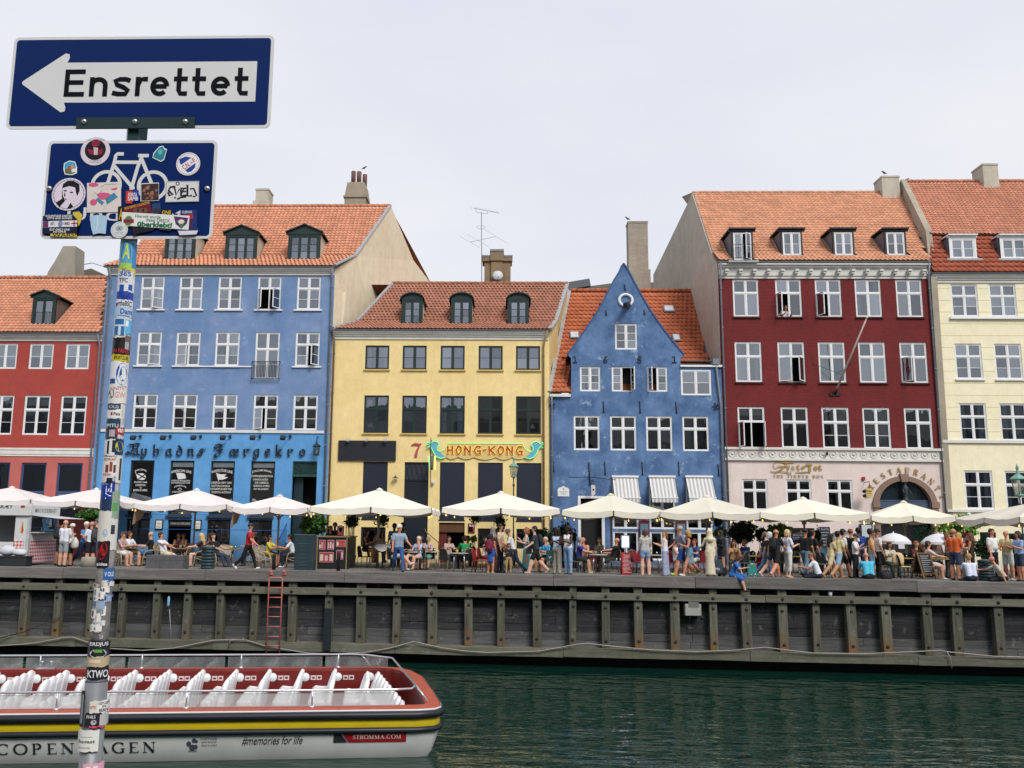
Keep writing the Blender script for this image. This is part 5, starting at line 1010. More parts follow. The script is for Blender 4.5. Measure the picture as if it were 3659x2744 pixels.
wins(H, r1, Y, curts=['f', 'f']); wins(H, r2, Y, curts=[None, 'h.3'], sill=WS); wins(H, r3, Y, curts=['c.22', 'c.3']); wins(H, r4, Y, curts=['c.2', 'c.22'], sill=WS); wins(H, r5, Y, style='two', nb=0, frame=BLACK)
MB().box(r1[0][0]-.15, Y-.13, r1[0][2]-.14, XE, Y-.001, r1[0][2]-.02).build('string_course', WHITE, H)
MB().box(X4+.02, Y-.1, zs-.07, XE, Y-.001, zs+.07).build('string_course', OFFW, H); MB().box(X4+.02, Y-.1, zs2-.06, XE, Y-.001, zs2+.06).build('string_course', OFFW, H)
jm = mat('c4b67c', .8, .1); z = zs+.5; i = 0
while z < zc0-.2:      # ashlar courses cut into the render
 segs = [(X4+.02, XE)]
 for r in r1+r2+r3:
  if r[2]-.12 < z < r[3]+.12: segs = [q for a, b in segs for q in ((a, min(b, r[0]-.02)), (max(a, r[1]+.02), b)) if q[1]-q[0] > .05]
 for a, b in segs: MB().box(a, Y-.004, z, b, Y-.001, z+.022).build('groove', jm, H)
 z += .62; i += 1
cornice(H, X4+.03, XE, zc0, zc1, Y); gutter(H, X4-.02, XE, zc1+.05, Y-.2)
zm = pY('8', 1900, 628, Y+1.0).z; YR = Y+5.5; rg = pY('8', 1800, 272, YR); pr1 = [(Y-.3, zc1+.07), (Y+1.0, zm)]; pr2 = [(Y+.85, zm+.05), (YR, rg.z)]; pv = [Vector((0, *q)) for q in pr1]; ex = []
for i, fc in enumerate([(1722, 640, 1898, 768), (2055, 640, 2231, 768)]):
 D, e = dormer(H, '8', fc, pv, 'box', WHITE, nb=1, cheek=mat('59626c'), lab='white dormer, %s of two' % ['left', 'right'][i], over=.06); ex.append(e)
xt = pY('8', 1575, 625, Y+1).x
roof(H, pr1, [X4, xt+.1], [XE, XE], 'a4563f', w=.3, l=.34, excl=ex, ridge=False); xt2 = pY('8', 1405, 290, YR).x
roof(H, pr2, [xt+.1, xt2+.25], [XE, XE], 'c98a70', w=.215, l=.28)
A = [(X4, Y+.02, 0), (X4, Y-.2, zc1), (xt-.02, Y+1, zm+.35), (xt2+.05, YR, rg.z+.15), (xt2, YR+5, rg.z-4), (xt2, YR+5, 0)]; n = 6
MB().add([(p[0]-.02, p[1], p[2]) for p in A]+[(p[0]+.3, p[1], p[2]) for p in A], [list(range(n)), list(range(2*n-1, n-1, -1))]+[(i, (i+1) % n, n+(i+1) % n, n+i) for i in range(n)]).build('gable_wall', plaster('a39a8a', '8b8274', .6, .3, bump=.6), H)
MB().add([(xt2, YR, rg.z-.05), (XE, YR, rg.z-.05), (XE, YR+5, rg.z-4), (xt2, YR+5, rg.z-4)], [(0, 1, 2, 3)]).build('rear_roof', mat('8f4a32'), H); MB().box(X4+.4, Y+1.5, 0, XE, Y+9, zc1-.1).build('body', INTER, H)
chimney(H, '8', 1945, 2045, 152, 290, YR-.6, CHM, dep=1.2, base=.02, bh=0)
p = pY('Q2', 835, 185, Y-.1); MB().lathe([(.08, .05), (.1, 0), (.08, -.08), (.02, -.12)], 10, (p.x, Y-.1, p.z)).build('camera', WHITE, H)
# ---------------------------------------------------------------- buildings behind the row
Yb = FY+14; RB_ = thing('rear_building', 'low grey brick rear building behind the pointed gable', 'building', pY('6', 450, 700, Yb), world=True)
a, b = pY('6', 268, 690, Yb), pY('6', 640, 640, Yb); MB().add([(a.x, Yb, 0), (b.x+3, Yb, 0), (b.x+3, Yb, b.z), (b.x, Yb, b.z), (a.x, Yb, a.z)], [(0, 1, 2, 3, 4)]).build('wall', plaster('7d766a', '665f55', .6, .3, brick=True), RB_)
c_, d_ = pY('6', 270, 672, Yb-1), pY('6', 430, 645, Yb-1); MB().bar(c_, d_, .5, .5).build('roof_edge', mat('5a6068'), RB_)
RB2 = thing('rear_building', 'small flat rear roof with thin railing behind the left red roof', 'building', pY('2', 560, 330, Yb), world=True)
a, b = pY('2', 465, 330, Yb), pY('2', 680, 345, Yb); zt = pY('2', 560, 312, Yb).z; MB().add([(a.x-.3, Yb, 0), (b.x, Yb, 0), (b.x, Yb, zt-.2), ((a.x+b.x)/2, Yb, zt+.35), (a.x-.3, Yb, zt)], [(0, 1, 2, 3, 4)]).build('wall', plaster('6d665c', '5a544c', .5, .3, brick=True), RB2)
MB().tube([(a.x, Yb, zt+.5), ((a.x+b.x)/2, Yb, zt+.75), (b.x, Yb, zt+.4)], .03, 4).build('railing', PIPE, RB2)
# ---------------------------------------------------------------- birds on the chimneys
def bird(p, label, fl=1):
 b = thing('bird', label, 'bird', p, 0 if fl > 0 else PI, 'birds perched on chimneys and roofs'); m = mat('4f4d52', .7, .2)
 MB().tube([(-.16, 0, .06), (-.08, 0, .1), (.0, 0, .13), (.07, 0, .17), (.1, 0, .22), (.14, 0, .235), (.19, 0, .225)], [.012, .035, .062, .055, .032, .032, .006], 8).tube([(0, .015, .09), (.01, .015, 0)], .007, 4).tube([(0, -.015, .09), (.01, -.015, 0)], .007, 4).build('body', m, b)
bird(pY('6', 712, 183, FY+7.4), 'bird perched on the very tall brick chimney', -1); bird(pY('8', 1300, 228, FY+5.6), 'bird perched on the chimney of the dark red house', -1); bird(pY('8', 1443, 276, FY+5.55), 'bird perched on the pale yellow house ridge'); bird(pY('Q7', 1545, 70, FY+6.2), 'bird perched on a clay chimney pot'); bird(pY('2', 315, 446, FY+1.2), 'bird perched on the green dormer of the red house', -1)
# ================================================================ timber quay wall
def pQ(k, x, y, off=0.):
 d = ray(k, x, y); n = np.array([QK, 1, 0]); t = (34.9+off-EYE[1])/(d@n); return Vector(EYE+d*t)
QW = thing('quay_wall', 'long weathered timber quay wall with square posts and beams', 'quay wall', (0, 34.9, 0), QA)
def qx(k, x, y): p = pQ(k, x, y); return (p.x*cos(QA)+(p.y-34.9)*sin(QA))
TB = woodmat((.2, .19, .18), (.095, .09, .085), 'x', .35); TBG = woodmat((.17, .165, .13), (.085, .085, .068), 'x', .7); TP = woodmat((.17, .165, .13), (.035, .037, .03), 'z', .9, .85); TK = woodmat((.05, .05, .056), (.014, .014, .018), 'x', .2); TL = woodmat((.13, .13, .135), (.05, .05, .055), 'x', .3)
rng = RND(3)
def run(name, y0, y1, z0, z1, m, lo, hi, seed, jit=.012):
 r = RND(seed); x = -34.
 while x < 34:
  L_ = r.uniform(lo, hi); mb = MB(); n = max(2, int(L_/.7)); dz = r.uniform(-jit, jit); dy = r.uniform(-jit, jit); V = []
  for i in range(n+1):
   xx = x+.006+(L_-.012)*i/n; e = [r.uniform(-.008, .008) for _ in range(4)]
   V += [(xx, y0+dy+e[0], z0+dz+e[1]), (xx, y0+dy+e[0], z1+dz+e[2]), (xx, y1, z1+dz+e[2]), (xx, y1, z0+dz+e[1])]
  F = [(0, 1, 2, 3), (4*n+3, 4*n+2, 4*n+1, 4*n)]
  for i in range(n):
   a, b = 4*i, 4*i+4
   F += [(a, b, b+1, a+1), (a+1, b+1, b+2, a+2), (a+2, b+2, b+3, a+3), (a+3, b+3, b, a)]
  mb.add(V, F); mb.build(name, m, QW, bevel=.012); x += L_
run('capping_beam', -.42, .34, -.385, .02, TB, 5, 8, 1); run('waler_beam', -.40, -.13, -.86, -.60, TBG, 4.5, 7.5, 2); run('foot_beam', -.5, .12, -2.95, -2.63, TBG, 5, 8, 5, .02)
for i in range(8): z = -.40-.283*i; run('plank', .02, .1, z-.279, z, TL if i > 5 else TK, 4, 7, 20+i, .005)  # upper planks: shade under the beams put into the colour; lowest rows weathered lighter
PXS = [93, 212, 333, 441, 565, 675, 791, 915, 1048, 1178, 1292, 1421, 1546, 1674, 1791, 1918, 2047, 2163, 2278, 2408, 2545, 2661, 2791, 2911, 3033, 3156, 3303, 3410, 3555]
px = [qx('s', x, 2225) for x in PXS]
while px[0] > -33: px.insert(0, px[0]-1.33)
while px[-1] < 33: px.append(px[-1]+1.4)
bolt = MB().lathe([(.055, 0), (.055, .02), (.03, .035)], 8).lathe([(.062, -.01), (.062, .004)], 10).mesh('bolt', mat((.02, .02, .022), .6))
for x in px:
 w_ = rng.uniform(.13, .18); sk = rng.uniform(-.03, .03); dy = rng.uniform(-.02, .02); mb = MB()
 V = [(x-w_+sk*t, y, z) for z, t in ((-2.63, 1), (-.386, 0)) for y in (-.3+dy, .015)]+[(x+w_+sk*t, y, z) for z, t in ((-2.63, 1), (-.386, 0)) for y in (-.3+dy, .015)]
 mb.add(V, [(0, 4, 6, 2), (1, 3, 7, 5), (0, 2, 3, 1), (4, 5, 7, 6), (2, 6, 7, 3), (0, 1, 5, 4)]); po = mb.build('post', TP, QW, bevel=.02)
 for z, yy in ((-.73, -.405), (-1.13, -.3+dy), (-2.33, -.3+dy)): inst(bolt, 'bolt', po, MT((x+sk*.3+rng.uniform(-.02, .02), yy, z+rng.uniform(-.03, .03))) @ MR(R_(90), 4, 'X'))
MB().box(-34, .25, -7, 34, .6, -.05).build('sheet_piling', mat((.01, .011, .011), .7, .4, 1.5), QW)  # near-black backing, coloured to carry the shade in the gap below the beam
for k, x in (('R2', 475), ('R2', 1572), ('R3', 1535), ('R4', 685), ('R4', 1445)):
 a = qx(k, x, 250 if k != 'R4' else 160); MB().tube([(a-.17, -.0, -.5), (a-.16, -.06, -.44), (a+.16, -.06, -.44), (a+.17, -.0, -.5)], .015, 6).build('mooring_ring', mat((.12, .12, .12), .5), QW)
ld = thing('ladder', 'pink steel ladder hung on the quay wall', 'ladder', pQ('R2', 1730, 690, -.6), QA, world=True); PINK = mat('c4706a', .5, .2)
t1, t2, b1, b2 = pQ('R2', 1702, 215, -.62), pQ('R2', 1786, 215, -.62), pQ('R2', 1682, 695, -.62), pQ('R2', 1765, 695, -.62)
MB().tube([b1, t1, t1+Vector((.02, 0, .05)), t1+Vector((.07, 0, .08)), t2+Vector((-.07, 0, .08)), t2+Vector((-.02, 0, .05)), t2, b2], .026, 8).build('side_rail', PINK, ld)
for y in (265, 328, 390, 450, 512, 575, 635, 693):
 f_ = (y-215)/480; MB().tube([t1.lerp(b1, f_), t2.lerp(b2, f_)], .018, 6).build('rung', PINK, ld)
for x in (1714, 1799): p = pQ('R2', x, 170, -.44); MB().obox(p, (.13, .06, .16)).lathe([(.03, 0), (.03, .06)], 6, p+Vector((0, -.06, 0))).build('bracket', PINK, ld)
rp = [pQ('R2', *q, -.58) for q in ((-120, 610), (0, 632), (130, 625), (250, 610), (400, 582), (460, 578), (560, 612), (700, 650), (900, 662), (1100, 648), (1350, 598), (1480, 592), (1560, 597), (1680, 635), (1900, 672))]+[pQ('R3', *q, -.58) for q in ((450, 745), (650, 752), (900, 740), (1100, 705), (1290, 652), (1500, 700))]+[pQ('R4', *q, -.58) for q in ((60, 404), (150, 410), (350, 405), (500, 378), (540, 375), (620, 385), (780, 400), (950, 407), (1090, 402), (1215, 390), (1400, 412), (1600, 415), (1760, 408), (1890, 402), (1925, 408), (2100, 425), (2300, 430))]
rpe = MB().tube(rp, .022, 6); e = pQ('R4', 1915, 404, -.6); rpe.tube([e, e+Vector((.12, 0, -.25)), e+Vector((.14, 0, -.6))], .02, 5); e = pQ('R2', 1490, 592, -.6); rpe.tube([e+Vector((-.25, 0, -.3)), e+Vector((-.2, 0, -.05)), e, e+Vector((.25, 0, -.02)), e+Vector((.3, 0, .04))], .022, 5)
tag(rpe.build('mooring_rope', mat((.3, .28, .25), .9, .3, 20)), 'long pale rope slung along the foot of the quay wall', 'rope')
bx = [pQ('R4', 907, 222, -.2), pQ('R4', 970, 268, -.2)]; eb = thing('junction_box', 'grey electrical box fixed between posts of the quay wall', 'box', bx[0], world=True)
MB().box(bx[0].x, bx[0].y-.2, bx[1].z, bx[1].x, bx[0].y+.15, bx[0].z).build('case', mat((.34, .34, .31), .5), eb, bevel=.02); MB().box(bx[0].x+.12, bx[0].y-.206, bx[1].z+.3, bx[0].x+.5, bx[0].y-.201, bx[1].z+.52).build('label_plate', mat((.15, .15, .14)), eb)
for dx in (.18, .62): MB().tube([(bx[0].x+dx, bx[0].y-.1, bx[1].z), (bx[0].x+dx, bx[0].y-.1, bx[1].z-.15)], .035, 6).build('cable_gland', BLACK, eb)
a, b = pQ('R2', 2055, 395, -.52), pQ('R2', 2090, 660, -.52); tag(MB().box(a.x, a.y-.12, b.z, b.x, a.y, a.z).build('rubber_fender', mat((.008, .014, .02), .6)), 'tall black rubber fender strip on the quay wall', 'fender')
fl = thing('float_line', 'thin line with small blue and white float hanging on the quay wall', 'float', pQ('R2', 1068, 345, -.35), world=True); p = pQ('R2', 1066, 355, -.35); MB().lathe([(.01, .22), (.05, .16), (.05, -.04), (.06, -.1), (.03, -.2)], 8, p).build('float', mat((.2, .4, .55), .5), fl); MB().tube([pQ('R2', 1072, 400, -.35), pQ('R2', 1082, 585, -.4)], .01, 4).build('line', mat((.5, .5, .5)), fl)
tag(MB().tube([pQ('R2', -60, 600, -.7), pQ('R2', 150, 545, -.5), pQ('R2', 385, 448, -.35)], .018, 5).build('mooring_cable', BLACK), 'dark mooring line slanting up to the quay wall at far left', 'rope')
gp = pZ('R4', 1365, 468, ZW); gl = thing('gull', 'small white gull floating by the quay wall', 'bird', gp); MB().tube([(-.2, 0, .1), (-.1, 0, .09), (.05, 0, .1), (.14, 0, .15), (.17, 0, .24), (.22, 0, .26), (.29, 0, .245)], [.01, .07, .09, .06, .04, .04, .008], 8).build('body', mat((.7, .7, .7), .7), gl)
# ================================================================ tour boat
b = math.atan(.15); GZ = -2.22
bo = pZ('R3', 1500, 1180, GZ); bo.z = ZW
BT = thing('tour_boat', 'long open canal tour boat with rows of white seats', 'boat', bo, b)
BMI = (MT(bo) @ MR(b, 4, 'Z')).inverted()
def bl(P): return BMI @ P
fc = bl(pZ('R3', 1180, 848, GZ)); BW = fc.y; gz = GZ-ZW
LB = -26.
out = [(LB, 0), (-8, 0), (-3, 0), (-.5, 0), (-.12, .1), (.02, .32), (.05, .8), (0, 2.2), (-.12, BW-1.8), (-.35, BW-.8), (-.65, BW-.25), (-1.1, BW-.03), (-1.8, BW), (-8, BW), (LB, BW)]
def ofs(d):
 R2 = []
 for i, p in enumerate(out):
  a, c = out[max(i-1, 0)], out[min(i+1, len(out)-1)]; t = Vector((c[0]-a[0], c[1]-a[1])).normalized(); n = Vector((-t.y, t.x)); R2.append((p[0]+n.x*d, p[1]+n.y*d))
 return R2
def band(name, prof, m, sm=True):
 mb = MB(); n = len(out); V = []
 for d, z in prof: V += [(x, y, z) for x, y in ofs(d)]
 mb.add(V, [(i*n+j, i*n+j+1, (i+1)*n+j+1, (i+1)*n+j) for i in range(len(prof)-1) for j in range(n-1)], 0, sm); return mb.build(name, m, BT)
HULL = mat((.62, .63, .62), .35, .15, 1.2); RUB = mat((.012, .014, .022), .45, .2)
band('hull', [(.6, -.5), (.3, -.06), (.17, .12), (.09, .34), (.03, .52), (.02, .58)], HULL); band('lower_rubbing_strake', [(.02, .565), (-.05, .58), (-.07, .625), (-.05, .67), (0, .69)], RUB); band('yellow_band', [(0, .68), (-.005, .69), (-.005, .86), (0, .875)], mat('c9b21e', .4, .1)); band('upper_rubbing_strake', [(0, .855), (-.07, .87), (-.11, .935), (-.09, 1.0), (0, 1.03)], RUB)
WOOD = mat('7d2a1e', .35, .2, 6); band('gunwale', [(0, 1.0), (-.01, gz-.03), (.02, gz), (.34, gz+.01)], mat('a84c38', .4, .2, 5), False); band('white_line', [(-.02, gz-.06), (-.035, gz-.045), (-.02, gz-.02)], WHITE)
band('inner_wall', [(.34, gz+.008), (.36, gz-.06), (.38, .12)], mat('6a1a16', .35, .25, 5), False)
dk = MB(); O2 = ofs(.36); dk.add([(x, y, .13) for x, y in O2], [list(range(len(O2)))]); dk.build('deck', mat((.09, .095, .1), .6), BT)
# rails, posts, glass screens
RS_ = mat((.62, .63, .65), .25, .05, metal=.7)
def glassy(c, a):
 t = NT('screen_glass'); g_ = t.n('ShaderNodeBsdfGlossy'); g_.inputs[1].default_value = .08; g_.inputs[0].default_value = (*c, 1); tr = t.n('ShaderNodeBsdfTransparent'); tr.inputs[0].default_value = (.8, .82, .82, 1); df = t.n('ShaderNodeBsdfDiffuse'); df.inputs[0].default_value = (.7, .72, .74, 1)
 m1 = t.n('ShaderNodeMixShader'); m1.inputs[0].default_value = a; t.l(tr.outputs[0], m1.inputs[1]); t.l(df.outputs[0], m1.inputs[2]); m2 = t.n('ShaderNodeMixShader'); m2.inputs[0].default_value = .12; t.l(m1.outputs[0], m2.inputs[1]); t.l(g_.outputs[0], m2.inputs[2]); t.l(m2.outputs[0], t.out.inputs[0]); return t.m
SCR = glassy((.9, .9, .9), .14); SCN = glassy((.9, .9, .9), .5)
rz_ = gz+.36; ri = ofs(.2)
rail = [(LB, ri[0][1], rz_), (-8, ri[0][1], rz_), (-1.0, ri[0][1], rz_), (-.62, .3, rz_), (-.5, .75, rz_), (-.9, BW-1.0, rz_), (-1.6, BW-.32, rz_), (-2.0, BW-.2, rz_), (-8, BW-.2, rz_), (LB, BW-.2, rz_)]
MB().tube(rail, .025, 8).build('rail', RS_, BT)
pst = MB().tube([(0, 0, 0), (0, 0, .36)], .024, 8).lathe([(.07, 0), (.06, .03), (.03, .05)], 10).mesh('rail_post', RS_)
xs_n = [bl(pZ('R2', x, 1030, GZ)).x for x in (370, 1190, 1970)]; dx = (xs_n[2]-xs_n[0])/2
for i in range(-6, 4):
 for yy in (.2, BW-.2):
  x = xs_n[0]+dx*i
  if x < -.6 and x > LB: inst(pst, 'rail_post', BT, MT((x+(.4 if yy > 1 else 0), yy, gz)))
for P_ in [[(-.5, .75, rz_), (-.22, .6, gz+.01)], [(-1.75, BW-.26, rz_), (-1.45, BW-.15, gz)]]: MB().tube(P_, .022, 6).build('rail_post', RS_, BT)
for i in range(-6, 3):
 a, c = xs_n[0]+dx*i+.04, xs_n[0]+dx*(i+1)-.04
 c = min(c, -1.0)
 if a < LB or c-a < .5: continue
 for yy in (.23, BW-.23): MB().add([(a, yy, gz+.02), (c, yy, gz+.02), (c, yy, rz_-.05), (a, yy, rz_-.05)], [(0, 1, 2, 3)]).build('glass_screen', SCR if yy > 1 else SCN, BT)
# moulded seats
V, F = [], []; PR = [(-.42, .1), (-.47, .3), (-.47, .42), (-.38, .455), (-.2, .43), (-.06, .44), (.0, .52), (.05, .7), (.1, .9), (.14, .95), (.2, .92), (.17, .7), (.12, .4), (.1, .1)]; nw = 7
for i, (x, z) in enumerate(PR):
 for j in range(nw):
  t = j/(nw-1)*2-1; h = .245*(1 if not 6 < i < 12 else .86 if i in (9, 10) else .95); e = abs(t)**3
  V.append((x-(.04*e if 6 <= i <= 9 else 0), t*h, z+(.03*e if 2 < i < 7 else -.07*e if i in (8, 9, 10) else 0)))
F = [(i*nw+j, i*nw+j+1, (i+1)*nw+j+1, (i+1)*nw+j) for i in range(len(PR)-1) for j in range(nw-1)]+[[i*nw+j for i in range(len(PR))] for j in (0, nw-1)]
sm_ = MB().add(V, F, 0, True); SEAT = sm_.mesh('seat', mat((.74, .74, .75), .35, .05))
xs_s = [bl(pY('R2', x, 780, 25.2)) for x in (860, 1283, 1695, 2105)]; sp = (xs_s[3].x-xs_s[0].x)/6
xf = bl(pY('R3', 1140, 850, 25.5)).x
for r in range(-12, 9):
 x = xs_s[0].x-.1+sp*r
 if x > -1.65 or x < LB+1: continue
 for side in (0, 1):
  n = 4
  for j in range(n):
   y = (BW-.62-.5*j) if side else (.62+.5*j)
   if x > -1.9 and (y < .6 or y > BW-.7): continue
   o = inst(SEAT, 'seat', BT, MT((x, y, .13)) @ MD((1, 1.0, 1.04, 1)))
for j in range(9):
 y = .75+.52*j
 if y < BW-.6: inst(SEAT, 'seat', BT, MT((-.95-.06*j, y, .13)) @ MD((1, 1.03, 1.04, 1)))
dsc = MB().lathe([(.0, .03), (.1, .025), (.125, 0)], 14).mesh('life_ring_lamp', WHITE); stk = MB().box(-.15, -.004, -.06, -.01, 0, .06, 0).box(.01, -.004, -.06, .15, 0, .06, 0).box(-.12, -.006, -.03, -.04, -.0042, .02, 1).box(.04, -.006, -.03, .12, -.0042, .03, 1).mesh('safety_sticker', [mat((.62, .5, .5)), mat('6a1a1a')])
for r in range(-12, 9):
 x = xs_s[0].x+sp*r
 if x > -1.6 or x < LB: continue
 inst(dsc, 'round_lamp', BT, MT((x+.12, BW-.37, .85)) @ MR(R_(90), 4, 'X')); inst(stk, 'safety_sticker', BT, MT((x+.42, BW-.372, .84)))
q = bl(pZ('R2', 315, 770, GZ)); cl_ = MB().box(q.x-.25, BW-.3, gz+.01, q.x+.25, BW-.1, gz+.06); cl_.lathe([(.03, 0), (.03, .12), (.07, .14), (.05, .17)], 8, (q.x-.12, BW-.2, gz+.05)).lathe([(.03, 0), (.03, .12), (.07, .14), (.05, .17)], 8, (q.x+.12, BW-.2, gz+.05)); cl_.build('mooring_cleat', STEEL, BT)
# lettering on the hull side, laid on the sloping plate
HP = [(.3, -.06), (.17, .12), (.09, .34), (.03, .52), (.02, .58)]
def hullp(k, x, y):
 d = ray(k, x, y); z = .35
 for _ in range(6):
  yy = float(np.interp(z, [p[1] for p in HP], [p[0] for p in HP]));
  P0 = BMI @ Vector(EYE); D0 = (BMI.to_3x3() @ Vector(d)); t = (yy-P0.y)/D0.y; z = P0.z+D0.z*t
 return P0+D0*t
def hullfn(v): z = v[2]; yy = float(np.interp(z, [p[1] for p in HP], [p[0] for p in HP])); return (v[0], yy+v[1]-.012, z)
INK = mat((.02, .022, .03), .5, .05); mb = MB()
p0, p1 = hullp('Q6', -38, 1305), hullp('Q6', 1925, 1140); z0, z1 = hullp('Q6', 600, 1292).z, hullp('Q6', 600, 1160).z
wd = [serif_glyph(c)[1]+.3 for c in 'COPENHAGEN']; kx = (p1.x-p0.x)/(sum(wd)-.3); x = p0.x
for c, w_ in zip('COPENHAGEN', wd): mb = MB(); seriftext(mb, c, x, x+(w_-.3)*kx, z0, z1, -.002, 0, fn=hullfn); mb.build('hull_letter', INK, BT); x += w_*kx
mb = MB(); p0, p1 = hullp('R2', 1530, 1265), hullp('R2', 1915, 1200); text(mb, '#memories for life', p0.x, p1.x, p1.z-.2, p1.z, -.002, 0, hullfn, .0, .35); mb.build('hull_slogan', INK, BT)
p0 = hullp('R2', 1222, 1245); mb = MB(); LG_ = [(-.09, -.02, .05), (.02, .05, .045), (.07, .03, .03), (-.02, -.1, .06), (.05, -.09, .045)]
for a, c, r in LG_: mb.add([hullfn((p0.x+a+r*cos(R_(36*i)), -.002, p0.z+c+r*1.1*sin(R_(36*i)))) for i in range(10)], [list(range(10))])
for j, s in enumerate(('PARTNER', 'WWF', 'ONE PLANET')): text(mb, s, p0.x+.16, p0.x+.5, p0.z+.06-.07*j, p0.z+.1-.07*j, -.002, 0, hullfn)
text(mb, 'WWF', p0.x-.1, p0.x+.08, p0.z-.2, p0.z-.16, -.002, 0, hullfn, .02); mb.build('partner_emblem', mat((.06, .07, .09), .6), BT)
mb = MB(); a, c = hullp('R3', 650, 1415), hullp('R3', 1230, 1405); h0, h1 = hullp('R3', 900, 1452).z, hullp('R3', 900, 1366).z; w_ = c.x-a.x; hm_ = (h0+h1)/2
def hq(pts, m, off): mb.add([hullfn((a.x+w_*u, off, h0+(h1-h0)*v)) for u, v in pts], [list(range(len(pts)))], m)
hq([(0, 0), (.19, 0), (.17, .2), (.12, .6), (.09, 1), (0, 1)], 1, -.002); hq([(.21, 0), (1, 0), (1, .5), (1, 1), (.12, 1), (.14, .6), (.19, .2)], 0, -.003); seriftext(mb, 'STROMMA.COM', a.x+w_*.26, a.x+w_*.93, h0+(h1-h0)*.3, h0+(h1-h0)*.68, -.005, 2, fn=hullfn, gap=.12)
mb.build('hull_sign', [mat('9c1a24', .4), INK, mat((.7, .7, .68))], BT)['label'] = 'red and black hull sign reading STROMMA.COM'
# ================================================================ one-way sign on its stickered pole
YS_ = 3.3
pb = pY('s', 461, 867, YS_); PX = pb.x
SG_ = thing('street_sign', 'blue one-way street sign on a sticker-covered pole beside the canal', 'sign', (PX, YS_, 0), world=True)
GALV = mat((.2, .21, .22), .5, .25, 12, metal=.3)
lean = (pY('B', 115, 1659, YS_).x-PX)/(pb.z-pY('B', 115, 1659, YS_).z)
pxz = lambda z: PX+lean*(pb.z-z)
RP = 57/2/FPX*math.hypot(PX, YS_)*1.0; RP = .0305; RS = .039
zsl = pY('Q6', 1180, 395, YS_).z; zt = pY('S1', 1010, 770, YS_).z
MB().tube([(pxz(0), YS_, 0), (pxz(zsl), YS_, zsl)], RS, 24).tube([(pxz(zsl), YS_, zsl), (pxz(zsl+.015), YS_, zsl+.015)], [RS, RP+.002], 24).build('pole_sleeve', GALV, SG_)
z1_ = pY('A', 360, 32, YS_).z
MB().tube([(pxz(zsl), YS_, zsl), (pxz(z1_), YS_, z1_)], RP, 28).build('pole', mat((.55, .55, .53), .5, .45, 45), SG_); MB().tube([(pxz(z1_), YS_, z1_), (pxz(zt), YS_, zt-.01)], RP, 20).build('pole_top', GALV, SG_)
c_ = pY('S1', 1012, 815, YS_); MB().lathe([(.041, -.055), (.043, .045), (.036, .055)], 6, (pxz(c_.z), YS_, c_.z), 0, False).build('pole_cap', mat('2a4448', .4, metal=.3), SG_)
WH2 = mat((.66, .67, .68), .4, .03, 8); SB = mat((.003, .02, .115), .35, .06, 3, spec=.15); INKB = mat((.004, .005, .009), .6, .0, spec=.1); yp = YS_-.042
sx = lambda k: (lambda x, y: (lambda p: (p.x, p.z))(pY(k, x, y, yp)))
S1, S7 = sx('S1'), sx('S7')
def rrect(a, b, c, d, r, n=5):
 P = []
 for cx, cz, t0 in ((b-r, d-r, 0), (a+r, d-r, 90), (a+r, c+r, 180), (b-r, c+r, 270)): P += [(cx+r*cos(R_(t0+90*i/n)), cz+r*sin(R_(t0+90*i/n))) for i in range(n+1)]
 return P
def panel(name, k, TL, TR, BR, BL, inset, label):
 q = sx(k); A = [q(*p) for p in (TL, TR, BR, BL)]; a, b = (A[0][0]+A[3][0])/2, (A[1][0]+A[2][0])/2; c, d = (A[2][1]+A[3][1])/2, (A[0][1]+A[1][1])/2; r = .022
 o = MB().prism(rrect(a, b, c, d, r), yp, yp+.004).build(name, WH2, SG_); o['label'] = label; MB().prism(rrect(a+inset, b-inset, c+inset, d-inset, r*.6), yp-.0012, yp+.001).build('blue_field', SB, o)
 for x in (a+.08, b-.08): MB().box(x-.02, yp+.004, c+.03, x+.02, yp+.02, d-.03).build('back_rail', STEEL, o)
 return o, a, b, c, d
o1, a, b, c, d = panel('one_way_panel', 'S1', (108, 105), (2035, 100), (2000, 782), (42, 790), .0125, 'blue panel with white arrow lettered Ensrettet')
w_ = (b-a); e = -.0022; U = lambda x, y: (lambda p: (p[0], p[1]))(S1(x, y))
zt0, zb0 = U(1200, 295)[1], U(1200, 592)[1]; zA, zB = U(500, 232)[1], U(470, 668)[1]; xt, xh, xr = U(165, 450)[0], U(492, 450)[0], U(1900, 440)[0]; zm = (zt0+zb0)/2; r = .012
hd = [(xt+r*.3, zm+r*.6), (xh-.012, zA), (xh+.004, zA-.004), (xh+.006, zA-.02), (xh-.002, zt0), (xr, zt0), (xr, zb0), (xh-.002, zb0), (xh+.006, zB+.02), (xh+.004, zB+.004), (xh-.012, zB), (xt+r*.3, zm-r*.6), (xt, zm)]
MB().add([(x, yp+e, z) for x, z in hd], [list(range(len(hd)))]).build('arrow', WH2, o1)
mb = MB(); bz = U(1200, 548)[1]; ch_ = U(1200, 347)[1]-bz; xhh = U(1200, 405)[1]-bz; st = ch_*.168
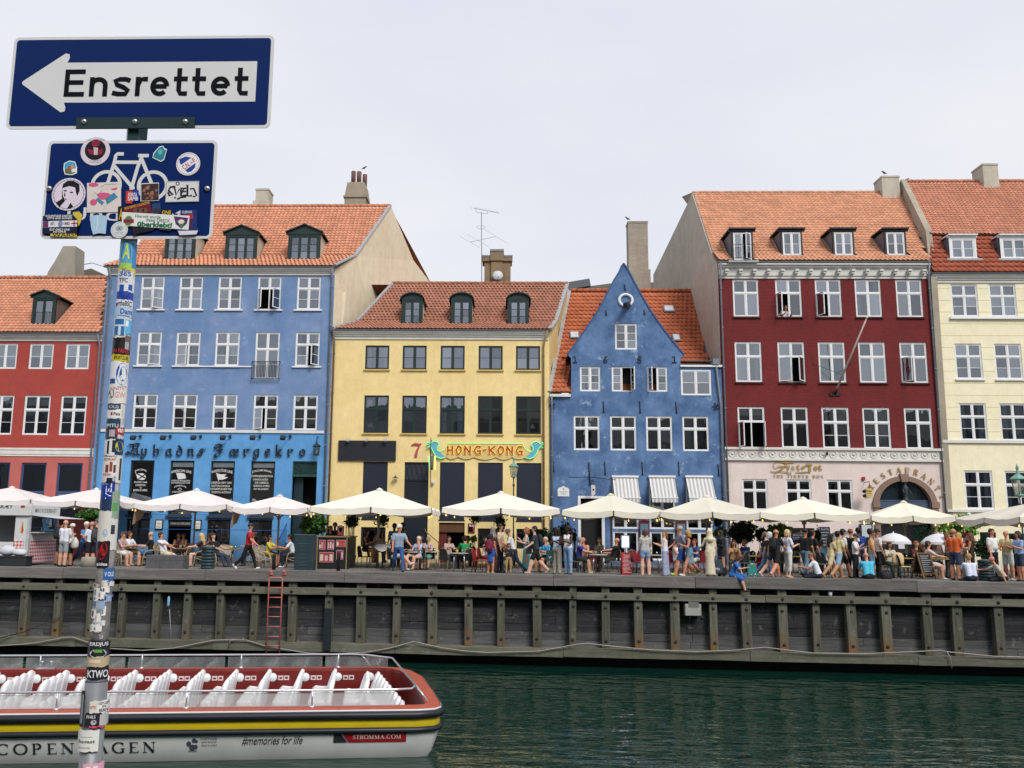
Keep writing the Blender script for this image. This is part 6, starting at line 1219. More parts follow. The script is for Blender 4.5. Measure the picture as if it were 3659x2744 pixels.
def din(c, x, w):
 L_ = x; Rr_ = x+w; h = st/2; K = lambda pts, m=0: ribbon(mb, pts, st, yp-.0034-.0002*(len(mb.v) % 3), 0)
 if c == 'E': K([(Rr_, bz+ch_-h), (L_, bz+ch_-h)]); K([(L_+h, bz+ch_), (L_+h, bz)]); K([(L_, bz+h), (Rr_, bz+h)]); K([(L_, bz+ch_*.52), (Rr_-.006, bz+ch_*.52)])
 if c == 'n': K([(L_+h, bz), (L_+h, bz+xhh)]); K([(L_+h, bz+xhh*.6)]+[(x+w/2+(w/2-h)*cos(R_(t)), bz+xhh-h-(w/2-h)*.9+(w/2-h)*.9*sin(R_(t))) for t in range(150, -1, -15)]+[(Rr_-h, bz)])
 if c == 'r': K([(L_+h, bz), (L_+h, bz+xhh)]); K([(L_+h, bz+xhh*.55), (L_+w*.4, bz+xhh*.86), (L_+w*.7, bz+xhh-h), (Rr_, bz+xhh-h)])
 if c == 's': K([(Rr_-.002, bz+xhh*.8), (x+w*.72, bz+xhh-h), (x+w*.4, bz+xhh-h), (L_+h, bz+xhh*.8), (x+w*.25, bz+xhh*.6), (x+w*.6, bz+xhh*.47), (Rr_-h, bz+xhh*.3), (x+w*.75, bz+h), (x+w*.35, bz+h), (L_, bz+xhh*.18)])
 if c == 'e': K([(L_+h, bz+xhh*.5), (Rr_-h, bz+xhh*.5)]); K([(x+w/2+(w/2-h)*cos(R_(t)), bz+xhh/2+(xhh/2-h)*sin(R_(t))) for t in range(0, 326, 15)])
 if c == 't': K([(L_+w*.38, bz+ch_*1.02), (L_+w*.38, bz+xhh*.3), (L_+w*.5, bz+h*1.05), (Rr_, bz+h)]); K([(L_, bz+xhh-h), (Rr_, bz+xhh-h)])
for c_, xa, xb in (('E', 482, 632), ('n', 668, 803), ('s', 838, 972), ('r', 1007, 1098), ('e', 1118, 1258), ('t', 1290, 1393), ('t', 1426, 1528), ('e', 1566, 1708), ('t', 1740, 1842)): din(c_, U(xa, 450)[0], U(xb, 450)[0]-U(xa, 450)[0])
mb.build('lettering', INKB, o1)
fb = U(580, 715), U(1447, 790); MB().box(fb[0][0], yp-.012, fb[1][1], fb[1][0], yp-.003, fb[0][1]).build('clamp_bar', mat('1d3438', .45), SG_)
scr = MB().lathe([(.011, 0), (.0115, .004), (.006, .008), (.001, .009)], 12).mesh('screw', mat((.5, .5, .5), .25, 0, metal=.9))
for x in (635, 1010, 1382): p = U(x, 746); inst(scr, 'screw', SG_, MT((p[0], yp-.012, p[1])) @ MR(R_(90), 4, 'X'))
o2, a2, b2, c2, d2 = panel('bicycle_panel', 'S7', (135, 72), (2155, 75), (2120, 1248), (52, 1250), .0115, 'blue bicycle panel covered in stickers')
for x, y in ((163, 655), (2050, 655)): p = S7(x, y); inst(scr, 'screw', SG_, MT((p[0], yp-.004, p[1])) @ MR(R_(90), 4, 'X'))
mb = MB(); y0 = yp-.0022; q = lambda *P: [S7(*p) for p in P]; k7 = (S7(1000, 0)[0]-S7(0, 0)[0])/1000
def ring(cx, cy, r, w, m=0, y=y0, mbx=None): c = S7(cx, cy); ribbon(mbx or mb, [(c[0]+r*k7*cos(R_(10*i)), c[1]+r*k7*sin(R_(10*i))) for i in range(36)], w*k7, y, m, closed=True)
ring(838, 612, 165, 42); ring(1395, 615, 165, 42, y=y0-.0002)
for i, P in enumerate((q((1050, 238), (975, 236), (955, 255), (940, 330), (850, 612)), q((935, 336), (1250, 338)), q((930, 375), (1155, 640)), q((1275, 250), (1215, 400), (1145, 640)), q((1222, 258), (1350, 258)), q((1265, 300), (1392, 615)), q((1120, 650), (1180, 640)))): ribbon(mb, P, 42*k7, y0-.0003-.0001*i)
mb.build('bicycle_symbol', WH2, o2)
mb = MB(); p0, p1 = S7(365, 1055), S7(1800, 875); text(mb, 'Undtaget', p0[0], p1[0], p0[1]-.012, p1[1], y0); mb.build('lettering', WH2, o2)
def C(h, r=.4): return mat(h, r, .05, 30)
LAY = [0]
def sticker(poly, bg, extra=None, label=None):
 LAY[0] += 1; y = y0-.0006-.00028*LAY[0]; mb = MB(); mats = [C(bg)]; mb.add([(x, y, z) for x, z in poly], [list(range(len(poly)))])
 def mt(h):
  m = C(h)
  if m not in mats: mats.append(m)
  return mats.index(m)
 if extra: extra(mb, y, mt)
 o = mb.build('sticker', mats, o2);
 if label: o['label'] = label
def poly7(*P): return [S7(*p) for p in P]
def disc7(cx, cy, rx, ry=None, n=28): c = S7(cx, cy); ry = ry or rx; return [(c[0]+rx*k7*cos(2*PI*i/n), c[1]+ry*k7*sin(2*PI*i/n)) for i in range(n)]
def add7(mb, y, P, m): mb.add([(x, y, z) for x, z in P], [list(range(len(P)))], m)
def t7(mb, s, xa, xb, ya, yb, y, m, bold=.01, fn=None): a_, b_ = S7(xa, yb), S7(xb, ya); text(mb, s, a_[0], b_[0], a_[1], b_[1], y, m, fn, bold)
def rt7(mb, s, cx, cy, w, h, ang, y, m, bold=.01):
 c = S7(cx, cy); ca, sa = cos(R_(ang)), sin(R_(ang)); text(mb, s, -w*k7/2, w*k7/2, -h*k7/2, h*k7/2, 0, m, lambda v: (c[0]+v[0]*ca-v[2]*sa, y, c[1]+v[0]*sa+v[2]*ca), bold)
def _e(mb, y, mt):
 add7(mb, y-.0001, disc7(710, 190, 126), mt('1c0f16'))
 for P in (disc7(715, 110, 48), poly7((610, 175), (680, 190), (700, 250), (640, 240)), poly7((750, 190), (805, 175), (790, 240), (735, 250))): add7(mb, y-.0002, P, mt('8c1f45'))
 add7(mb, y-.0003, poly7((688, 160), (745, 165), (735, 250), (695, 250)), mt('c9b9bc')); t7(mb, 'CERET', 640, 785, 308, 345, y-.0002, mt('8c94a4')); t7(mb, 'VALLESPIR', 600, 830, 62, 85, y-.0002, mt('8c94a4'))
sticker(disc7(710, 205, 176), 'd9cfd8', _e, 'round sticker with a maroon emblem')
sticker(poly7((335, 350), (400, 318), (470, 330), (492, 400), (490, 470), (430, 492), (345, 485), (328, 420)), 'e6ecee', lambda mb, y, mt: (add7(mb, y-.0001, poly7((345, 355), (400, 328), (465, 340), (480, 400), (340, 410)), mt('3f9ed0')), add7(mb, y-.0001, poly7((342, 412), (480, 402), (480, 460), (425, 482), (350, 475)), mt('5f6a50')), add7(mb, y-.0002, disc7(405, 410, 24, 34), mt('9a5a34')), add7(mb, y-.0003, disc7(436, 395, 20, 28), mt('c79a72')), add7(mb, y-.0002, poly7((425, 415), (480, 410), (482, 455), (425, 458)), mt('dfe4e4'))))
sticker(poly7((1475, 150), (1520, 140), (1545, 175), (1570, 180), (1535, 310), (1495, 333), (1395, 285), (1405, 230)), 'd6e6e8', lambda mb, y, mt: (add7(mb, y-.0001, poly7((1478, 160), (1518, 152), (1538, 190), (1560, 190), (1528, 300), (1495, 322), (1404, 280), (1414, 235)), mt('2f8090')), add7(mb, y-.0002, disc7(1488, 215, 28, 34), mt('5fb4bc'))))
def _e(mb, y, mt):
 ring(1822, 358, 128, 8, mt('b8a8b4'), y-.0001, mb); bl_ = mt('1d3f8f')
 add7(mb, y-.0001, poly7((1715, 300), (1790, 270), (1862, 283), (1738, 370), (1720, 345)), bl_); add7(mb, y-.0001, poly7((1785, 435), (1912, 345), (1905, 400), (1865, 445), (1820, 462)), bl_)
 rt7(mb, 'C.N.', 1797, 382, 90, 62, 36, y-.0002, mt('b02438'), .02); rt7(mb, 'de', 1862, 340, 30, 28, 36, y-.0002, mt('b02438')); rt7(mb, 'F.', 1895, 310, 38, 56, 36, y-.0002, mt('b02438'), .02)
sticker(disc7(1822, 358, 142), 'e4e2e8', _e, 'round blue and white sticker lettered C.N. de F.')
def _e(mb, y, mt):
 k = mt('15131a'); ring(393, 722, 176, 5, k, y-.0001, mb)
 add7(mb, y-.0001, poly7((315, 655), (325, 600), (380, 560), (450, 560), (520, 600), (525, 680), (495, 745), (480, 700), (470, 640), (400, 625), (345, 640)), k); add7(mb, y-.0001, poly7((240, 820), (300, 785), (330, 750), (350, 800), (280, 880)), k); add7(mb, y-.0001, poly7((375, 890), (415, 825), (450, 870), (400, 900)), k)
 for P in (disc7(352, 680, 20, 9), disc7(428, 700, 20, 9), poly7((345, 770), (375, 780), (350, 790)), poly7((345, 690), (358, 745), (335, 748)), poly7((315, 655), (322, 700), (312, 760), (335, 800), (325, 740))): add7(mb, y-.00015, P, k)
 for i in range(26):
  t = 2*PI*i/26; ring(393+188*cos(t), 722-188*sin(t), 5, 4, mt('8a8894'), y-.0001, mb)
sticker(disc7(393, 722, 200), 'dcd2e0', _e, 'round pale sticker with a black ink portrait')
def _e(mb, y, mt):
 pk, ln, bu = mt('cf5a82'), mt('6d6d72'), mt('3d86a8')
 for P in (disc7(690, 610, 60, 26), disc7(810, 745, 90, 45), disc7(690, 820, 42, 40), disc7(935, 650, 40, 26)): add7(mb, y-.0001, P, pk)
 for P in (poly7((780, 640), (830, 605), (965, 600), (970, 640), (860, 665), (790, 680)), poly7((680, 735), (720, 705), (745, 760), (710, 790), (685, 765)), poly7((780, 850), (850, 840), (855, 905), (790, 900))): add7(mb, y-.0002, P, mt('d4ccc6'))
 add7(mb, y-.0003, poly7((715, 785), (740, 765), (815, 815), (790, 850)), bu); add7(mb, y-.0003, poly7((832, 780), (935, 705), (980, 755), (850, 845)), bu)
 for P in (((780, 640), (830, 605), (965, 600)), ((700, 700), (745, 730), (790, 680)), ((832, 780), (935, 705), (980, 755), (850, 845)), ((715, 785), (790, 850), (820, 815))): ribbon(mb, q(*P), 5*k7, y-.0004, ln)
sticker(poly7((612, 588), (1018, 572), (1022, 935), (612, 942)), 'd8d0cc', _e, 'large square sticker with a drawn arm on pink')
def _e(mb, y, mt):
 r = RND(5)
 add7(mb, y-.0001, poly7((1262, 602), (1468, 592), (1470, 795), (1262, 800)), mt('3a2a28'))
 for i in range(16): add7(mb, y-.0002-.00001*i, disc7(r.uniform(1285, 1450), r.uniform(615, 785), r.uniform(12, 26), r.uniform(12, 26), 8), mt(r.choice(['8a5a48', 'a06a58', '5a3a38', '6a6a70', '24242c', '704a3a'])))
sticker(poly7((1252, 592), (1472, 582), (1474, 800), (1252, 806)), 'd8d4d4', _e)
sticker(poly7((1080, 684), (1160, 680), (1155, 832), (1075, 832)), 'c83a30'); sticker(poly7((1155, 684), (1232, 672), (1235, 800), (1155, 810)), '20409a', lambda mb, y, mt: (t7(mb, 'FORZA', 1105, 1215, 705, 750, y-.0002, mt('e8e4e8'), .02), t7(mb, 'SAMB', 1100, 1225, 752, 800, y-.0002, mt('e8e4e8'), .02)))
def _e(mb, y, mt):
 k = mt('15151c')
 for P, w in ((((1670, 630), (1610, 640), (1590, 680), (1640, 730), (1600, 740), (1580, 700)), 14), (((1660, 640), (1680, 730), (1720, 660), (1745, 720), (1770, 650)), 13), (((1800, 655), (1740, 650), (1735, 740), (1810, 735)), 13), (((1735, 695), (1800, 690)), 11), (((1815, 610), (1815, 745), (1870, 740)), 14), (((1845, 660), (1890, 655), (1925, 740), (1880, 755)), 12), (((1690, 785), (1740, 760), (1800, 755)), 12), (((1660, 760), (1675, 770)), 14)): ribbon(mb, q(*P), w*1.7*k7, y-.0001-.00002*w, k)
 ring(1698, 597, 18, 10, k, y-.0001, mb); ribbon(mb, q((1565, 575), (1950, 572), (1948, 808), (1555, 815)), 10*k7, y-.0001, mt('9a9aa0'), closed=True)
sticker(poly7((1562, 568), (1955, 565), (1952, 812), (1550, 820)), 'd6d6d8', _e, 'white rectangular sticker with a black hand-drawn tag')
def _t(s, xa, xb, ya, yb, col): return lambda mb, y, mt: t7(mb, s, xa, xb, ya, yb, y-.0002, mt(col), .02)
sticker(poly7((985, 870), (1050, 862), (1045, 1060), (980, 1060)), '1a1a20', _t('A', 995, 1045, 890, 1030, 'd8b030')); sticker(poly7((1500, 910), (1625, 905), (1640, 975), (1510, 985)), '1a1a20', _t('ONE', 1510, 1620, 918, 962, 'd8b030'))
def _e(mb, y, mt):
 c = S7(1215, 862); rt7(mb, "NOI SIAMO L'A.S.ROMA", 1212, 858, 300, 34, 15, y-.0002, mt('d8a020'), .02)
 for x, r in ((1200, 34), (1255, 40), (1310, 32)): add7(mb, y-.0002, disc7(x, 918, r, 28), mt('6a4a44'))
sticker(poly7((1055, 880), (1365, 812), (1400, 945), (1060, 965)), '6a1a2a', _e); sticker(poly7((1390, 840), (1490, 825), (1500, 930), (1400, 950)), '24406a'); sticker(poly7((1420, 890), (1490, 895), (1480, 950), (1410, 950)), '33343c')
def _e(mb, y, mt):
 t7(mb, 'COUNTLESS UNITED', 120, 440, 972, 998, y-.0002, mt('d8d8dc'), .03); t7(mb, 'CITYS AND ROVERS', 138, 440, 1002, 1024, y-.0002, mt('d8d8dc'), .03); add7(mb, y-.0001, poly7((85, 1050), (500, 1036), (498, 1112), (85, 1122)), mt('d8d8dc'))
 t7(mb, 'EST.', 182, 235, 1062, 1094, y-.0002, mt('1a1f3f'), .03); t7(mb, '1882', 335, 412, 1060, 1092, y-.0002, mt('1a1f3f'), .03); add7(mb, y-.0002, poly7((88, 1052), (155, 1048), (155, 1118), (88, 1120)), mt('2a3a80')); rd = mt('b02838')
 add7(mb, y-.0003, poly7((88, 1078), (155, 1076), (155, 1090), (88, 1092)), rd); add7(mb, y-.0003, poly7((116, 1050), (128, 1050), (128, 1120), (116, 1120)), rd); add7(mb, y-.0003, poly7((430, 1068), (500, 1066), (500, 1080), (430, 1082)), rd); add7(mb, y-.0003, poly7((457, 1038), (470, 1038), (470, 1112), (457, 1113)), rd)
 t7(mb, 'BUT ONLY ONE', 170, 412, 1135, 1160, y-.0002, mt('d8d8dc'), .03); t7(mb, 'HOTSPUR', 212, 370, 1163, 1186, y-.0002, mt('d8d8dc'), .03); add7(mb, y-.0002, disc7(298, 1080, 26, 40), mt('7d88a8'))
sticker(poly7((178, 1180), (500, 1140), (540, 1060), (560, 970), (520, 930), (450, 940), (440, 1000), (500, 1040), (520, 1120), (500, 1240), (180, 1225)), 'd0b83c', _t('WARS!', 200, 490, 1190, 1232, '2a2a20')); sticker(poly7((90, 985), (440, 960), (505, 1030), (498, 1195), (82, 1195)), '171c3c', _e, 'navy football sticker with a white strip reading EST. 1882')
sticker(poly7((650, 985), (740, 972), (862, 985), (840, 1200), (760, 1190), (690, 1208), (665, 1120)), 'a9c8de', lambda mb, y, mt: ribbon(mb, q((740, 980), (745, 1080), (725, 1160)), 8*k7, y-.0001, mt('cfe2ee')))
def _e(mb, y, mt): ring(1005, 1152, 84, 4, mt('9aa0a4'), y-.0001, mb); add7(mb, y-.0001, [(x, z) for x, z in disc7(1005, 1135, 44, 34)], mt('9fb0b0')); add7(mb, y-.0002, disc7(1005, 1138, 12), mt('5f7474')); t7(mb, 'EST. KE', 960, 1050, 1180, 1205, y-.0002, mt('9aa0a4'))
sticker(poly7((1160, 1110), (1450, 1120), (1400, 1160), (1250, 1190), (1175, 1220), (1155, 1150)), '1c1c22'); sticker(poly7((1480, 1120), (1622, 1118), (1622, 1165), (1480, 1150)), '2a2c3a')
def _e(mb, y, mt): t7(mb, 'CUERVOS', 1752, 1875, 925, 955, y-.0002, mt('d8d8e0'), .02); add7(mb, y-.0001, poly7((1770, 970), (1885, 965), (1885, 1020), (1770, 1020)), mt('b02838')); add7(mb, y-.0001, poly7((1705, 1165), (1945, 1160), (1925, 1205), (1725, 1215)), mt('d8d8e0')); add7(mb, y-.0002, disc7(1840, 1080, 38, 60), mt('4a2040'))
sticker(poly7((1735, 918), (1935, 912), (1930, 1110), (1960, 1155), (1920, 1208), (1800, 1222), (1715, 1205), (1690, 1150), (1735, 1110)), '1d2f6f', _e)
sticker(disc7(1005, 1152, 100), 'd2d6d8', _e if False else (lambda mb, y, mt: (ring(1005, 1152, 84, 4, mt('9aa0a4'), y-.0001, mb), add7(mb, y-.0001, disc7(1005, 1135, 44, 34), mt('9fb0b0')), add7(mb, y-.0002, disc7(1005, 1138, 12), mt('5f7474')), t7(mb, 'EST. KE', 960, 1050, 1180, 1205, y-.0002, mt('9aa0a4')))), 'round silver sticker at the bottom edge of the bicycle panel')
def _e(mb, y, mt):
 g_ = mt('1f6a4c'); rt7(mb, 'Hiermit wurde', 1348, 995, 296, 40, -3, y-.0002, g_, .015); rt7(mb, 'dieser DRECK', 1468, 1040, 282, 40, -3, y-.0002, g_, .015); rt7(mb, 'überklebt!', 1428, 1090, 408, 66, -3, y-.0002, g_, .05)
 add7(mb, y-.0001, disc7(1115, 1045, 52, 66), mt('d8c88a')); add7(mb, y-.0002, disc7(1115, 1045, 46, 58), mt('3f8a5a')); add7(mb, y-.0003, poly7((1055, 1025), (1180, 1028), (1178, 1072), (1055, 1070)), mt('8a1f3a')); add7(mb, y-.0002, poly7((1655, 990), (1830, 1010), (1810, 1080), (1745, 1140), (1680, 1085)), mt('5a2a6a')); add7(mb, y-.0003, poly7((1690, 1040), (1800, 1050), (1745, 1130)), mt('3f8a5a')); add7(mb, y-.0004, disc7(1745, 1055, 34, 26), mt('e2dccc'))
sticker(poly7((1040, 940), (1845, 985), (1832, 1152), (1035, 1100)), 'dfe0de', _e, 'white strip sticker with green lettering Hiermit wurde dieser DRECK überklebt!')
# stickers wrapped round the pole
view = math.atan2(-YS_, -PX)
def pole_fn(R, y):
 def f(v):      # v = (u on -1..1 across the seen width, layer, z)
  ph = math.asin(max(-1, min(1, v[0]))) if abs(v[0]) <= 1 else v[0]; an = view+ph; rr = R+.0003*y; return (pxz(v[2])+rr*cos(an), YS_+rr*sin(an), v[2])
 return f
PN = [0]
def psticker(k, y0_, y1_, u0, u1, bg, items=(), R=None, label=None):
 PN[0] += 1; R = R or RP; mb = MB(); mats = [C(bg)]; za, zb = pY(k, 300, y1_, YS_).z, pY(k, 300, y0_, YS_).z; n = 10; f = pole_fn(R, 2+PN[0]*.35)
 def mt(h):
  m = C(h)
  if m not in mats: mats.append(m)
  return mats.index(m)
 lo, hi = math.asin(max(-1, u0)), math.asin(min(1, u1)); us = [sin(lo+(hi-lo)*i/n) for i in range(n+1)]; jt = [random.uniform(-.003, .003) for _ in us]
 mb.add([f((u, 0, za+j)) for u, j in zip(us, jt)]+[f((u, 0, zb+j)) for u, j in zip(us, jt[::-1])], [(i, i+1, n+2+i, n+1+i) for i in range(n)], 0, True)
 f2 = pole_fn(R, 3.2+PN[0]*.35); f3 = pole_fn(R, 4.0+PN[0]*.35)
 for it in items:
  s, a, b, c, d, col = it[:6]; zc_, zd = za+(zb-za)*c, za+(zb-za)*d
  if s == '#':
   m_ = 6; U_ = [a+(b-a)*i/m_ for i in range(m_+1)]; mb.add([f2((u, 0, zc_)) for u in U_]+[f2((u, 0, zd)) for u in U_], [(i, i+1, m_+2+i, m_+1+i) for i in range(m_)], mt(col))
  elif s == 'O': mb.add([f2(((a+b)/2+(b-a)/2*cos(R_(18*i)), 0, (zc_+zd)/2+(zd-zc_)/2*sin(R_(18*i)))) for i in range(20)], [list(range(20))], mt(col))
  elif s == '|': text(mb, it[6], 0, 1, 0, 1, 0, mt(col), lambda v: f3((b-(b-a)*v[2], 0, zc_+(zd-zc_)*v[0])), .02)
  else: text(mb, s, a, b, zc_, zd, 0, mt(col), f3, .02)
 o = mb.build('sticker', mats, SG_)
 if label: o['label'] = label
psticker('A', 32, 208, -1, 1, '5ba3c4', [('O', -.8, .3, .15, .98, '2f6fb0'), ('A', -.6, .2, .35, .9, 'c9d84a'), ('#', -.8, .5, .02, .22, '9fc84a'), ('#', .5, .98, .1, .95, '3f86c0')]); psticker('A', 196, 238, -1, 1, 'd8c84a', [('Woo', -.6, .4, .2, .85, '2a4a9a')]); psticker('A', 216, 258, -1, .75, 'cdd6e0', [('365', -.8, .5, .15, .85, '2f5aa8')])
psticker('A', 255, 345, -1, .8, 'd4d8dc', [('TFC', -.8, .2, .6, .92, '1c2a5a'), ('#', -.7, -.2, .0, .45, '2050a8'), ('#', .3, .75, .1, .5, '2050a8')]); psticker('A', 345, 398, -.95, .95, '1b3f9c', [('#', -.2, .3, .1, .6, '0f2a78')]); psticker('A', 396, 442, -1, .9, 'd8dce2', [('erthaBSC', -.95, .8, .15, .85, '14264e')], label='pole sticker lettered erthaBSC'); psticker('A', 440, 500, -1, .95, 'a9c4de', [('Dam', -.4, .9, .25, .8, '1c3f8a'), ('#', -.9, .9, .05, .12, '1c3f8a')])
psticker('A', 505, 618, -1, .3, 'c9d4dc', [('#', -.9, .1, .6, .9, '2566a4'), ('#', -.9, -.5, .05, .5, '2566a4'), ('#', -.2, .2, .0, .5, '2566a4')]); psticker('A', 515, 605, .25, 1, '5fb0dc', [('#', .3, .6, .5, .9, 'dfe8ec')]); psticker('A', 632, 690, -1, .4, '18161a'); psticker('A', 612, 700, .35, 1, '6a5a5e', [('#', .4, .8, .0, .5, 'a8a4a6')]); psticker('A', 688, 736, -1, 1, '2a0c10', [('N FANS', -.8, .8, .2, .75, 'b03038')]); psticker('A', 735, 778, -1, 1, 'c9b82a', [('SPORTCLUB', -.7, .8, .25, .8, '2a2a1a')], label='yellow pole sticker lettered SPORTCLUB')
psticker('A', 780, 932, -1, 1, 'd9dde2', [('O', -.35, 1.0, .05, .95, '1d4a9c'), ('O', -.15, .9, .15, .85, 'd9dde2'), ('O', .0, .85, .2, .8, '1d4a9c'), ('S', .25, .6, .5, .78, 'e6e8ea'), ('04', .12, .72, .25, .46, 'e6e8ea'), ('#', -.95, -.4, .1, .3, '2a4a8a')], label='round blue pole sticker lettered S 04')
psticker('A', 935, 1040, -1, 1, 'dcd6d2', [('O', -.98, -.4, .3, .85, '1f5a5c'), ('GW', -.3, .8, .35, .7, 'c9a0a0'), ('UNITY', -.8, .7, .8, .97, 'c08a8a')]); psticker('A', 1040, 1078, -1, .4, '26405c', [('OLD', -.8, .2, .2, .7, 'b8c4cc')]); psticker('A', 1078, 1132, -1, .5, 'dcdcda', [('Pala', -.3, .4, .35, .7, '5a2028'), ('#', -.6, -.4, .35, .7, '9c2a30')]); psticker('A', 1136, 1190, -1, .5, '24405a', [('PITU', -.9, .3, .05, .45, 'd0d4d8')]); psticker('A', 1188, 1260, -1, .3, '3a3440', [('#', -.6, 0, .2, .8, 'a8a4b0')]); psticker('A', 1185, 1228, .1, 1, 'b02a34', [('van', .25, .85, .25, .8, 'e8e4e4')])
psticker('A', 1262, 1362, -1, .3, 'd8d8d8', [('#', -.7, -.5, .1, .9, '1c1c20'), ('#', -.2, .1, .2, .95, '26262a')]); psticker('A', 1258, 1355, .1, 1, '1f2f5c', [('O', .15, .95, .2, .85, 'c4c83a')]); psticker('A', 1372, 1492, -1, .5, 'ddd8d2', [('RDKAP', -.9, .3, .82, .95, 'b04038'), ('2026', -.9, -.1, .04, .16, 'b04038'), ('#', -.7, -.4, .2, .6, '7a3a2c'), ('#', -.3, 0, .25, .75, '8a4a38'), ('#', .1, .35, .2, .6, '6a3226')]); psticker('A', 1360, 1530, .4, 1, 'd2d2d2', [('#', .7, .9, .1, .9, '26262a')]); psticker('A', 1490, 1545, -1, .2, 'cfcfd2', [('#', -.5, .1, .2, .8, '1c1c22'), ('TIG', -.1, .2, .1, .5, '1c1c22')])
psticker('B', 38, 145, -1, .4, '1a3590', [('|', -.5, .1, .1, .92, 'dfe2ea', 'VEL')], label='blue pole sticker with white upright letters'); psticker('B', 130, 200, -1, .2, '24385c'); psticker('B', 90, 250, .2, 1, '8aa08c', [('#', .3, .8, .3, .6, '5a9a5c')]); psticker('B', 200, 374, -1, .3, 'd3d0c8', [('O', -.5, .0, .15, .4, '9ab0cc')]); psticker('B', 245, 420, .2, 1, 'cfcfcb', [('#', .3, .7, .5, .8, '33363c')])
psticker('B', 372, 522, -1, .35, '16141a', [('O', -.9, -.1, .3, .75, 'b01c24'), ('O', -.6, .1, .45, .95, 'b01c24'), ('aidea', -.85, .2, .08, .2, 'e4e2e4')], label='black pole sticker with a red flame and the letters aidea'); psticker('B', 525, 590, -.1, 1, '2f5fa4', [('V OLE', .0, .9, .3, .7, 'dde2ea')]);
for i in range(26):
 y_ = random.uniform(560, 915); u_ = random.uniform(-1, .5); psticker('B', y_, y_+random.uniform(18, 60), u_, u_+random.uniform(.3, .9), random.choice(['dcdad4', 'd2d0ca', 'c4ccd8', '8fa4c4', 'e0dcd6', 'b9a8a4', '4f6a9a', 'd8d4cc', '7d8a7c', 'd6d2ce']), [('#', u_+.05, u_+.2, .2, .8, random.choice(['6a7a9a', 'b0a8a4', '3a4048']))])
psticker('B', 934, 1022, -1, 1, '22242c', [('ERDJUS', -.85, .8, .62, .92, 'dadade'), ('O', -.8, .7, -.1, .5, 'b9bdc0'), ('#', -.4, .3, .25, .45, '5aa03a')]); psticker('B', 1022, 1082, -1, 1, 'b8a684', [('#', -.8, .2, .4, .7, 'd4c8ac')]); psticker('B', 1080, 1152, -1, 1, '1c1a2a', [('KTWO', -.85, .95, .15, .75, 'dedee2')], label='dark pole sticker lettered KTWO')
psticker('B', 1215, 1418, -1, -.72, '202830', [('#', -.93, -.8, .1, .9, '8a9298')], R=RS+.001); psticker('B', 1270, 1345, -.35, 1, 'd2cdc4', [('HTV', -.3, .1, .4, .65, 'a04a3a')], R=RS+.001); psticker('B', 1272, 1340, .15, 1, 'dcdcda', [('I GOT LOST', .22, .97, .7, .92, '20222a'), ('IN', .5, .75, .45, .63, '20222a'), ('BERN', .3, .9, .1, .36, '20222a')], R=RS+.003, label='white sleeve sticker lettered I GOT LOST IN'); psticker('B', 1338, 1412, -.6, .6, '24222a', [('PHILS', -.5, .1, .6, .85, 'c8c8cc'), ('O', -.2, .2, .1, .5, 'a8a8b0')], R=RS+.0015); psticker('B', 1345, 1410, .4, 1, 'b4b4b4', R=RS+.002); psticker('B', 1395, 1420, -.3, .8, 'c84a68', R=RS+.001)
psticker('B', 1432, 1555, -1, .45, 'd8dad4', [('logast', -.9, .2, .35, .55, '3f4a40'), ('SCHWARZER', -.9, -.1, .15, .22, '8a9088'), ('#', -.8, 0, .65, .69, 'a8b0a8')], R=RS+.001, label='white crest sticker near the foot of the pole'); psticker('B', 1622, 1700, -.5, .95, 'd8a0b4', [('#', -.3, .0, .2, .8, 'e6dce0'), ('#', .2, .5, .2, .8, 'e6dce0')], R=RS+.001)
# ================================================================ terrace: parasols
def place(k, x, d):     # ground point under a column of the photograph, d metres behind the quay edge
 sx_, _ = zc(k, x, 0); Y_ = 35.
 for _ in range(4): P = pY('s', sx_, 2010, Y_); Y_ = yq(P.x)+d
 return Vector((P.x, Y_, 0))
def canvas(col):
 t = NT('canvas'); c = srgb(col); v = t.pos(); c = t.mix(t.rng(t.noise(v, 1.3, 5), .35, .7, 0, .3), c, tuple(x*.8 for x in c))
 d = t.n('ShaderNodeBsdfDiffuse'); t.l(c, d.inputs[0]); tr = t.n('ShaderNodeBsdfTranslucent'); t.l(c, tr.inputs[0]); m = t.n('ShaderNodeMixShader'); m.inputs[0].default_value = .1; t.l(d.outputs[0], m.inputs[1]); t.l(tr.outputs[0], m.inputs[2]); t.l(m.outputs[0], t.out.inputs[0]); return t.m
BULB = mat((1, .6, .2), .5, 0, emit=(1, .58, .16), es=1.3); bulb_me = MB().lathe([(.01, .05), (.016, .025), (.027, -.01), (.024, -.03), (.006, -.042)], 8).mesh('bulb', BULB)
POLE = mat((.36, .3, .24), .5, .15); POLE2 = mat((.33, .33, .2), .6, .15)
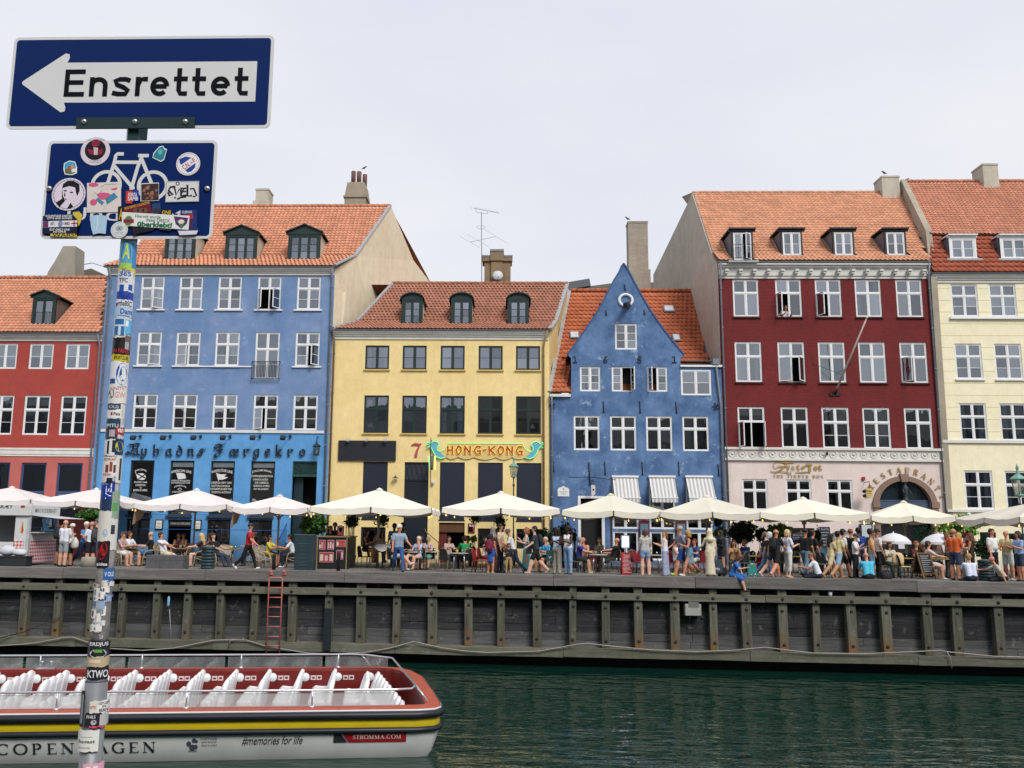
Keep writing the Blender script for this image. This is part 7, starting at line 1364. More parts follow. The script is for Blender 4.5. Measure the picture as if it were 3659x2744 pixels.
def parasol(label, peak, xl, xr, yb, W, rz=0, col='d9d2c4', pole=None, xpole=None, lights=True, flap=False, ltlabel=None):
 # peak, xl, xr, yb in photograph pixels; W side length in metres
 Yf = FPX*W*cos(rz)/(xr-xl); Yc = Yf+W/2; pk = pY('s', peak[0], peak[1], Yc); zb = pY('s', (xl+xr)/2, yb, Yf).z; ze = zb+.3
 U = thing('parasol', label, 'parasol', (pk.x, Yc, 0), rz, 'large square cafe parasols'); h = pk.z-ze; w = W/2; cm = canvas(col)
 ring_ = [(w, -w), (w, 0), (w, w), (0, w), (-w, w), (-w, 0), (-w, -w), (0, -w)]; mb = MB(); n = 5
 for i in range(8):
  a, b = Vector(ring_[i]), Vector(ring_[(i+1) % 8]); V = []; F = []
  for r in range(n+1):
   t = .06+.94*r/n
   for s in range(4):
    u = s/3; p = a.lerp(b, u)*t; sag = -.1*sin(PI*u)*t; inn = 1-.03*sin(PI*u)*t; V.append((p.x*inn, p.y*inn, ze+h*(1-t)**1.08+sag))
  for r in range(n): F += [(r*4+s, r*4+s+1, r*4+s+5, r*4+s+4) for s in range(3)]
  mb.add(V, F, 0, True)
 mb.build('canopy', cm, U)
 mb = MB()
 for i in range(8):
  a, b = Vector(ring_[i]), Vector(ring_[(i+1) % 8]); m = 6; V = []
  for s in range(m+1):
   u = s/m*.97+.015; p = a.lerp(b, u); inn = 1-.03*sin(PI*u); z = ze-.1*sin(PI*u); V += [(p.x*inn, p.y*inn, z), (p.x*(inn+.012), p.y*(inn+.012), z-.2-.05*sin(PI*u)-.02*sin(u*9+i))]
  MB().add(V, [(2*s, 2*s+2, 2*s+3, 2*s+1) for s in range(m)], 0, True).build('valance', cm, U)
 pm = pole or POLE; off = Vector((0, 0))
 MB().tube([(off.x, off.y, .05), (off.x, off.y, pk.z-.05)], .045, 10).lathe([(.09, pk.z-1.1), (.1, pk.z-1.0), (.06, pk.z-.95)], 8).build('pole', pm, U)
 for i in range(8): p = Vector(ring_[i]); MB().bar((0, 0, pk.z-.14), (p.x*.98, p.y*.98, ze-.02), .025, .04).bar((p.x*.45, p.y*.45, ze+h*.52-.04), (p.x*.03, p.y*.03, pk.z-1.0), .02, .025).build('rib', pm, U)
 MB().lathe([(.16, -.03), (.14, .02), (.05, .07), (.0, .09)], 12, (0, 0, pk.z-.02)).build('finial', cm, U); MB().box(-.35, -.35, 0, .35, .35, .05).build('base_plate', mat((.08, .08, .08)), U)
 if flap:
  V = [];
  for s in range(7): u = s/6; V += [(-w+.02, -w+.1+u*1.3, ze-.15-.03*sin(u*9)), (-w-.05+.05*sin(u*12), -w+.1+u*1.2, ze-.95+.35*u)]
  MB().add(V, [(2*s, 2*s+2, 2*s+3, 2*s+1) for s in range(6)], 0, True).build('hanging_flap', canvas('b39a80'), U)
 if lights:
  L_ = thing('string_lights', ltlabel or ('string of warm bulbs under the '+label.split(' with loose')[0].split(', ')[0]), 'lights', (pk.x, Yc, zb), rz, 'festoon lights under the parasols'); r = RND(int(peak[0]))
  pts = [(-w+.1, -w+.15, .05), (-w*.4, -w+.5, .1), (w*.3, -w+.4, .04), (w-.12, -w+.15, .06), (w-.2, 0, .02), (w-.2, w-.3, .05), (0, w-.3, .0), (-w+.2, w-.3, .05)]; MB().tube(pts, .008, 4).build('cable', BLACK, L_)
  for i in range(6):
   t = min(.999, max(0, (i+r.uniform(-.5, .5))/5))*(len(pts)-1); j = min(int(t), len(pts)-2); p = Vector(pts[j]).lerp(Vector(pts[j+1]), t-j); inst(bulb_me, 'bulb', L_, MT(p+Vector((r.uniform(-.1, .1), 0, -.06+r.uniform(-.04, 0)))))
 return U, pk, Yc, zb
parasol('pale parasol over the hot dog stand at the left edge', (43, 1741), -130, 190, 1806, 4.2, 0, 'e6dfdc', lights=False)
parasol('pale parasol partly hidden behind the sign pole', (345, 1747), 155, 478, 1812, 4.2, 0, 'e6dfdc')
parasol('pale parasol in front of the blue inn doorway with loose beige flap', (703, 1749), 484, 820, 1824, 4.2, 0, 'e6dfdc', flap=True)
parasol('small pale parasol beside the bar counter, right of the blue inn', (1000, 1771), 845, 1118, 1836, 3.4, 0, 'e6dfdc', flap=True)
parasol('left cream parasol in front of the yellow house', (1356, 1748), 1127, 1562, 1838, 5.0, 0, 'e8e3d6')
parasol('right cream parasol in front of the yellow house', (1790, 1759), 1575, 1994, 1841, 5.0, 0, 'e8e3d6')
parasol('greyish parasol in front of the small gabled house', (2182, 1767), 2020, 2382, 1850, 4.4, R_(-4), 'dcd8c8')
parasol('greyish parasol between the gabled house and the pink front', (2522, 1773), 2390, 2751, 1856, 4.2, R_(-6), 'd8d4c4')
parasol('cream parasol in front of the pink restaurant windows', (2869, 1780), 2757, 3122, 1859, 4.2, R_(-7), 'e8e3d2')
parasol('cream parasol in front of the stone arch', (3228, 1793), 3144, 3408, 1868, 3.3, R_(-12), 'e8e3d2', pole=POLE2)
parasol('greyish parasol running out of the frame at right', (3690, 1795), 3500, 3880, 1876, 4.2, R_(6), 'dcd6c8')
for i, (xc, yt, lab) in enumerate(((3016, 1894, 'small white domed parasol half hidden behind the crowd'), (3199, 1904, 'small white domed parasol in front of the arch gate'), (3359, 1906, 'small white domed parasol beside the leafy tree'))):
 p = place('s', xc, 3.2); zt = pY('s', xc, yt, p.y).z; U = thing('small_parasol', lab, 'parasol', p, 0, 'small white domed parasols'); R2 = .63; mb = MB(); N = 16; cm = canvas('dcdce0')
 pr_ = [(.02, zt), (R2*.4, zt-.06), (R2*.75, zt-.17), (R2, zt-.34)]; mb.lathe(pr_, N); mb.f = mb.f[:-2]; mb.m = mb.m[:-2]; mb.s = mb.s[:-2]; mb.build('canopy', cm, U)
 V = [];
 for j in range(33): a_ = 2*PI*j/32; V += [(R2*cos(a_), R2*sin(a_), zt-.34), (R2*1.01*cos(a_), R2*1.01*sin(a_), zt-.43-.02*(j % 2))]
 MB().add(V, [(2*j, 2*j+2, 2*j+3, 2*j+1) for j in range(32)]).build('valance', cm, U); MB().tube([(0, 0, .1), (0, 0, zt+.06)], .018, 6).build('pole', WHITE, U)
 if i == 1: MB().box(-.1, -R2, zt-.62, .14, -R2+.01, zt-.4).build('label_flap', cm, U)
# ================================================================ chairs and tables
CANE = mat('b39c74', .5, .2); WEAVE = mat('9a9488', .7, .3, 30); CDK = mat((.02, .026, .03), .6, .25); CGR = mat((.13, .12, .1), .45, .2); YSEAT = mat('c9b878', .6); REDC = mat('7d1c22', .6)
def rattan():
 t = thing('rattan_armchair', 'x', 'chair'); mb = MB()
 mb.add([(.26*cos(a)*(1 if 1 else 0), .25*sin(a), .44) for a in [R_(20*i) for i in range(18)]]+[(.25*cos(a), .24*sin(a), .40) for a in [R_(20*i) for i in range(18)]], [list(range(18))]+[(i, (i+1) % 18, 18+(i+1) % 18, 18+i) for i in range(18)]); mb.build('seat', WEAVE, t)
 V = []
 for i in range(9): a = R_(200-20+i*22.5+ -0); V += [(.3*cos(R_(180-180*i/8)), -.2-.1*sin(R_(180*i/8)), .46), (.33*cos(R_(180-180*i/8)), -.24-.12*sin(R_(180*i/8)), .66+.22*sin(R_(180*i/8))**.6)]
 MB().add(V, [(2*i, 2*i+2, 2*i+3, 2*i+1) for i in range(8)], 0, True).build('backrest', WEAVE, t)
 MB().tube([V[2*i+1] for i in range(9)], .02, 6).build('back_rail', CANE, t)
 for s in (-1, 1):
  MB().tube([(s*.3, .3, .0), (s*.29, .28, .4), (s*.31, .2, .6), (s*.33, .0, .66), (s*.33, -.24, .66)], .02, 6).build('armrest', CANE, t)
  MB().tube([(s*.25, -.27, 0), (s*.29, -.22, .46)], .02, 6).build('leg', CANE, t); MB().tube([(s*.29, .28, .4), (s*.27, .0, .28), (s*.27, -.24, .38)], .014, 5).build('brace', CANE, t)
 MB().tube([(-.29, .28, .2), (.29, .28, .2)], .013, 5).build('stretcher', CANE, t); return t
def bistro(frame, seat, back):
 t = thing('bistro_chair', 'x', 'chair'); MB().box(-.21, -.2, .43, .21, .22, .465).build('seat', seat, t, bevel=.02)
 P = [(.2, -.2, .46), (.205, -.24, .7), (.16, -.27, .86), (0, -.28, .92), (-.16, -.27, .86), (-.205, -.24, .7), (-.2, -.2, .46)]
 MB().tube(P, .016, 6).build('back_frame', frame, t); MB().add([(x*.9, y, z*.98+.01) for x, y, z in P], [list(range(7))]).build('backrest', back, t)
 for s in (-1, 1): MB().tube([(s*.2, .2, 0), (s*.19, .19, .44)], .014, 6).build('leg', frame, t); MB().tube([(s*.21, -.25, 0), (s*.2, -.2, .46)], .014, 6).build('leg', frame, t)
 return t
PROTO = {'r': rattan(), 'b': bistro(mat('8a7650', .5), CDK, CDK), 'g': bistro(CGR, CGR, CDK), 'y': bistro(CDK, YSEAT, CDK), 'd': bistro(REDC, REDC, REDC)}
USED = set()
CH_N = {'r': 'rattan armchair', 'b': 'dark bistro chair with arched back', 'g': 'dark metal cafe chair', 'y': 'cafe chair with pale yellow seat', 'd': 'red folding cafe chair'}
def chair(kind, p, face, label):
 rz = face+PI      # local +y is the sitter's front; face angle as for people
 o = PROTO[kind] if kind not in USED else copy_tree(PROTO[kind]); USED.add(kind)
 o.location = p; o.rotation_euler = (0, 0, rz); tag(o, label, 'chair', {'r': 'rattan armchairs in front of the blue inn', 'b': 'dark bistro chairs in front of the yellow house', 'g': 'dark chairs of the restaurant terraces', 'y': 'yellow seated terrace chairs', 'd': 'red terrace chairs'}[kind]); return o
def table(kind, k, x, d, label, h=.74, group=None):
 p = place(k, x, d); t = thing('cafe_table', label, 'table', p, 0, 'cafe tables'); tm = {'w': mat('8a6238', .5, .25), 's': mat((.45, .44, .42), .35), 'y': mat('a8924a', .5), 'k': mat((.04, .04, .04), .5)}[kind]
 MB().lathe([(.38, h-.035), (.39, h-.01), (.38, h)], 18).build('table_top', tm, t)
 if kind == 's':
  for a in (45, 135, 225, 315): MB().tube([(.3*cos(R_(a)), .3*sin(R_(a)), 0), (.28*cos(R_(a)), .28*sin(R_(a)), h-.03)], .016, 6).build('leg', STEEL, t)
 else: MB().tube([(0, 0, .02), (0, 0, h-.03)], .03, 8).build('leg', STEEL if kind != 'k' else BLACK, t); MB().bar((-.3, 0, .025), (.3, 0, .025), .05, .04).bar((0, -.3, .026), (0, .3, .026), .05, .04).build('foot', STEEL if kind != 'k' else BLACK, t)
 return p, h
GL = lampglass()
def onTable(p, h, lab, seed):
 r = RND(seed);
 j = thing('drinking_glass', 'drinking glass on the '+lab, 'glass', (p.x+.12, p.y-.1, h)); MB().lathe([(.025, 0), (.035, .13), (.032, .13), (.022, .02)], 10).build('body', GL, j); MB().lathe([(.022, .02), (.028, .09), (.0, .091)], 10).build('drink', mat(r.choice([(.5, .3, .05), (.4, .05, .04), (.5, .45, .3)]), .2), j)
 j = thing('table_pot', 'small pot on the '+lab, 'pot', (p.x-.1, p.y+.05, h)); MB().lathe([(.05, 0), (.06, .12), (.055, .12), (.05, .03)], 8).build('pot', mat(r.choice(['c9a840', '6a6a6a', '8a8478']), .6), j); leaves(j, (0, 0, .17), (.07, .07, .07), 30, .04, 'foliage')
LEAFM = {'d': leafmat('16301a', '2c4d22'), 'm': leafmat('2c4f1c', '4c7a2a'), 'l': leafmat('4f7d22', '86a848'), 'b': leafmat('3a6a5c', '6a9a88')}
def leaves(parent, c, r, n, size, name='foliage', kind='m', drop=0, world=False):
 rg = np.random.default_rng(int(abs(c[0]*31+c[2]*17+n))); d = rg.normal(size=(n, 3)); d /= np.linalg.norm(d, axis=1)[:, None]; rad = rg.random(n)**.4
 lump = 1+.28*np.sin(d[:, 0]*5+c[0])*np.cos(d[:, 2]*6+1)+.15*np.sin(d[:, 1]*9+c[0]*3); P = np.array(c)+d*rad[:, None]*lump[:, None]*np.array(r); P[:, 2] -= drop*rg.random(n)**2
 a = rg.normal(size=(n, 3)); a /= np.linalg.norm(a, axis=1)[:, None]; b = np.cross(a, rg.normal(size=(n, 3))); b /= np.linalg.norm(b, axis=1)[:, None]; s = size*(.6+.8*rg.random(n))[:, None]
 V = np.stack([P-a*s*.5, P+b*s*.28, P+a*s*.5, P-b*s*.28], 1).reshape(-1, 3); me = bpy.data.meshes.new(name); me.from_pydata(V.tolist(), [], [(4*i, 4*i+1, 4*i+2, 4*i+3) for i in range(n)]); me.materials.append(LEAFM[kind]); return tag(link(bpy.data.objects.new(name, me), parent), kind='stuff')
def planter(k, x0, x1, yt, yb, d, label, kind='m', pot=True, n=900, size=.13, cat='plant', name='potted_shrub', hang=False):
 p = place(k, (x0+x1)/2, d); a, b = pY(k, x0, (yt+yb)/2, p.y), pY(k, x1, (yt+yb)/2, p.y); zt, zb = pY(k, (x0+x1)/2, yt, p.y).z, max(.25, pY(k, (x0+x1)/2, yb, p.y).z)
 T = thing(name, label, cat, (p.x, p.y, 0 if not hang else zb)); r = ((b.x-a.x)/2, min(.6, (b.x-a.x)/2), (zt-zb)/2); zz = (zt+zb)/2-(0 if not hang else zb)
 leaves(T, (0, 0, zz), r, n, size, kind=kind, drop=.3 if hang else 0)
 if hang: MB().lathe([(.02, -.1), (.14, -.08), (.17, .08), (.15, .1)], 10, (0, 0, zz-.1)).tube([(0, 0, zz), (0, 0, zz+r[2]+.3)], .01, 4).build('basket', BLACK, T)
 else:
  for i in range(5): MB().tube([(.05*cos(i*2), .05*sin(i*2), .2), (r[0]*.5*cos(i*1.3), r[1]*.5*sin(i*1.3), zz)], [.02, .008], 5).build('stem', mat('4a3a28'), T)
  if pot: MB().lathe([(.18, 0), (.24, .42), (.25, .46), (.22, .46), (.2, .4)], 14).build('pot', mat('3a3f44', .7), T)
 return T
planter('P6', 548, 960, 245, 900, 7.6, 'tall dark clipped hedge beside the gabled house door', 'd', n=2600, size=.12); planter('P6', 250, 560, 360, 620, 7.8, 'low dark shrub in front of the yellow house corner', 'd', n=1200, size=.12); planter('P7', 1480, 1700, 230, 420, 6.5, 'bright leafy plant between the gabled house and pink front', 'l', n=500, size=.16)
planter('P7', 1760, 2212, 100, 520, 6.2, 'large dark shrub at the corner of the pink front', 'd', n=2600, size=.14); planter('P8', 330, 540, 250, 480, 5.6, 'dark shrub behind the man with the black backpack', 'd', n=1000, size=.12); planter('P8', 520, 970, 190, 430, 5.8, 'bright broad-leaved shrub in front of the pink front', 'l', n=900, size=.2)
planter('P8', 1440, 1560, 250, 620, 5.2, 'slim dark shrub beside the chalkboard', 'd', n=600, size=.11); planter('Q2', 350, 1040, 245, 640, 7.5, 'bushy bright green tree in front of the pale yellow house', 'l', n=2600, size=.17, name='leafy_tree', cat='tree'); planter('Q2', 960, 1300, 620, 1000, 7.2, 'dark shrub under the pale yellow house windows', 'd', n=1300, size=.12); planter('Q2', 1590, 1861, 650, 1250, 5.5, 'dark shrub at the right edge behind the crowd', 'd', n=900, size=.14)
planter('Q1', 1590, 1940, 215, 540, 6.8, 'blue-green hanging plant beside the arch gate', 'b', n=700, size=.12, hang=True, name='hanging_plant'); planter('P5', 1480, 1700, 130, 350, 4.6, 'dark hanging plant under the right cream parasol', 'd', n=500, size=.11, hang=True, name='hanging_plant'); planter('P7', 1470, 1640, 50, 165, 4.4, 'black hanging basket under the greyish parasol', 'd', n=260, size=.1, hang=True, name='hanging_plant'); planter('P5', 985, 1180, 85, 200, 5.0, 'small trailing plant under the cream parasol', 'm', n=220, size=.11, hang=True, name='hanging_plant')
planter('P1', 1235, 1650, 560, 730, 5.5, 'bushy green plant behind the hot dog stand', 'm', n=1300, size=.15); planter('P3', 1740, 2212, 120, 480, 6.8, 'large green plant behind the bar counter', 'm', n=2200, size=.17); planter('P4', 545, 790, 110, 330, 5.6, 'climbing plant on the right end of the bar', 'd', n=900, size=.1); planter('P5', 1000, 1120, 530, 640, 6.5, 'small bright pot plant by the yellow house basement', 'l', n=260, size=.14); planter('P4', 1090, 1330, 60, 230, 4.6, 'dark topiary top under the cream parasol', 'd', n=700, size=.1, hang=True, name='hanging_plant'); planter('P6', 940, 1010, 400, 600, 6.8, 'thin plant beside the white door frame', 'd', n=200, size=.1)
# ================================================================ street lamps
LPM = mat((.03, .045, .04), .5)
def lamp(k, x, ytop, ybot, Yl, label):
 zt, zb = pY(k, x, ytop, Yl).z, pY(k, x, ybot, Yl).z; p = pY(k, x, ybot, Yl); s = (zt-zb)/.75; L_ = thing('street_lamp', label, 'street lamp', (p.x, Yl, 0), 0, 'old copper-topped street lamps'); mb = MB(); lantern(mb, (0, 0, zb), s); mb.lathe([(.02*s, .6*s), (.04*s, .64*s), (.02*s, .7*s), (.0, .76*s)], 8, (0, 0, zb)); mb.build('lantern', [VERD, LG, mat((.75, .68, .5), .5)], L_)
 MB().lathe([(.1, 0), (.1, .7), (.06, .8), (.05, 1.4), (.035, 1.5), (.03, zb-.5), (.07, zb-.42), (.03, zb-.35), (.03, zb-.12), (.09, zb-.03)], 10).build('post', LPM, L_)
lamp('Q4', 1512, 395, 690, 44.0, 'street lamp with green copper top in front of the yellow house'); lamp('R1', 2181, 585, 800, 41, 'street lamp with copper top at the right edge')
# ================================================================ quay furniture
TEAL = mat((.02, .045, .055), .5, .2); TEAL2 = mat((.05, .09, .1), .5)
def slat_bin(k, x0, x1, yt, yb, label, d=.45):
 p = place(k, (x0+x1)/2, d); a, b, z = pY(k, x0, yt, p.y).x, pY(k, x1, yt, p.y).x, pY(k, (x0+x1)/2, yt, p.y).z; w = (b-a)/2; T = thing('litter_bin', label, 'bin', p, 0, 'dark teal slatted litter bins'); n = 7
 for i in range(n): MB().lathe([(w*.95, z*i/n), (w, z*(i+.5)/n), (w*.95, z*(i+1)/n-.012), (w*.9, z*(i+1)/n-.01)], 18, sy=.85).build('slat_ring', TEAL, T)
 MB().lathe([(w*.97, z-.03), (w*.99, z), (w*.5, z+.03), (0, z+.03)], 18, sy=.85).build('lid', TEAL2, T); MB().box(-w*.6, -w*.9, z*.82, -w*.05, -w*.7, z*.95).build('opening', BLACK, T)
slat_bin('P2', 1735, 2020, 775, 1230, 'round slatted litter bin in front of the rattan chairs'); slat_bin('Q2', 1005, 1290, 1045, 1470, 'slatted litter bin behind the seated men at right', .75)
p = place('P3', 1825, .55); a, b, z = pY('P3', 1640, 800, p.y).x, pY('P3', 2010, 800, p.y).x, pY('P3', 1820, 505, p.y).z; T = thing('utility_cabinet', 'dark teal cabinet with louvred door beside the bar counter', 'cabinet', p); w = (b-a)/2
MB().prismz([(-w, -.32), (w, -.32), (w, .3), (-w, .3)], 0, z-.03).build('body', TEAL, T, bevel=.03); MB().prismz([(-w-.02, -.34), (w+.02, -.34), (w+.02, .32), (-w-.02, .32)], z-.03, z+.02).build('lid', TEAL2, T, bevel=.015)
for i in range(17): zz = .2+(z-.55)*i/16; MB().obox((0, -.33, zz), (w*1.25, .03, .02), MR(R_(30), 3, 'X')).build('louvre', TEAL2, T)
p = place('P2', 1040, .5); a, b, z = pY('P2', 655, 1100, p.y).x, pY('P2', 1430, 1100, p.y).x, pY('P2', 1040, 950, p.y).z; T = thing('planter_block', 'low dark stone block on the quay before the rattan chairs', 'block', p); w = (b-a)/2; sm_ = mat((.1, .1, .105), .9, .3, 8, .3, 40)
MB().box(-w, -.35, 0, w, .35, z*.62).build('lower_course', sm_, T, bevel=.015); MB().box(-w+.01, -.34, z*.63, w-.01, .34, z).build('upper_course', sm_, T, bevel=.015)
p = place('P1', 1460, .35); a, b, z = pY('P1', 1345, 1400, p.y).x, pY('P1', 1580, 1400, p.y).x, pY('P1', 1460, 1335, p.y).z; w = (b-a)/2; tag(MB().lathe([(w, 0), (w*1.02, z*.85), (w*.9, z*.97), (w*.5, z), (0, z)], 20, p).build('stone_bollard', mat((.3, .28, .22), .9, .2, 10)), 'round sandstone bollard beside the sign pole', 'bollard')
for k, x, yt, lab in (('P3', 1212, 870, 'black mooring post above the pink ladder'), ('P4', 450, 755, 'black mooring post in front of the bar counter')):
 p = place(k, x, .3); z = pY(k, x, yt, p.y).z; T = thing('mooring_post', lab, 'bollard', p, 0, 'black mooring posts'); MB().lathe([(.075, 0), (.07, z-.08), (.075, z-.06), (.04, z), (0, z)], 10).build('post', mat((.02, .02, .022), .6), T)
# bar counter with beer posters
p = place('P4', 300, 2.2); Yb_ = p.y; a, b, z = pY('P4', 55, 700, Yb_).x, pY('P4', 610, 700, Yb_).x, pY('P4', 300, 500, Yb_).z; T = thing('bar_counter', 'black bar counter with red drink posters', 'bar', (a, Yb_, 0), world=True)
MB().box(a, Yb_, 0, b, Yb_+2.2, z).build('body', mat((.012, .012, .014), .5), T); MB().box(a-.05, Yb_-.05, z, b+.05, Yb_+2.25, z+.05).build('counter_top', mat('8a7a52', .5), T)
for x in (a+.03, b-.03): MB().box(x-.02, Yb_-.02, 0, x+.02, Yb_-.002, z).build('corner_trim', mat('8a7a52'), T)
for (xa, ya, xb, yb) in ((100, 550, 215, 725), (252, 550, 370, 725), (408, 550, 578, 675), (105, 768, 360, 950), (412, 730, 535, 900)):
 r = rect('P4', (xa, ya, xb, yb), Yb_-.01); mb = MB().box(r[0], Yb_-.015, r[2], r[1], Yb_-.002, r[3], 2).box(r[0]+.015, Yb_-.018, r[2]+.015, r[1]-.015, Yb_-.0155, r[3]-.015, 1); n = 3; rr = RND(xa)
 for i in range(n): x = r[0]+(r[1]-r[0])*(i+.5)/n; hw = (r[1]-r[0])*.11; mb.box(x-hw, Yb_-.020-.001*i, r[2]+.06, x+hw, Yb_-.0185, r[2]+(r[3]-r[2])*rr.uniform(.5, .8), rr.choice([2, 3, 4]))
 mb.build('poster', POST, T)
r = rect('P4', (425, 300, 548, 480), Yb_+.3); T2 = thing('poster_stand', 'upright red drinks poster standing on the bar counter', 'poster', (r[0], Yb_+.3, r[2]), world=True); MB().box(r[0], Yb_+.3, z+.05, r[1], Yb_+.33, r[3]).box(r[0]+.03, Yb_+.296, z+.09, r[1]-.03, Yb_+.299, r[3]-.03, 1).box(r[0]+.06, Yb_+.292, r[3]-.25, r[1]-.06, Yb_+.295, r[3]-.06, 2).box(r[0]+.08, Yb_+.292, z+.2, r[1]-.08, Yb_+.295, z+.5, 3).build('panel', POST, T2)
for x in (590, 630, 680, 720): p = pY('P4', x, 300, Yb_+.6); MB().tube([(p.x, Yb_+.6, z), (p.x, Yb_+.6, pY('P4', x, 100, Yb_+.6).z)], .02, 5).build('post', BLACK, T)
# menu stand, chalkboards, bags
p = place('P6', 1895, .9); T = thing('menu_stand', 'red menu stand with a lit white panel on top', 'sign', p); a, b = pY('P6', 1815, 950, p.y).x-p.x, pY('P6', 1980, 950, p.y).x-p.x; zt = pY('P6', 1895, 772, p.y).z; RDM = mat('b0222c', .5)
mb = MB().obox(((a+b)/2, 0, zt/2), (b-a, .03, zt), MR(R_(-6), 3, 'X')); r = RND(2)
for i in range(14): zz = .1+(zt-.2)*i/13; w = r.uniform(.25, .45)*(b-a); x = (a+b)/2+r.uniform(-.03, .03); mb.box(x-w, -.05-.003-(zt/2-zz)*-.105*0-.06, zz-.008, x+w, -.112, zz+.008, 1)
mb.build('red_board', [RDM, mat((.6, .5, .5))], T); MB().obox(((a+b)/2, .25, zt/2), (b-a, .03, zt), MR(R_(12), 3, 'X')).build('rear_board', mat('5a1a22'), T)
za, zb = pY('P6', 1880, 700, p.y).z, pY('P6', 1880, 465, p.y).z; xa, xb = pY('P6', 1805, 580, p.y).x-p.x, pY('P6', 1955, 580, p.y).x-p.x
MB().prism(rrect(xa, xb, za, zb, .06), -.04, .03).build('light_box', mat((.3, .4, .6), .4), T); MB().prism(rrect(xa+.04, xb-.04, za+.05, zb-.05, .03), -.05, -.041).build('lit_panel', mat((.8, .85, 1), .5, 0, emit=(.75, .85, 1), es=.9), T); MB().tube([((xa+xb)/2, .02, 0), ((xa+xb)/2, .02, za)], .02, 6).build('post', BLACK, T)
p = place('Q1', 1770, 1.5); T = thing('chalkboard_easel', 'wooden A-frame chalkboard on the quay by the arch', 'chalkboard', p, R_(20)); zt = 1.0; fm = mat('7a5c38', .6)
for s, nm in ((-1, 'front_leaf'), (1, 'rear_leaf')):
 mb = MB()
 for x in (-.3, .3): mb.bar((x, s*.3, 0), (x, s*.02, zt), .05, .04)
 for t_ in (.2, .96): mb.bar((-.3, s*(.3-.28*t_), zt*t_), (.3, s*(.3-.28*t_), zt*t_), .04, .05)
 mb.add([(-.28, s*.245, .2), (.28, s*.245, .2), (.28, s*.035, .95), (-.28, s*.035, .95)], [(0, 1, 2, 3)], 1)
 if s < 0:
  for i in range(8): t_ = .28+.08*i; y_ = -(.3-.28*t_)-.012; mb.add([(-.2, y_, t_), (.12+.08*(i % 3), y_, t_), (.12+.08*(i % 3), y_+.008, t_+.03), (-.2, y_+.008, t_+.03)], [(0, 1, 2, 3)], 2)
 mb.build(nm, [fm, mat((.015, .02, .022), .7), mat((.3, .31, .32), .8)], T)
Yw = FY-.06
def wallboard(k, r, lines, label, Yw=Yw, frame=BLACK, bg=None):
 q = rect(k, r, Yw); T = thing('chalkboard', label, 'chalkboard', (q[0], Yw, q[2]), world=True); mb = MB().box(q[0], Yw-.03, q[2], q[1], Yw+.01, q[3])
 MB().box(q[0], Yw-.03, q[2], q[1], Yw+.01, q[3]).build('board', bg or mat((.02, .025, .04), .7), T); mb = MB()
 for i, s in enumerate(lines): h = (q[3]-q[2])/(len(lines)+1); zz = q[3]-h*(i+1); w = (q[1]-q[0])*.36; text(mb, s, (q[0]+q[1])/2-w, (q[0]+q[1])/2+w, zz, zz+h*.5, Yw-.032)
 mb.build('chalk_lettering', mat((.5, .5, .52)), T)
wallboard('P8', (1525, 225, 1720, 640), ['PLATTE', 'HÅNDSKÅRET', 'STJERNESKUD', 'FISKEFILET', '2 STK SILD', 'PITT'], 'tall blue-black chalkboard menu on the pink front', FY-1.2); wallboard('P8', (985, 350, 1230, 480), ['RESTAURANT FYRTØJET', '1 st. floor'], 'wide black board below the pink front lettering', FY-.5)
r = rect('Q1', (445, 190, 705, 640), FY-.1); T = thing('notice_case', 'tall black framed white menu case beside the stone arch', 'notice case', (r[0], FY-.1, r[2]), world=True); MB().box(r[0], FY-.12, r[2], r[1], FY-.003, r[3]).build('frame', BLACK, T); MB().box(r[0]+.06, FY-.126, r[2]+.06, r[1]-.06, FY-.121, r[3]-.05).build('sheet', mat((.5, .53, .55), .4), T)
def tote(k, x0, x1, yt, yb, d, z0, label, col, txt=None, tc=(.7, .7, .7)):
 p = place(k, (x0+x1)/2, d); a, b, zt, zb = pY(k, x0, yt, p.y).x-p.x, pY(k, x1, yt, p.y).x-p.x, pY(k, (x0+x1)/2, yt, p.y).z, pY(k, (x0+x1)/2, yb, p.y).z
 if z0 is not None: zt, zb = zt-zb+z0, z0
 T = thing('shopping_bag', label, 'bag', (p.x, p.y, zb)); h = zt-zb; MB().add([(a, -.07, 0), (b, -.07, 0), (b, .07, 0), (a, .07, 0), (a*.95, -.06, h), (b*.95, -.06, h), (b*.95, .06, h), (a*.95, .06, h)], BOXF).build('bag_body', mat(col, .6, .15, 6), T, bevel=.02)
 for y in (-.05, .05): MB().tube([(a*.5, y, h-.02), (a*.4, y, h+.12), (b*.4, y, h+.12), (b*.5, y, h-.02)], .01, 5).build('handle', mat(col, .6), T)
 if txt: mb = MB(); text(mb, txt, a*.45, b*.45, h*.22, h*.42, -.078); mb.build('print', mat(tc, .6), T)
tote('P8', 155, 328, 962, 1200, .35, .02, 'teal carrier bag standing on the quay edge', '2f7d78', None); tote('P7', 1425, 1612, 800, 1050, .12, None, 'dark blue carrier bag lettered Mr held by the woman in cream', (.03, .045, .06), 'Mr'); tote('P6', 460, 598, 735, 920, .45, None, 'dark green carrier bag held by the woman in cream trousers', (.012, .06, .05), '7'); tote('P6', 100, 205, 620, 800, .3, None, 'navy shoulder bag of the man in black shorts', (.015, .025, .05))
p = place('Q1', 970, .15); T = thing('rucksack', 'black rucksack lying on the quay beside the turquoise shirt', 'bag', p); MB().lathe([(.16, 0), (.2, .08), (.19, .25), (.12, .33), (0, .35)], 12, sx=1.15, sy=.8).build('bag_body', mat((.015, .016, .018), .7, .3), T); MB().tube([(-.08, -.1, .3), (0, -.14, .38), (.08, -.1, .3)], .012, 5).build('handle', BLACK, T)
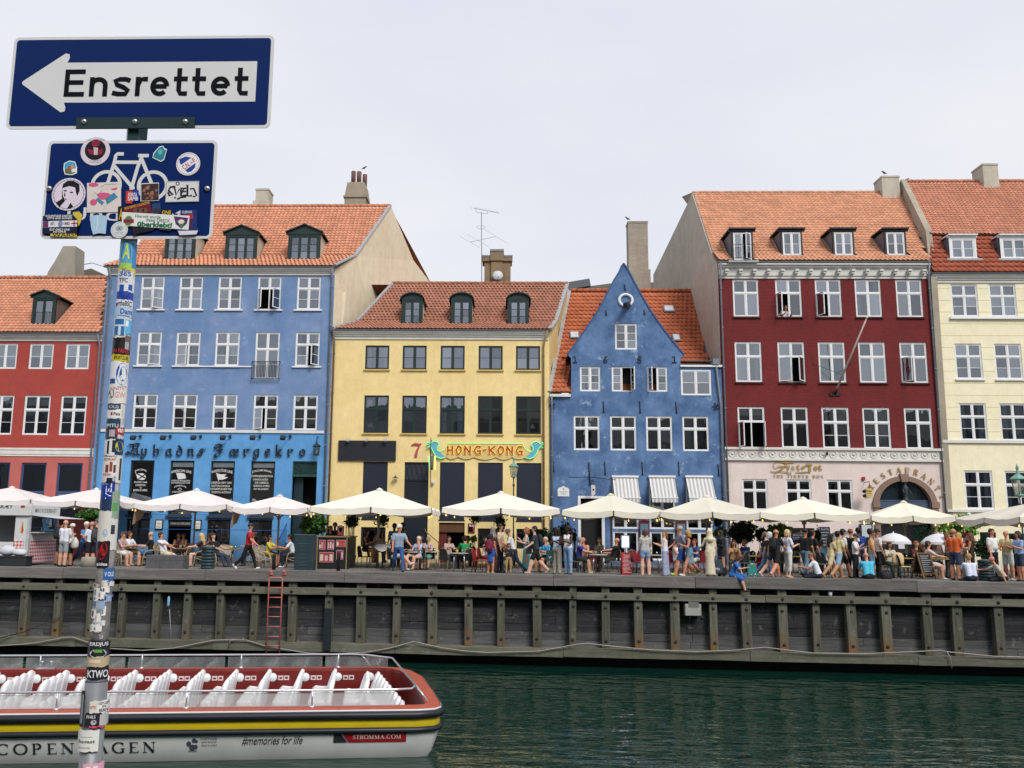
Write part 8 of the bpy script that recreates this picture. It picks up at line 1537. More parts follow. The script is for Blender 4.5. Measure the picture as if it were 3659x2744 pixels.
for i, (k, x, y) in enumerate((('P8', 228, 1180), ('P8', 292, 1185))):
 q = place(k, x, .12); T = thing('plastic_cup', 'clear plastic cup on the quay edge, %s of two' % ('left', 'right')[i], 'cup', (q.x, q.y, .022)); MB().lathe([(.035, 0), (.045, .14), (.043, .14), (.03, .01)], 12).build('body', GL, T)
p = pQ('P8', 1720, 1500, -.25); T = thing('paper_cup', 'white paper cup left on the waler beam', 'cup', (p.x, p.y, -.6)); MB().lathe([(.06, 0), (.08, .16), (.075, .16), (.055, .02)], 12).build('body', WHITE, T)
# flag
p = place('Q2', 800, 5.6); z0, z1 = pY('Q2', 800, 790, p.y).z, pY('Q2', 800, 485, p.y).z; T = thing('flag', 'furled red and white flag on a short pole by the leafy tree', 'flag', p); MB().tube([(0, 0, .2), (0, 0, z1)], .02, 6).lathe([(0, .05), (.04, 0), (0, -.05)], 8, (0, 0, z1)).build('pole', mat((.6, .55, .4)), T)
mb = MB(); N = 8; V = []
for i in range(N+1):
 t_ = i/N; z = z1-.1-(z1-z0)*.9*t_; w = .06+.16*t_; V += [(-.03-w*.6, -.05, z), (-.02, -.12-.04*sin(i), z), (w, -.04, z-.03)]
for i in range(N): mb.add([V[3*i], V[3*i+1], V[3*i+4], V[3*i+3]], [(0, 1, 2, 3)], 1 if i in (3, 4) else 0, True); mb.add([V[3*i+1], V[3*i+2], V[3*i+5], V[3*i+4]], [(0, 1, 2, 3)], 1 if i in (2, 3) else 0, True)
mb.build('cloth', [mat('b8202c', .8), mat((.65, .62, .62), .8)], T)
# hot dog stand
p = place('P1', 460, .9); Yk = p.y; k1 = lambda x, y, Y_=None: pY('P1', x, y, Y_ or Yk); xc = k1(480, 900).x; zt = k1(300, 455).z; xl_ = xc-3.6; dp = 2.4; KW = mat((.6, .6, .6), .45, .08)
def check():
 t = NT('gingham'); v = t.pos((1, 1, 1)); s = t.n('ShaderNodeSeparateXYZ'); t.l(v, s.inputs[0]); f = lambda o: t.math('GREATER_THAN', t.math('FRACT', t.math('MULTIPLY', o, 7.5), 0), .5)
 h = t.math('FRACT', t.math('MULTIPLY', t.math('ADD', s.outputs[0], s.outputs[1]), 7.), 0.); g_ = t.math('GREATER_THAN', h, .5); q_ = t.math('GREATER_THAN', t.math('FRACT', t.math('MULTIPLY', s.outputs[2], 7.), 0.), .5)
 c = t.mix(t.math('MULTIPLY', t.math('ADD', g_, q_), .5), (.7, .68, .68), (.5, .03, .05)); t.prin(c, .5); return t.m
GH = check(); K_ = thing('hot_dog_stand', 'white hot dog stand with red checked skirt at the left edge', 'kiosk', (xc-1.8, Yk, 0), world=True)
zs, zw0, zw1 = .95, 1.0, zt-.55
MB().box(xl_, Yk, .12, xc-.62, Yk+.06, zs).build('front_skirt', KW, K_); MB().box(xc-.58, Yk-.03, .55, xc-.18, Yk-.001, 1.0).build('checked_panel', GH, K_); MB().box(xc-.6, Yk, .15, xc-.1, Yk+.06, zt-.5).build('front_panel', KW, K_)
MB().box(xc-.05, Yk+.05, .1, xc, Yk+dp, 1.0).build('side_skirt', GH, K_); MB().box(xc-.05, Yk+.05, 1.0, xc-.001, Yk+dp, 1.32).build('side_panel', KW, K_); MB().box(xc-.1, Yk-.02, .05, xc+.02, Yk+.1, zt).build('corner_post', mat((.45, .46, .47), .4), K_); MB().box(xc-.05, Yk+dp-.15, 1.3, xc, Yk+dp, zt-.1).build('corner_post', KW, K_)
MB().box(xl_-.1, Yk-.1, zt-.5, xc+.05, Yk+dp, zt-.04).build('fascia', KW, K_, bevel=.03); MB().box(xl_-.05, Yk+dp-.1, .1, xc-.06, Yk+dp, zt-.5).build('rear_wall', mat((.35, .36, .36)), K_); MB().box(xl_, Yk+.1, .1, xc-.1, Yk+dp-.2, .16).build('floor', mat((.1, .1, .1)), K_); MB().box(xc-.04, Yk+.15, 1.32, xc+.35, Yk+dp-.3, 1.36).build('service_counter', mat((.5, .5, .48), .4), K_)
MB().add([(xc-.02, Yk+.2, 1.4), (xc-.02, Yk+dp-.2, 1.4), (xc-.02, Yk+dp-.2, zt-.5), (xc-.02, Yk+.2, zt-.5)], [(0, 1, 2, 3)]).build('service_glass', GLASS, K_); MB().box(xc-.05, Yk+1.2, 1.36, xc-.01, Yk+1.25, zt-.5).build('glazing_bar', KW, K_)
MB().add([(xc+.03, Yk+.1, zt-.48), (xc+.03, Yk+dp, zt-.48), (xc+1.2, Yk+dp, zt-.6), (xc+1.2, Yk+.1, zt-.6)], [(0, 1, 2, 3)]).build('raised_flap', KW, K_); MB().tube([(xc, Yk+dp-.1, 1.5), (xc+1.1, Yk+dp-.1, zt-.6)], .015, 5).build('flap_stay', BLACK, K_)
mb = MB(); a, b = k1(-560, 540).x, k1(232, 540).x; text(mb, 'MIAS FODERBRÆT', a, b, k1(100, 538).z, k1(100, 486).z, Yk-.104, bold=.015); mb.build('fascia_lettering', INKB, K_)
mb = MB(); ya, yb = Yk+.25, Yk+dp-.35; text(mb, "MIA'S FODERBRÆT", 0, 1, zt-.36, zt-.18, 0, 0, lambda v: (xc+.054, ya+(yb-ya)*v[0], v[2]), .01); mb.build('side_lettering', mat((.12, .12, .12)), K_)
p0 = k1(395, 510); MB().box(p0.x-.07, Yk-.112, p0.z-.04, p0.x+.09, Yk-.102, p0.z+.05).build('red_emblem', mat('a82a24'), K_); c0 = k1(365, 860); mb = MB(); mb.prism([(c0.x-.06, c0.z-.18), (c0.x+.03, c0.z-.24), (c0.x+.08, c0.z-.1), (c0.x+.02, c0.z+.15), (c0.x-.0, c0.z+.3), (c0.x-.04, c0.z+.1)], Yk-.004, Yk-.002, 0); mb.prism([(c0.x-.01, c0.z-.2), (c0.x+.05, c0.z-.12), (c0.x+.02, c0.z+.26)], Yk-.008, Yk-.006, 1); mb.build('hot_dog_print', [mat('c98a3a'), mat('a83a20')], K_)
for x in (xl_+.4, xc-.5): MB().lathe([(.2, -.08), (.22, 0), (.2, .08)], 14).build('wheel', BLACK, K_, loc=(x, Yk+.4, .2)).rotation_euler = (R_(90), 0, 0)
p = place('P1', 150, .4); T = thing('storage_crate', 'black crate under white sacks beside the hot dog stand', 'crate', p); MB().box(-.85, -.25, 0, .8, .3, .36).build('body', mat((.02, .024, .026), .6), T, bevel=.03); MB().box(-.87, -.27, .36, .82, .32, .41).build('lid', mat((.03, .034, .036), .6), T)
def sack(p, label, s):
 mb = MB(); n = 10; V = []; r = RND(label)
 for i in range(7):
  for j in range(n): a_, t_ = 2*PI*j/n, PI*i/6; k_ = 1+r.uniform(-.14, .14); V.append((s[0]*sin(t_)*cos(a_)*k_, s[1]*sin(t_)*sin(a_)*k_, s[2]*(1-cos(t_))*k_*.5))
 mb.add(V, [(i*n+j, i*n+(j+1) % n, (i+1)*n+(j+1) % n, (i+1)*n+j) for i in range(6) for j in range(n)], 0, True); tag(mb.build('sack', mat((.55, .57, .6), .6, .1), None, p), label, 'sack', 'white sacks on the crate')
sack(p+Vector((-.1, -.02, .4)), 'large white sack on the black crate, left', (.35, .24, .42)); sack(p+Vector((.4, 0, .4)), 'smaller white sack on the black crate, right', (.3, .22, .28))
# tables
TBL = [('w', 'P2', 340, 2.7, 'wooden cafe table beside the sign pole'), ('w', 'P2', 1330, 2.9, 'wooden cafe table before the inn doorway'), ('w', 'P3', 390, 3.0, 'wooden cafe table with a water carafe behind the walking man'), ('w', 'P3', 1290, 3.1, 'wooden cafe table left of the utility cabinet'), ('k', 'P4', 1240, 3.4, 'tall black table with a white cloth before the yellow house', 1.0), ('s', 'P4', 1790, 2.4, 'round pale table of the older ladies'), ('s', 'P4', 2120, 3.0, 'round pale table at the yellow house steps'), ('s', 'P5', 780, 1.5, 'square-legged steel table with a blue napkin'), ('s', 'P6', 420, 2.2, 'steel table beside the dark hedge'), ('s', 'P6', 1395, 2.0, 'steel table with a yellow pot before the white door'), ('s', 'P7', 380, 2.6, 'steel table behind the woman in denim shorts'), ('y', 'P7', 2110, 3.6, 'yellow table with a potted herb behind the seated woman in blue'), ('y', 'P8', 1130, 3.4, 'yellow table behind the woman in white'), ('y', 'Q1', 1340, 2.9, 'yellow table under the small white parasol'), ('y', 'Q2', 300, 2.6, 'yellow table with dark beers')]
for i, t_ in enumerate(TBL): p, h = table(*t_); onTable(p, h, t_[4].split(' with')[0] if len(t_[4].split()) > 6 else t_[4], i)
# ================================================================ people
def sdf_mesh(prims, h, k=.022, cut=()):
 A = np.array([p[0] for p in prims], float); B = np.array([p[1] for p in prims], float); RA = np.array([p[2] for p in prims], float); RB = np.array([p[3] for p in prims], float)
 lo = np.minimum(A-RA[:, None], B-RB[:, None]).min(0)-2.5*h; hi = np.maximum(A+RA[:, None], B+RB[:, None]).max(0)+2.5*h
 n = np.ceil((hi-lo)/h).astype(int)+1; D = np.full(n, .3); ax = [lo[i]+h*np.arange(n[i]) for i in range(3)]
 def dist(i, X):
  ab = B[i]-A[i]; L2 = ab@ab; t = np.clip(((X-A[i])@ab)/L2, 0, 1) if L2 > 1e-12 else np.zeros(X.shape[:-1]); d = np.sqrt((((X-A[i])-t[..., None]*ab)**2).sum(-1)); return d-(RA[i]+(RB[i]-RA[i])*t)
 for i in range(len(prims)):
  pl = np.minimum(A[i]-RA[i], B[i]-RB[i])-.07; ph = np.maximum(A[i]+RA[i], B[i]+RB[i])+.07
  s = [slice(max(0, int((pl[j]-lo[j])/h)), min(n[j], int((ph[j]-lo[j])/h)+2)) for j in range(3)]
  X = np.stack(np.meshgrid(ax[0][s[0]], ax[1][s[1]], ax[2][s[2]], indexing='ij'), -1); d = dist(i, X)
  if len(prims[i]) > 5 and prims[i][5] is not None: d = np.maximum(d, prims[i][5]-X[..., 2])
  o = D[s[0], s[1], s[2]]; e = np.clip(.5+.5*(o-d)/k, 0, 1); D[s[0], s[1], s[2]] = o*(1-e)+d*e-k*e*(1-e)
 if len(cut):
  X = np.stack(np.meshgrid(*ax, indexing='ij'), -1)
  for c, r in cut: D = np.maximum(D, r-np.sqrt(((X-np.array(c))**2).sum(-1)))
 S = D < 0; c = [S[i:n[0]-1+i, j:n[1]-1+j, l:n[2]-1+l] for i in (0, 1) for j in (0, 1) for l in (0, 1)]
 cnt = sum(x.astype(np.int8) for x in c); act = (cnt > 0) & (cnt < 8); I = np.argwhere(act); idx = np.full(act.shape, -1); idx[tuple(I.T)] = np.arange(len(I))
 acc = np.zeros((len(I), 3)); num = np.zeros(len(I))
 for a_ in range(3):
  for u in (0, 1):
   for v in (0, 1):
    o0 = [0, 0, 0]; o0[(a_+1) % 3] = u; o0[(a_+2) % 3] = v; o1 = list(o0); o1[a_] = 1
    d0 = D[tuple((I+o0).T)]; d1 = D[tuple((I+o1).T)]; m = (d0 < 0) != (d1 < 0); t = np.where(m, d0/(d0-d1+1e-12), 0); p = I+np.array(o0, float); p[:, a_] += t; acc += p*m[:, None]; num += m
 V = lo+h*acc/num[:, None]; F = []
 for a_ in range(3):
  sl0 = [slice(1, -1)]*3; sl0[a_] = slice(0, -1); sl1 = [slice(1, -1)]*3; sl1[a_] = slice(1, None)
  s0, s1 = S[tuple(sl0)], S[tuple(sl1)]; E_ = np.argwhere(s0 != s1);
  if not len(E_): continue
  fl = s0[tuple(E_.T)]; b, c_ = (a_+1) % 3, (a_+2) % 3; q = []
  E_ = E_.copy(); E_[:, b] += 1; E_[:, c_] += 1
  for u, v in ((0, 0), (1, 0), (1, 1), (0, 1)):
   w = E_.copy(); w[:, b] -= u; w[:, c_] -= v; q.append(idx[tuple(w.T)])
  q = np.stack(q, 1); q[fl] = q[fl][:, ::-1]; q = q[(q >= 0).all(1)]
  F.append(q)
 F = np.concatenate(F); C_ = V[F].mean(1); lab = np.full(len(F), 9.); li = np.zeros(len(F), int)
 for i in range(len(prims)):
  d = dist(i, C_)
  if len(prims[i]) > 5 and prims[i][5] is not None: d = np.where(C_[:, 2] < prims[i][5]-.02, 9, d)
  m = d < lab; lab[m] = d[m]; li[m] = prims[i][4]
 return V, F, li
SKIN = {'l': 'c99a80', 'p': 'd2a892', 't': 'b07e5e', 'b': '6b4430', 'd': '4a2d20', 'r': 'c4866c'}
ARM = {'down': (4, 9, 14, .03), 'bent': (14, 10, 96, .35), 'phone': (22, 8, 112, .35), 'hip': (-28, 38, 80, .7), 'reach': (74, 4, 14, 0), 'face': (48, 12, 128, .25), 'rest': (34, 9, 62, .3), 'wf': (26, 7, 28, .05), 'wb': (-24, 9, 12, .0), 'cross': (18, 10, 92, .95), 'prop': (-26, 18, 6, 0), 'knee': (52, 10, 26, .1), 'out': (18, 22, 40, -.2)}
LEG = {'stand': ((1, 3), (-2, 3)), 'walk': ((24, 10), (-20, 24)), 'sit': ((84, 84), (80, 78)), 'cross': ((84, 80), (96, 52)), 'lounge': ((76, 52), (82, 62)), 'floor': ((66, 112), (72, 104)), 'edge': ((80, 76), (70, 52)), 'side': ((80, 70), (84, 96))}
def person(k, x, d, a, H, pose, top, bot, skin, hair, arms, label, lean=None, z=None, chairk=None, head=0, tilt=0, fem=False, shoes='2a2a2e', belly=0, group=None, pack=None, Y=None, hat=None):
 s = H/1.72; P0 = place(k, x, d)
 if Y is not None: P0 = Vector((pY(k, x, 1000, Y).x, Y, 0))
 rz = R_(a)+PI; sk = srgb(SKIN[skin]); tc, sl = top; bt, bc = bot
 mats = [mat(sk, .55, .06, 12), mat(tc, .8, .14, 9, .4, 13), mat(bc, .8, .14, 9, .4, 13), mat(shoes, .5, .1), mat('1a1412', .4, 0), mat('8a4a40', .5, 0)]
 SKN, TOP, BOT, SHO = 0, 1, 2, 3; legs = LEG[pose]; sit = pose not in ('stand', 'walk'); ln = R_(lean if lean is not None else {'walk': 5, 'sit': 6, 'cross': -4, 'lounge': -16, 'floor': 16, 'edge': 24, 'side': 20}.get(pose, 1))
 up = Vector((0, sin(ln), cos(ln))); P = Vector((0, 0, 0)); X_ = Vector((1, 0, 0)); pr = []; sw = .165 if fem else .19; hw = .095
 fat = 1+belly
 def add(a_, b_, ra, rb, m, clip=None): pr.append((tuple(a_), tuple(b_), ra, rb, m, clip))
 fwd = Vector((0, cos(ln), -sin(ln)))
 nb = P+up*.53; sh = [nb-up*.07+X_*sw*q for q in (-1, 1)]
 tm = TOP
 add(sh[0]*.96+up*.0, sh[1]*.96, .064 if not fem else .055, .064 if not fem else .055, tm if sl != 'x' else SKN)
 for q in (-1, 1):
  add(P+up*.39+X_*q*(.085 if not fem else .07), P+up*.13+X_*q*(.075 if not fem else .06), (.106 if not fem else .092)*fat, (.1 if not fem else .085)*fat, tm)
  add(P+up*.13+X_*q*.07, P+up*.02+X_*q*.075, .098*fat, .103*fat, tm if bt not in ('skirt',) else BOT)
 if fem:
  for q in (-1, 1): add(P+up*.36+X_*q*.075+fwd*.075, P+up*.36+X_*q*.075+fwd*.08, .058, .055, tm)
 if belly: add(P+up*.18+fwd*.06, P+up*.28+fwd*.05, .13, .11, tm)
 bl_ = BOT if bt not in ('dress', 'long') else TOP
 add(P+X_*-.065-up*.02, P+X_*.065-up*.02, .113*fat, .113*fat, bl_)
 feet = []; kn = []
 for q, (f, kb) in zip((-1, 1), legs):
  hip = P+X_*q*hw-up*.01; spread = .06*q if not sit else .14*q
  f_, g_ = R_(f), R_(f-kb); d1 = Vector((spread, sin(f_), -cos(f_))).normalized(); kn_ = hip+d1*.435; d2 = Vector((spread*(-.2 if sit else .2), sin(g_), -cos(g_))).normalized(); an = kn_+d2*.41
  tl = {'pants': 1, 'capri': 1, 'wide': 1, 'shorts': .78, 'mini': .42, 'skirt': .3, 'dress': .3, 'long': .3}[bt]; e = hip+d1*.435*tl
  wd = .012 if bt in ('shorts', 'mini') else (.02 if bt == 'wide' else .002)
  add(hip, e, .092+.004, .066+.02*(1-tl)+wd+.008, bl_)
  if tl < 1: add(hip, kn_, .082, .056, SKN)
  m_ = BOT if bt in ('pants', 'wide') else SKN
  if bt == 'capri': add(kn_, kn_+d2*.22, .066, .062, BOT); add(kn_, an, .052, .036, SKN)
  else: add(kn_, kn_+d2*.14, .058+wd, .058+wd*1.4, m_); add(kn_+d2*.12, an, .058+wd*1.4, (.036 if m_ == SKN else .05)+wd*2, m_)
  ff = Vector((0, cos(g_)*1.0, sin(g_))) if not sit else Vector((0, max(.2, cos(g_)), sin(g_)*.5)).normalized()
  add(an+d2*.045-ff*.035, an+d2*.055+ff*.13, .043, .036, SHO if shoes else SKN); feet.append(an+d2*.095); kn.append(kn_)
 if bt in ('skirt', 'dress', 'long'):
  m_ = BOT if bt == 'skirt' else TOP; L_ = {'skirt': .42, 'dress': .5, 'long': .86}[bt]
  if sit:
   for kk in kn: add(P, kk, .12, .1, m_)
  else: add(P+up*.06, P-Vector((0, 0, L_)), .125, .17 if bt != 'long' else .2, m_, -L_+.0)
 # arms
 hands = []
 for q, am in zip((-1, 1), arms):
  fx, ab, be, inw = ARM[am]; fx += math.degrees(ln)*.3 if am not in ('prop',) else 0; f_, b_ = R_(fx), R_(ab); S_ = sh[0 if q < 0 else 1]
  d1 = Vector((q*sin(b_), sin(f_)*cos(b_), -cos(f_)*cos(b_))); el = S_+d1*.28; g_ = R_(fx+be); d2 = Vector((-q*inw+q*sin(b_)*.4, sin(g_), -cos(g_))).normalized(); wr = el+d2*.24; hd = wr+d2*.075
  add(S_, el, .05, .041, SKN if sl in ('x', 'n') else (TOP if sl == 'l' else SKN))
  if sl == 's': add(S_, S_+d1*.17, .058, .064, TOP)
  add(el, wr, .041, .029, TOP if sl == 'l' else SKN); add(wr, hd, .027, .03, SKN); hands.append((wr, hd, d2, q))
 # neck and head
 hu = Vector((0, sin(ln*.4+R_(tilt)), cos(ln*.4+R_(tilt)))); hc = nb+up*.03+hu*.145; ch, sh_ = cos(R_(head)), sin(R_(head))
 hf = Vector((-sh_, ch*hu.z, -ch*hu.y)).normalized(); hr = hf.cross(hu).normalized()
 add(nb-up*.03, hc-hu*.04, .054, .05, SKN); add(hc+hu*.028-hf*.012, hc+hu*.02+hf*.012, .088, .084, SKN); add(hc-hu*.02+hf*.022, hc-hu*.062+hf*.036, .07, .05, SKN)
 V, F, li = sdf_mesh(pr, .0235, .024)
 mb = MB(); mb.v = [tuple(v) for v in V]; mb.f = [list(map(int, f)) for f in F]; mb.m = [int(v) for v in li]; mb.s = [True]*len(F)
 # face, ears, fingers
 fp = lambda r, f, u: hc+hr*r+hf*f+hu*u
 mb.add([fp(-.012, .085, .005), fp(.012, .085, .005), fp(0, .118, -.022), fp(0, .09, .03), fp(-.016, .088, -.028), fp(.016, .088, -.028)], [(0, 2, 3), (1, 3, 2), (0, 4, 2), (1, 2, 5), (2, 4, 5)], 0, True)
 for q in (-1, 1):
  mb.add([fp(q*.034-.014, .0875, .012), fp(q*.034+.014, .0875, .012), fp(q*.034+.012, .09, .022), fp(q*.034-.012, .09, .022)], [(0, 1, 2, 3)], 4); mb.add([fp(q*.034-.02, .091, .034), fp(q*.034+.02, .091, .034), fp(q*.034+.018, .091, .042), fp(q*.034-.018, .091, .042)], [(0, 1, 2, 3)], 4)
  mb.tube([fp(q*.088, -.005, .025), fp(q*.1, -.012, .012), fp(q*.092, -.002, -.022)], [.008, .018, .008], 6, 0)
 mb.add([fp(-.026, .089, -.052), fp(.026, .089, -.052), fp(.02, .091, -.062), fp(-.02, .091, -.062)], [(0, 1, 2, 3)], 5)
 for wr, hd, d2, q in hands:
  sd = d2.cross(Vector((0, 0, 1))); sd = sd.normalized() if sd.length > .2 else Vector((0, 1, 0)); pn = d2.cross(sd).normalized()
  for j, (o_, L_) in enumerate(((-.027, .058), (-.009, .07), (.009, .066), (.026, .052))):
   b0 = hd+sd*o_+d2*.01; mb.tube([b0, b0+d2*L_*.55+pn*.004*q, b0+d2*L_*.9+pn*.022*q], [.0098, .009, .007], 5, 0)
  b0 = wr+d2*.03+sd*.026*q; mb.tube([b0, b0+d2*.03+sd*.026*q, b0+d2*.062+sd*.028*q+pn*.012*q], [.011, .01, .008], 5, 0)
 zmin = min(p.z for p in feet); base = {'stand': -zmin, 'walk': -zmin}.get(pose, {'sit': .565, 'cross': .565, 'lounge': .55, 'floor': .15, 'side': .15, 'edge': .15}.get(pose, 0)/s)
 M = MD((s, s, s, 1)) @ MT((0, 0, base))
 mb.v = [tuple(M @ Vector(v)) for v in mb.v]; o = mb.build('person', mats, None, P0+Vector((0, 0, z or 0)), rz); tag(o, label, 'person', group or 'people on the quay')
 ht, hcol = hair; hm = mat(hcol, .6, .25, 30); hp = []
 g = lambda r, f, u: tuple(hc+hr*r+hf*f+hu*u); cut = [(g(0, .125, -.05), .105)]
 if ht in ('short', 'long', 'bob', 'bun', 'curly', 'tail'):
  e = .014 if ht == 'curly' else 0; hp.append((g(0, -.02, .04), g(0, .0, .04), .1+e, .094+e, 0)); hp.append((g(0, -.03, -.01), g(0, -.035, -.04), .085+e, .07+e, 0))
  if ht in ('bob', 'curly'):
   for q in (-1, 1): hp.append((g(q*.06, -.02, .0), g(q*.07, -.015, -.09), .05+e, .04+e, 0))
   hp.append((g(0, -.06, 0), g(0, -.065, -.1), .07+e, .06+e, 0))
  if ht == 'long':
   hp.append((g(0, -.06, 0), g(0, -.1, -.2), .08, .07, 0)); hp.append((g(0, -.1, -.2), g(0, -.115, -.36), .075, .045, 0))
   for q in (-1, 1): hp.append((g(q*.07, -.02, .0), g(q*.085, -.03, -.18), .04, .035, 0))
  if ht == 'bun': hp.append((g(0, -.1, .1), g(0, -.1, .1), .05, .05, 0))
  if ht == 'tail': hp.append((g(0, -.1, .05), g(0, -.16, -.14), .04, .025, 0))
 elif ht == 'buzz': hp.append((g(0, -.02, .036), g(0, -.004, .034), .093, .089, 0)); cut = [(g(0, .13, -.04), .115), (g(0, .0, -.16), .13)]
 elif ht in ('cap', 'hat'):
  hp.append((g(0, -.02, .048), g(0, .005, .048), .1, .097, 0)); cut = [(g(0, 0, -.2), .215)]
 elif ht == 'beanie': hp.append((g(0, -.02, .05), g(0, -.005, .06), .102, .096, 0)); cut = [(g(0, .04, -.2), .215)]
 elif ht == 'hijab':
  hp.append((g(0, -.02, .03), g(0, -.0, .03), .108, .104, 0)); hp.append((g(0, -.03, 0), g(0, -.03, -.16), .1, .1, 0)); hp.append((g(0, -.02, -.14), g(0, -.02, -.24), .12, .17, 0)); cut = [(g(0, .13, -.02), .085)]
 if hp:
  V, F, _ = sdf_mesh(hp, .02, .02, cut); hb = MB(); hb.v = [tuple(M @ Vector(v)) for v in V]; hb.f = [list(map(int, f)) for f in F]; hb.m = [0]*len(F); hb.s = [True]*len(F)
  if ht == 'cap':
   bm = [M @ Vector(g(r_, f_, .035-.02*(f_-.08)/.1)) for r_, f_ in ((-.075, .06), (-.06, .13), (0, .165), (.06, .13), (.075, .06))]; hb.add(bm+[v+Vector((0, 0, .008)) for v in bm], [(0, 1, 2, 3, 4), (9, 8, 7, 6, 5)]+[(i, i+1, 6+i, 5+i) for i in range(4)])
  hb.build({'cap': 'cap', 'beanie': 'beanie', 'hijab': 'headscarf', 'hat': 'hat'}.get(ht, 'hair'), hm, o)
 W_ = MT(P0+Vector((0, 0, z or 0))) @ MR(rz, 4, 'Z') @ M
 if pack:
  c = W_ @ (P+up*.3-fwd*.19); T = thing('backpack', pack[1], 'backpack', c, rz, 'backpacks worn on the quay'); T.rotation_euler = (-ln, 0, rz); pm = mat(pack[0], .7, .2, 8)
  MB().lathe([(.1, -.24), (.15, -.2), (.16, 0), (.14, .16), (.08, .23), (0, .25)], 12, sy=.62).build('bag_body', pm, T); MB().lathe([(.09, -.16), (.11, -.12), (.1, .0), (.05, .03)], 10, (0, -.06, 0), sy=.5).build('front_pocket', pm, T)
  for q in (-1, 1): MB().tube([(q*.07, .06, .2), (q*.1, .17, .22), (q*.1, .3, .12), (q*.1, .22, -.1), (q*.09, .07, -.2)], .017, 5).build('strap', pm, T)
 if chairk:
  chair(chairk, P0-Vector((sin(R_(a))*.02, -cos(R_(a))*.02, 0)), R_(a), CH_N[chairk]+' under the '+' '.join(label.split(' seated')[0].split(' leaning')[0].split()[:7]))
 return o
D_, B_, RE = ('down', 'down'), ('bent', 'bent'), ('rest', 'rest'); W1 = ('wb', 'wf')
# ---- by the hot dog stand
person('P1', 965, 1.5, 150, 1.82, 'stand', ('9c9282', 's'), ('shorts', '3a3228'), 't', ('short', '2a1c14'), ('bent', 'down'), 'man in beige shirt and dark shorts waiting at the stand', shoes='202024', pack=('1f2a26', 'dark green backpack of the man in beige'))
person('P1', 1030, .55, 165, 1.8, 'stand', ('d6d8e2', 's'), ('shorts', '8e949a'), 'l', ('none', '2a1c14'), ('down', 'bent'), 'bald man in white T-shirt and grey shorts at the stand', shoes='2a2a30', belly=.08)
person('P1', 1150, 1.3, -60, 1.66, 'stand', ('d8d4d2', 'n'), ('shorts', '26262a'), 't', ('cap', 'd8d4cc'), ('face', 'bent'), 'woman in white cap and black shorts with a white bag', fem=1, shoes='202024')
person('P1', 1365, 1.6, 70, 1.8, 'walk', ('4a7ab0', 's'), ('pants', '1f2f55'), 'r', ('short', 'd8d4cc'), W1, 'white-haired man in blue patterned shirt and jeans')
person('P1', 1470, .9, -115, 1.76, 'stand', ('d6dae2', 's'), ('shorts', '17181f'), 'r', ('none', '2a1c14'), ('bent', 'bent'), 'man in white polo and dark shorts eating beside the pole', pack=('3a3a3c', 'grey backpack of the man in white polo'))
person('P1', 1555, 2.3, -85, 1.86, 'stand', ('1b2030', 's'), ('pants', '1f2430'), 'l', ('beanie', '4a4c56'), D_, 'man in grey beanie and dark shirt behind the pole')
# ---- in front of the blue inn
person('P2', 110, 4.6, 40, 1.75, 'sit', ('6a6e76', 's'), ('pants', '2a2c34'), 't', ('cap', '3a2a2c'), RE, 'man in dark cap and grey shirt seated far left', chairk='r')
person('P2', 235, 2.8, 80, 1.8, 'cross', ('d4d6de', 's'), ('shorts', 'b8b0a0'), 't', ('short', '3a2a1c'), RE, 'man in white shirt seated facing right beside the pole', chairk='r', shoes='6a4a38')
person('P2', 40, 2.3, 80, 1.72, 'sit', ('b0908c', 's'), ('shorts', 'd0d0d4'), 'l', ('short', '4a3a30'), RE, 'person in white shorts half hidden by the pole', chairk='r', shoes='b48a70')
person('P2', 690, 2.5, -80, 1.8, 'sit', ('15171d', 's'), ('shorts', '2f5078'), 'l', ('none', '2a1c14'), RE, 'bald man in black T-shirt seated facing left', chairk='r', shoes='1a1a20')
person('P2', 950, 2.5, 80, 1.82, 'lounge', ('d8dae2', 's'), ('shorts', 'c9c2aa'), 'r', ('short', '1c1410'), ('knee', 'reach'), 'man in open white shirt leaning back in a chair', chairk='r')
person('P2', 860, 4.3, 60, 1.68, 'sit', ('7d3038', 'n'), ('pants', '2a2a30'), 't', ('bun', '17100d'), RE, 'woman in red top with dark hair bun', fem=1, chairk='r')
person('P2', 1240, 6.3, 20, 1.66, 'sit', ('5a3a3c', 'n'), ('pants', '22222a'), 't', ('long', '2a1a14'), RE, 'woman in brown top seated in the inn doorway, left', fem=1, chairk='r')
person('P2', 1350, 6.4, -10, 1.66, 'sit', ('8a6a68', 'n'), ('pants', '22222a'), 't', ('long', '1a1210'), RE, 'woman in pinkish top seated in the inn doorway, right', fem=1, chairk='r')
person('P2', 1740, 2.4, -75, 1.7, 'sit', ('35202a', 's'), ('mini', '241820'), 'p', ('long', 'c9ac72'), ('knee', 'rest'), 'blonde woman in dark dress seated facing left', fem=1, chairk='r', shoes='b48a70')
person('P2', 1900, 5.0, -60, 1.72, 'sit', ('4a3a34', 'n'), ('pants', '22222a'), 'b', ('bun', '15100e'), ('face', 'rest'), 'dark-haired woman in brown top behind the blonde woman', fem=1, chairk='r')
person('P2', 2030, 2.7, 70, 1.78, 'lounge', ('14161c', 's'), ('pants', '2c3848'), 'l', ('beanie', '2a2a2e'), ('knee', 'knee'), 'man in black T-shirt and dark beanie beside the slatted bin', chairk='r')
person('P3', 690, .45, 88, 1.8, 'walk', ('a81a2a', 's'), ('pants', '101014'), 'r', ('cap', '26262c'), W1, 'man in red T-shirt and black trousers walking right', shoes='dfe0e4', head=12)
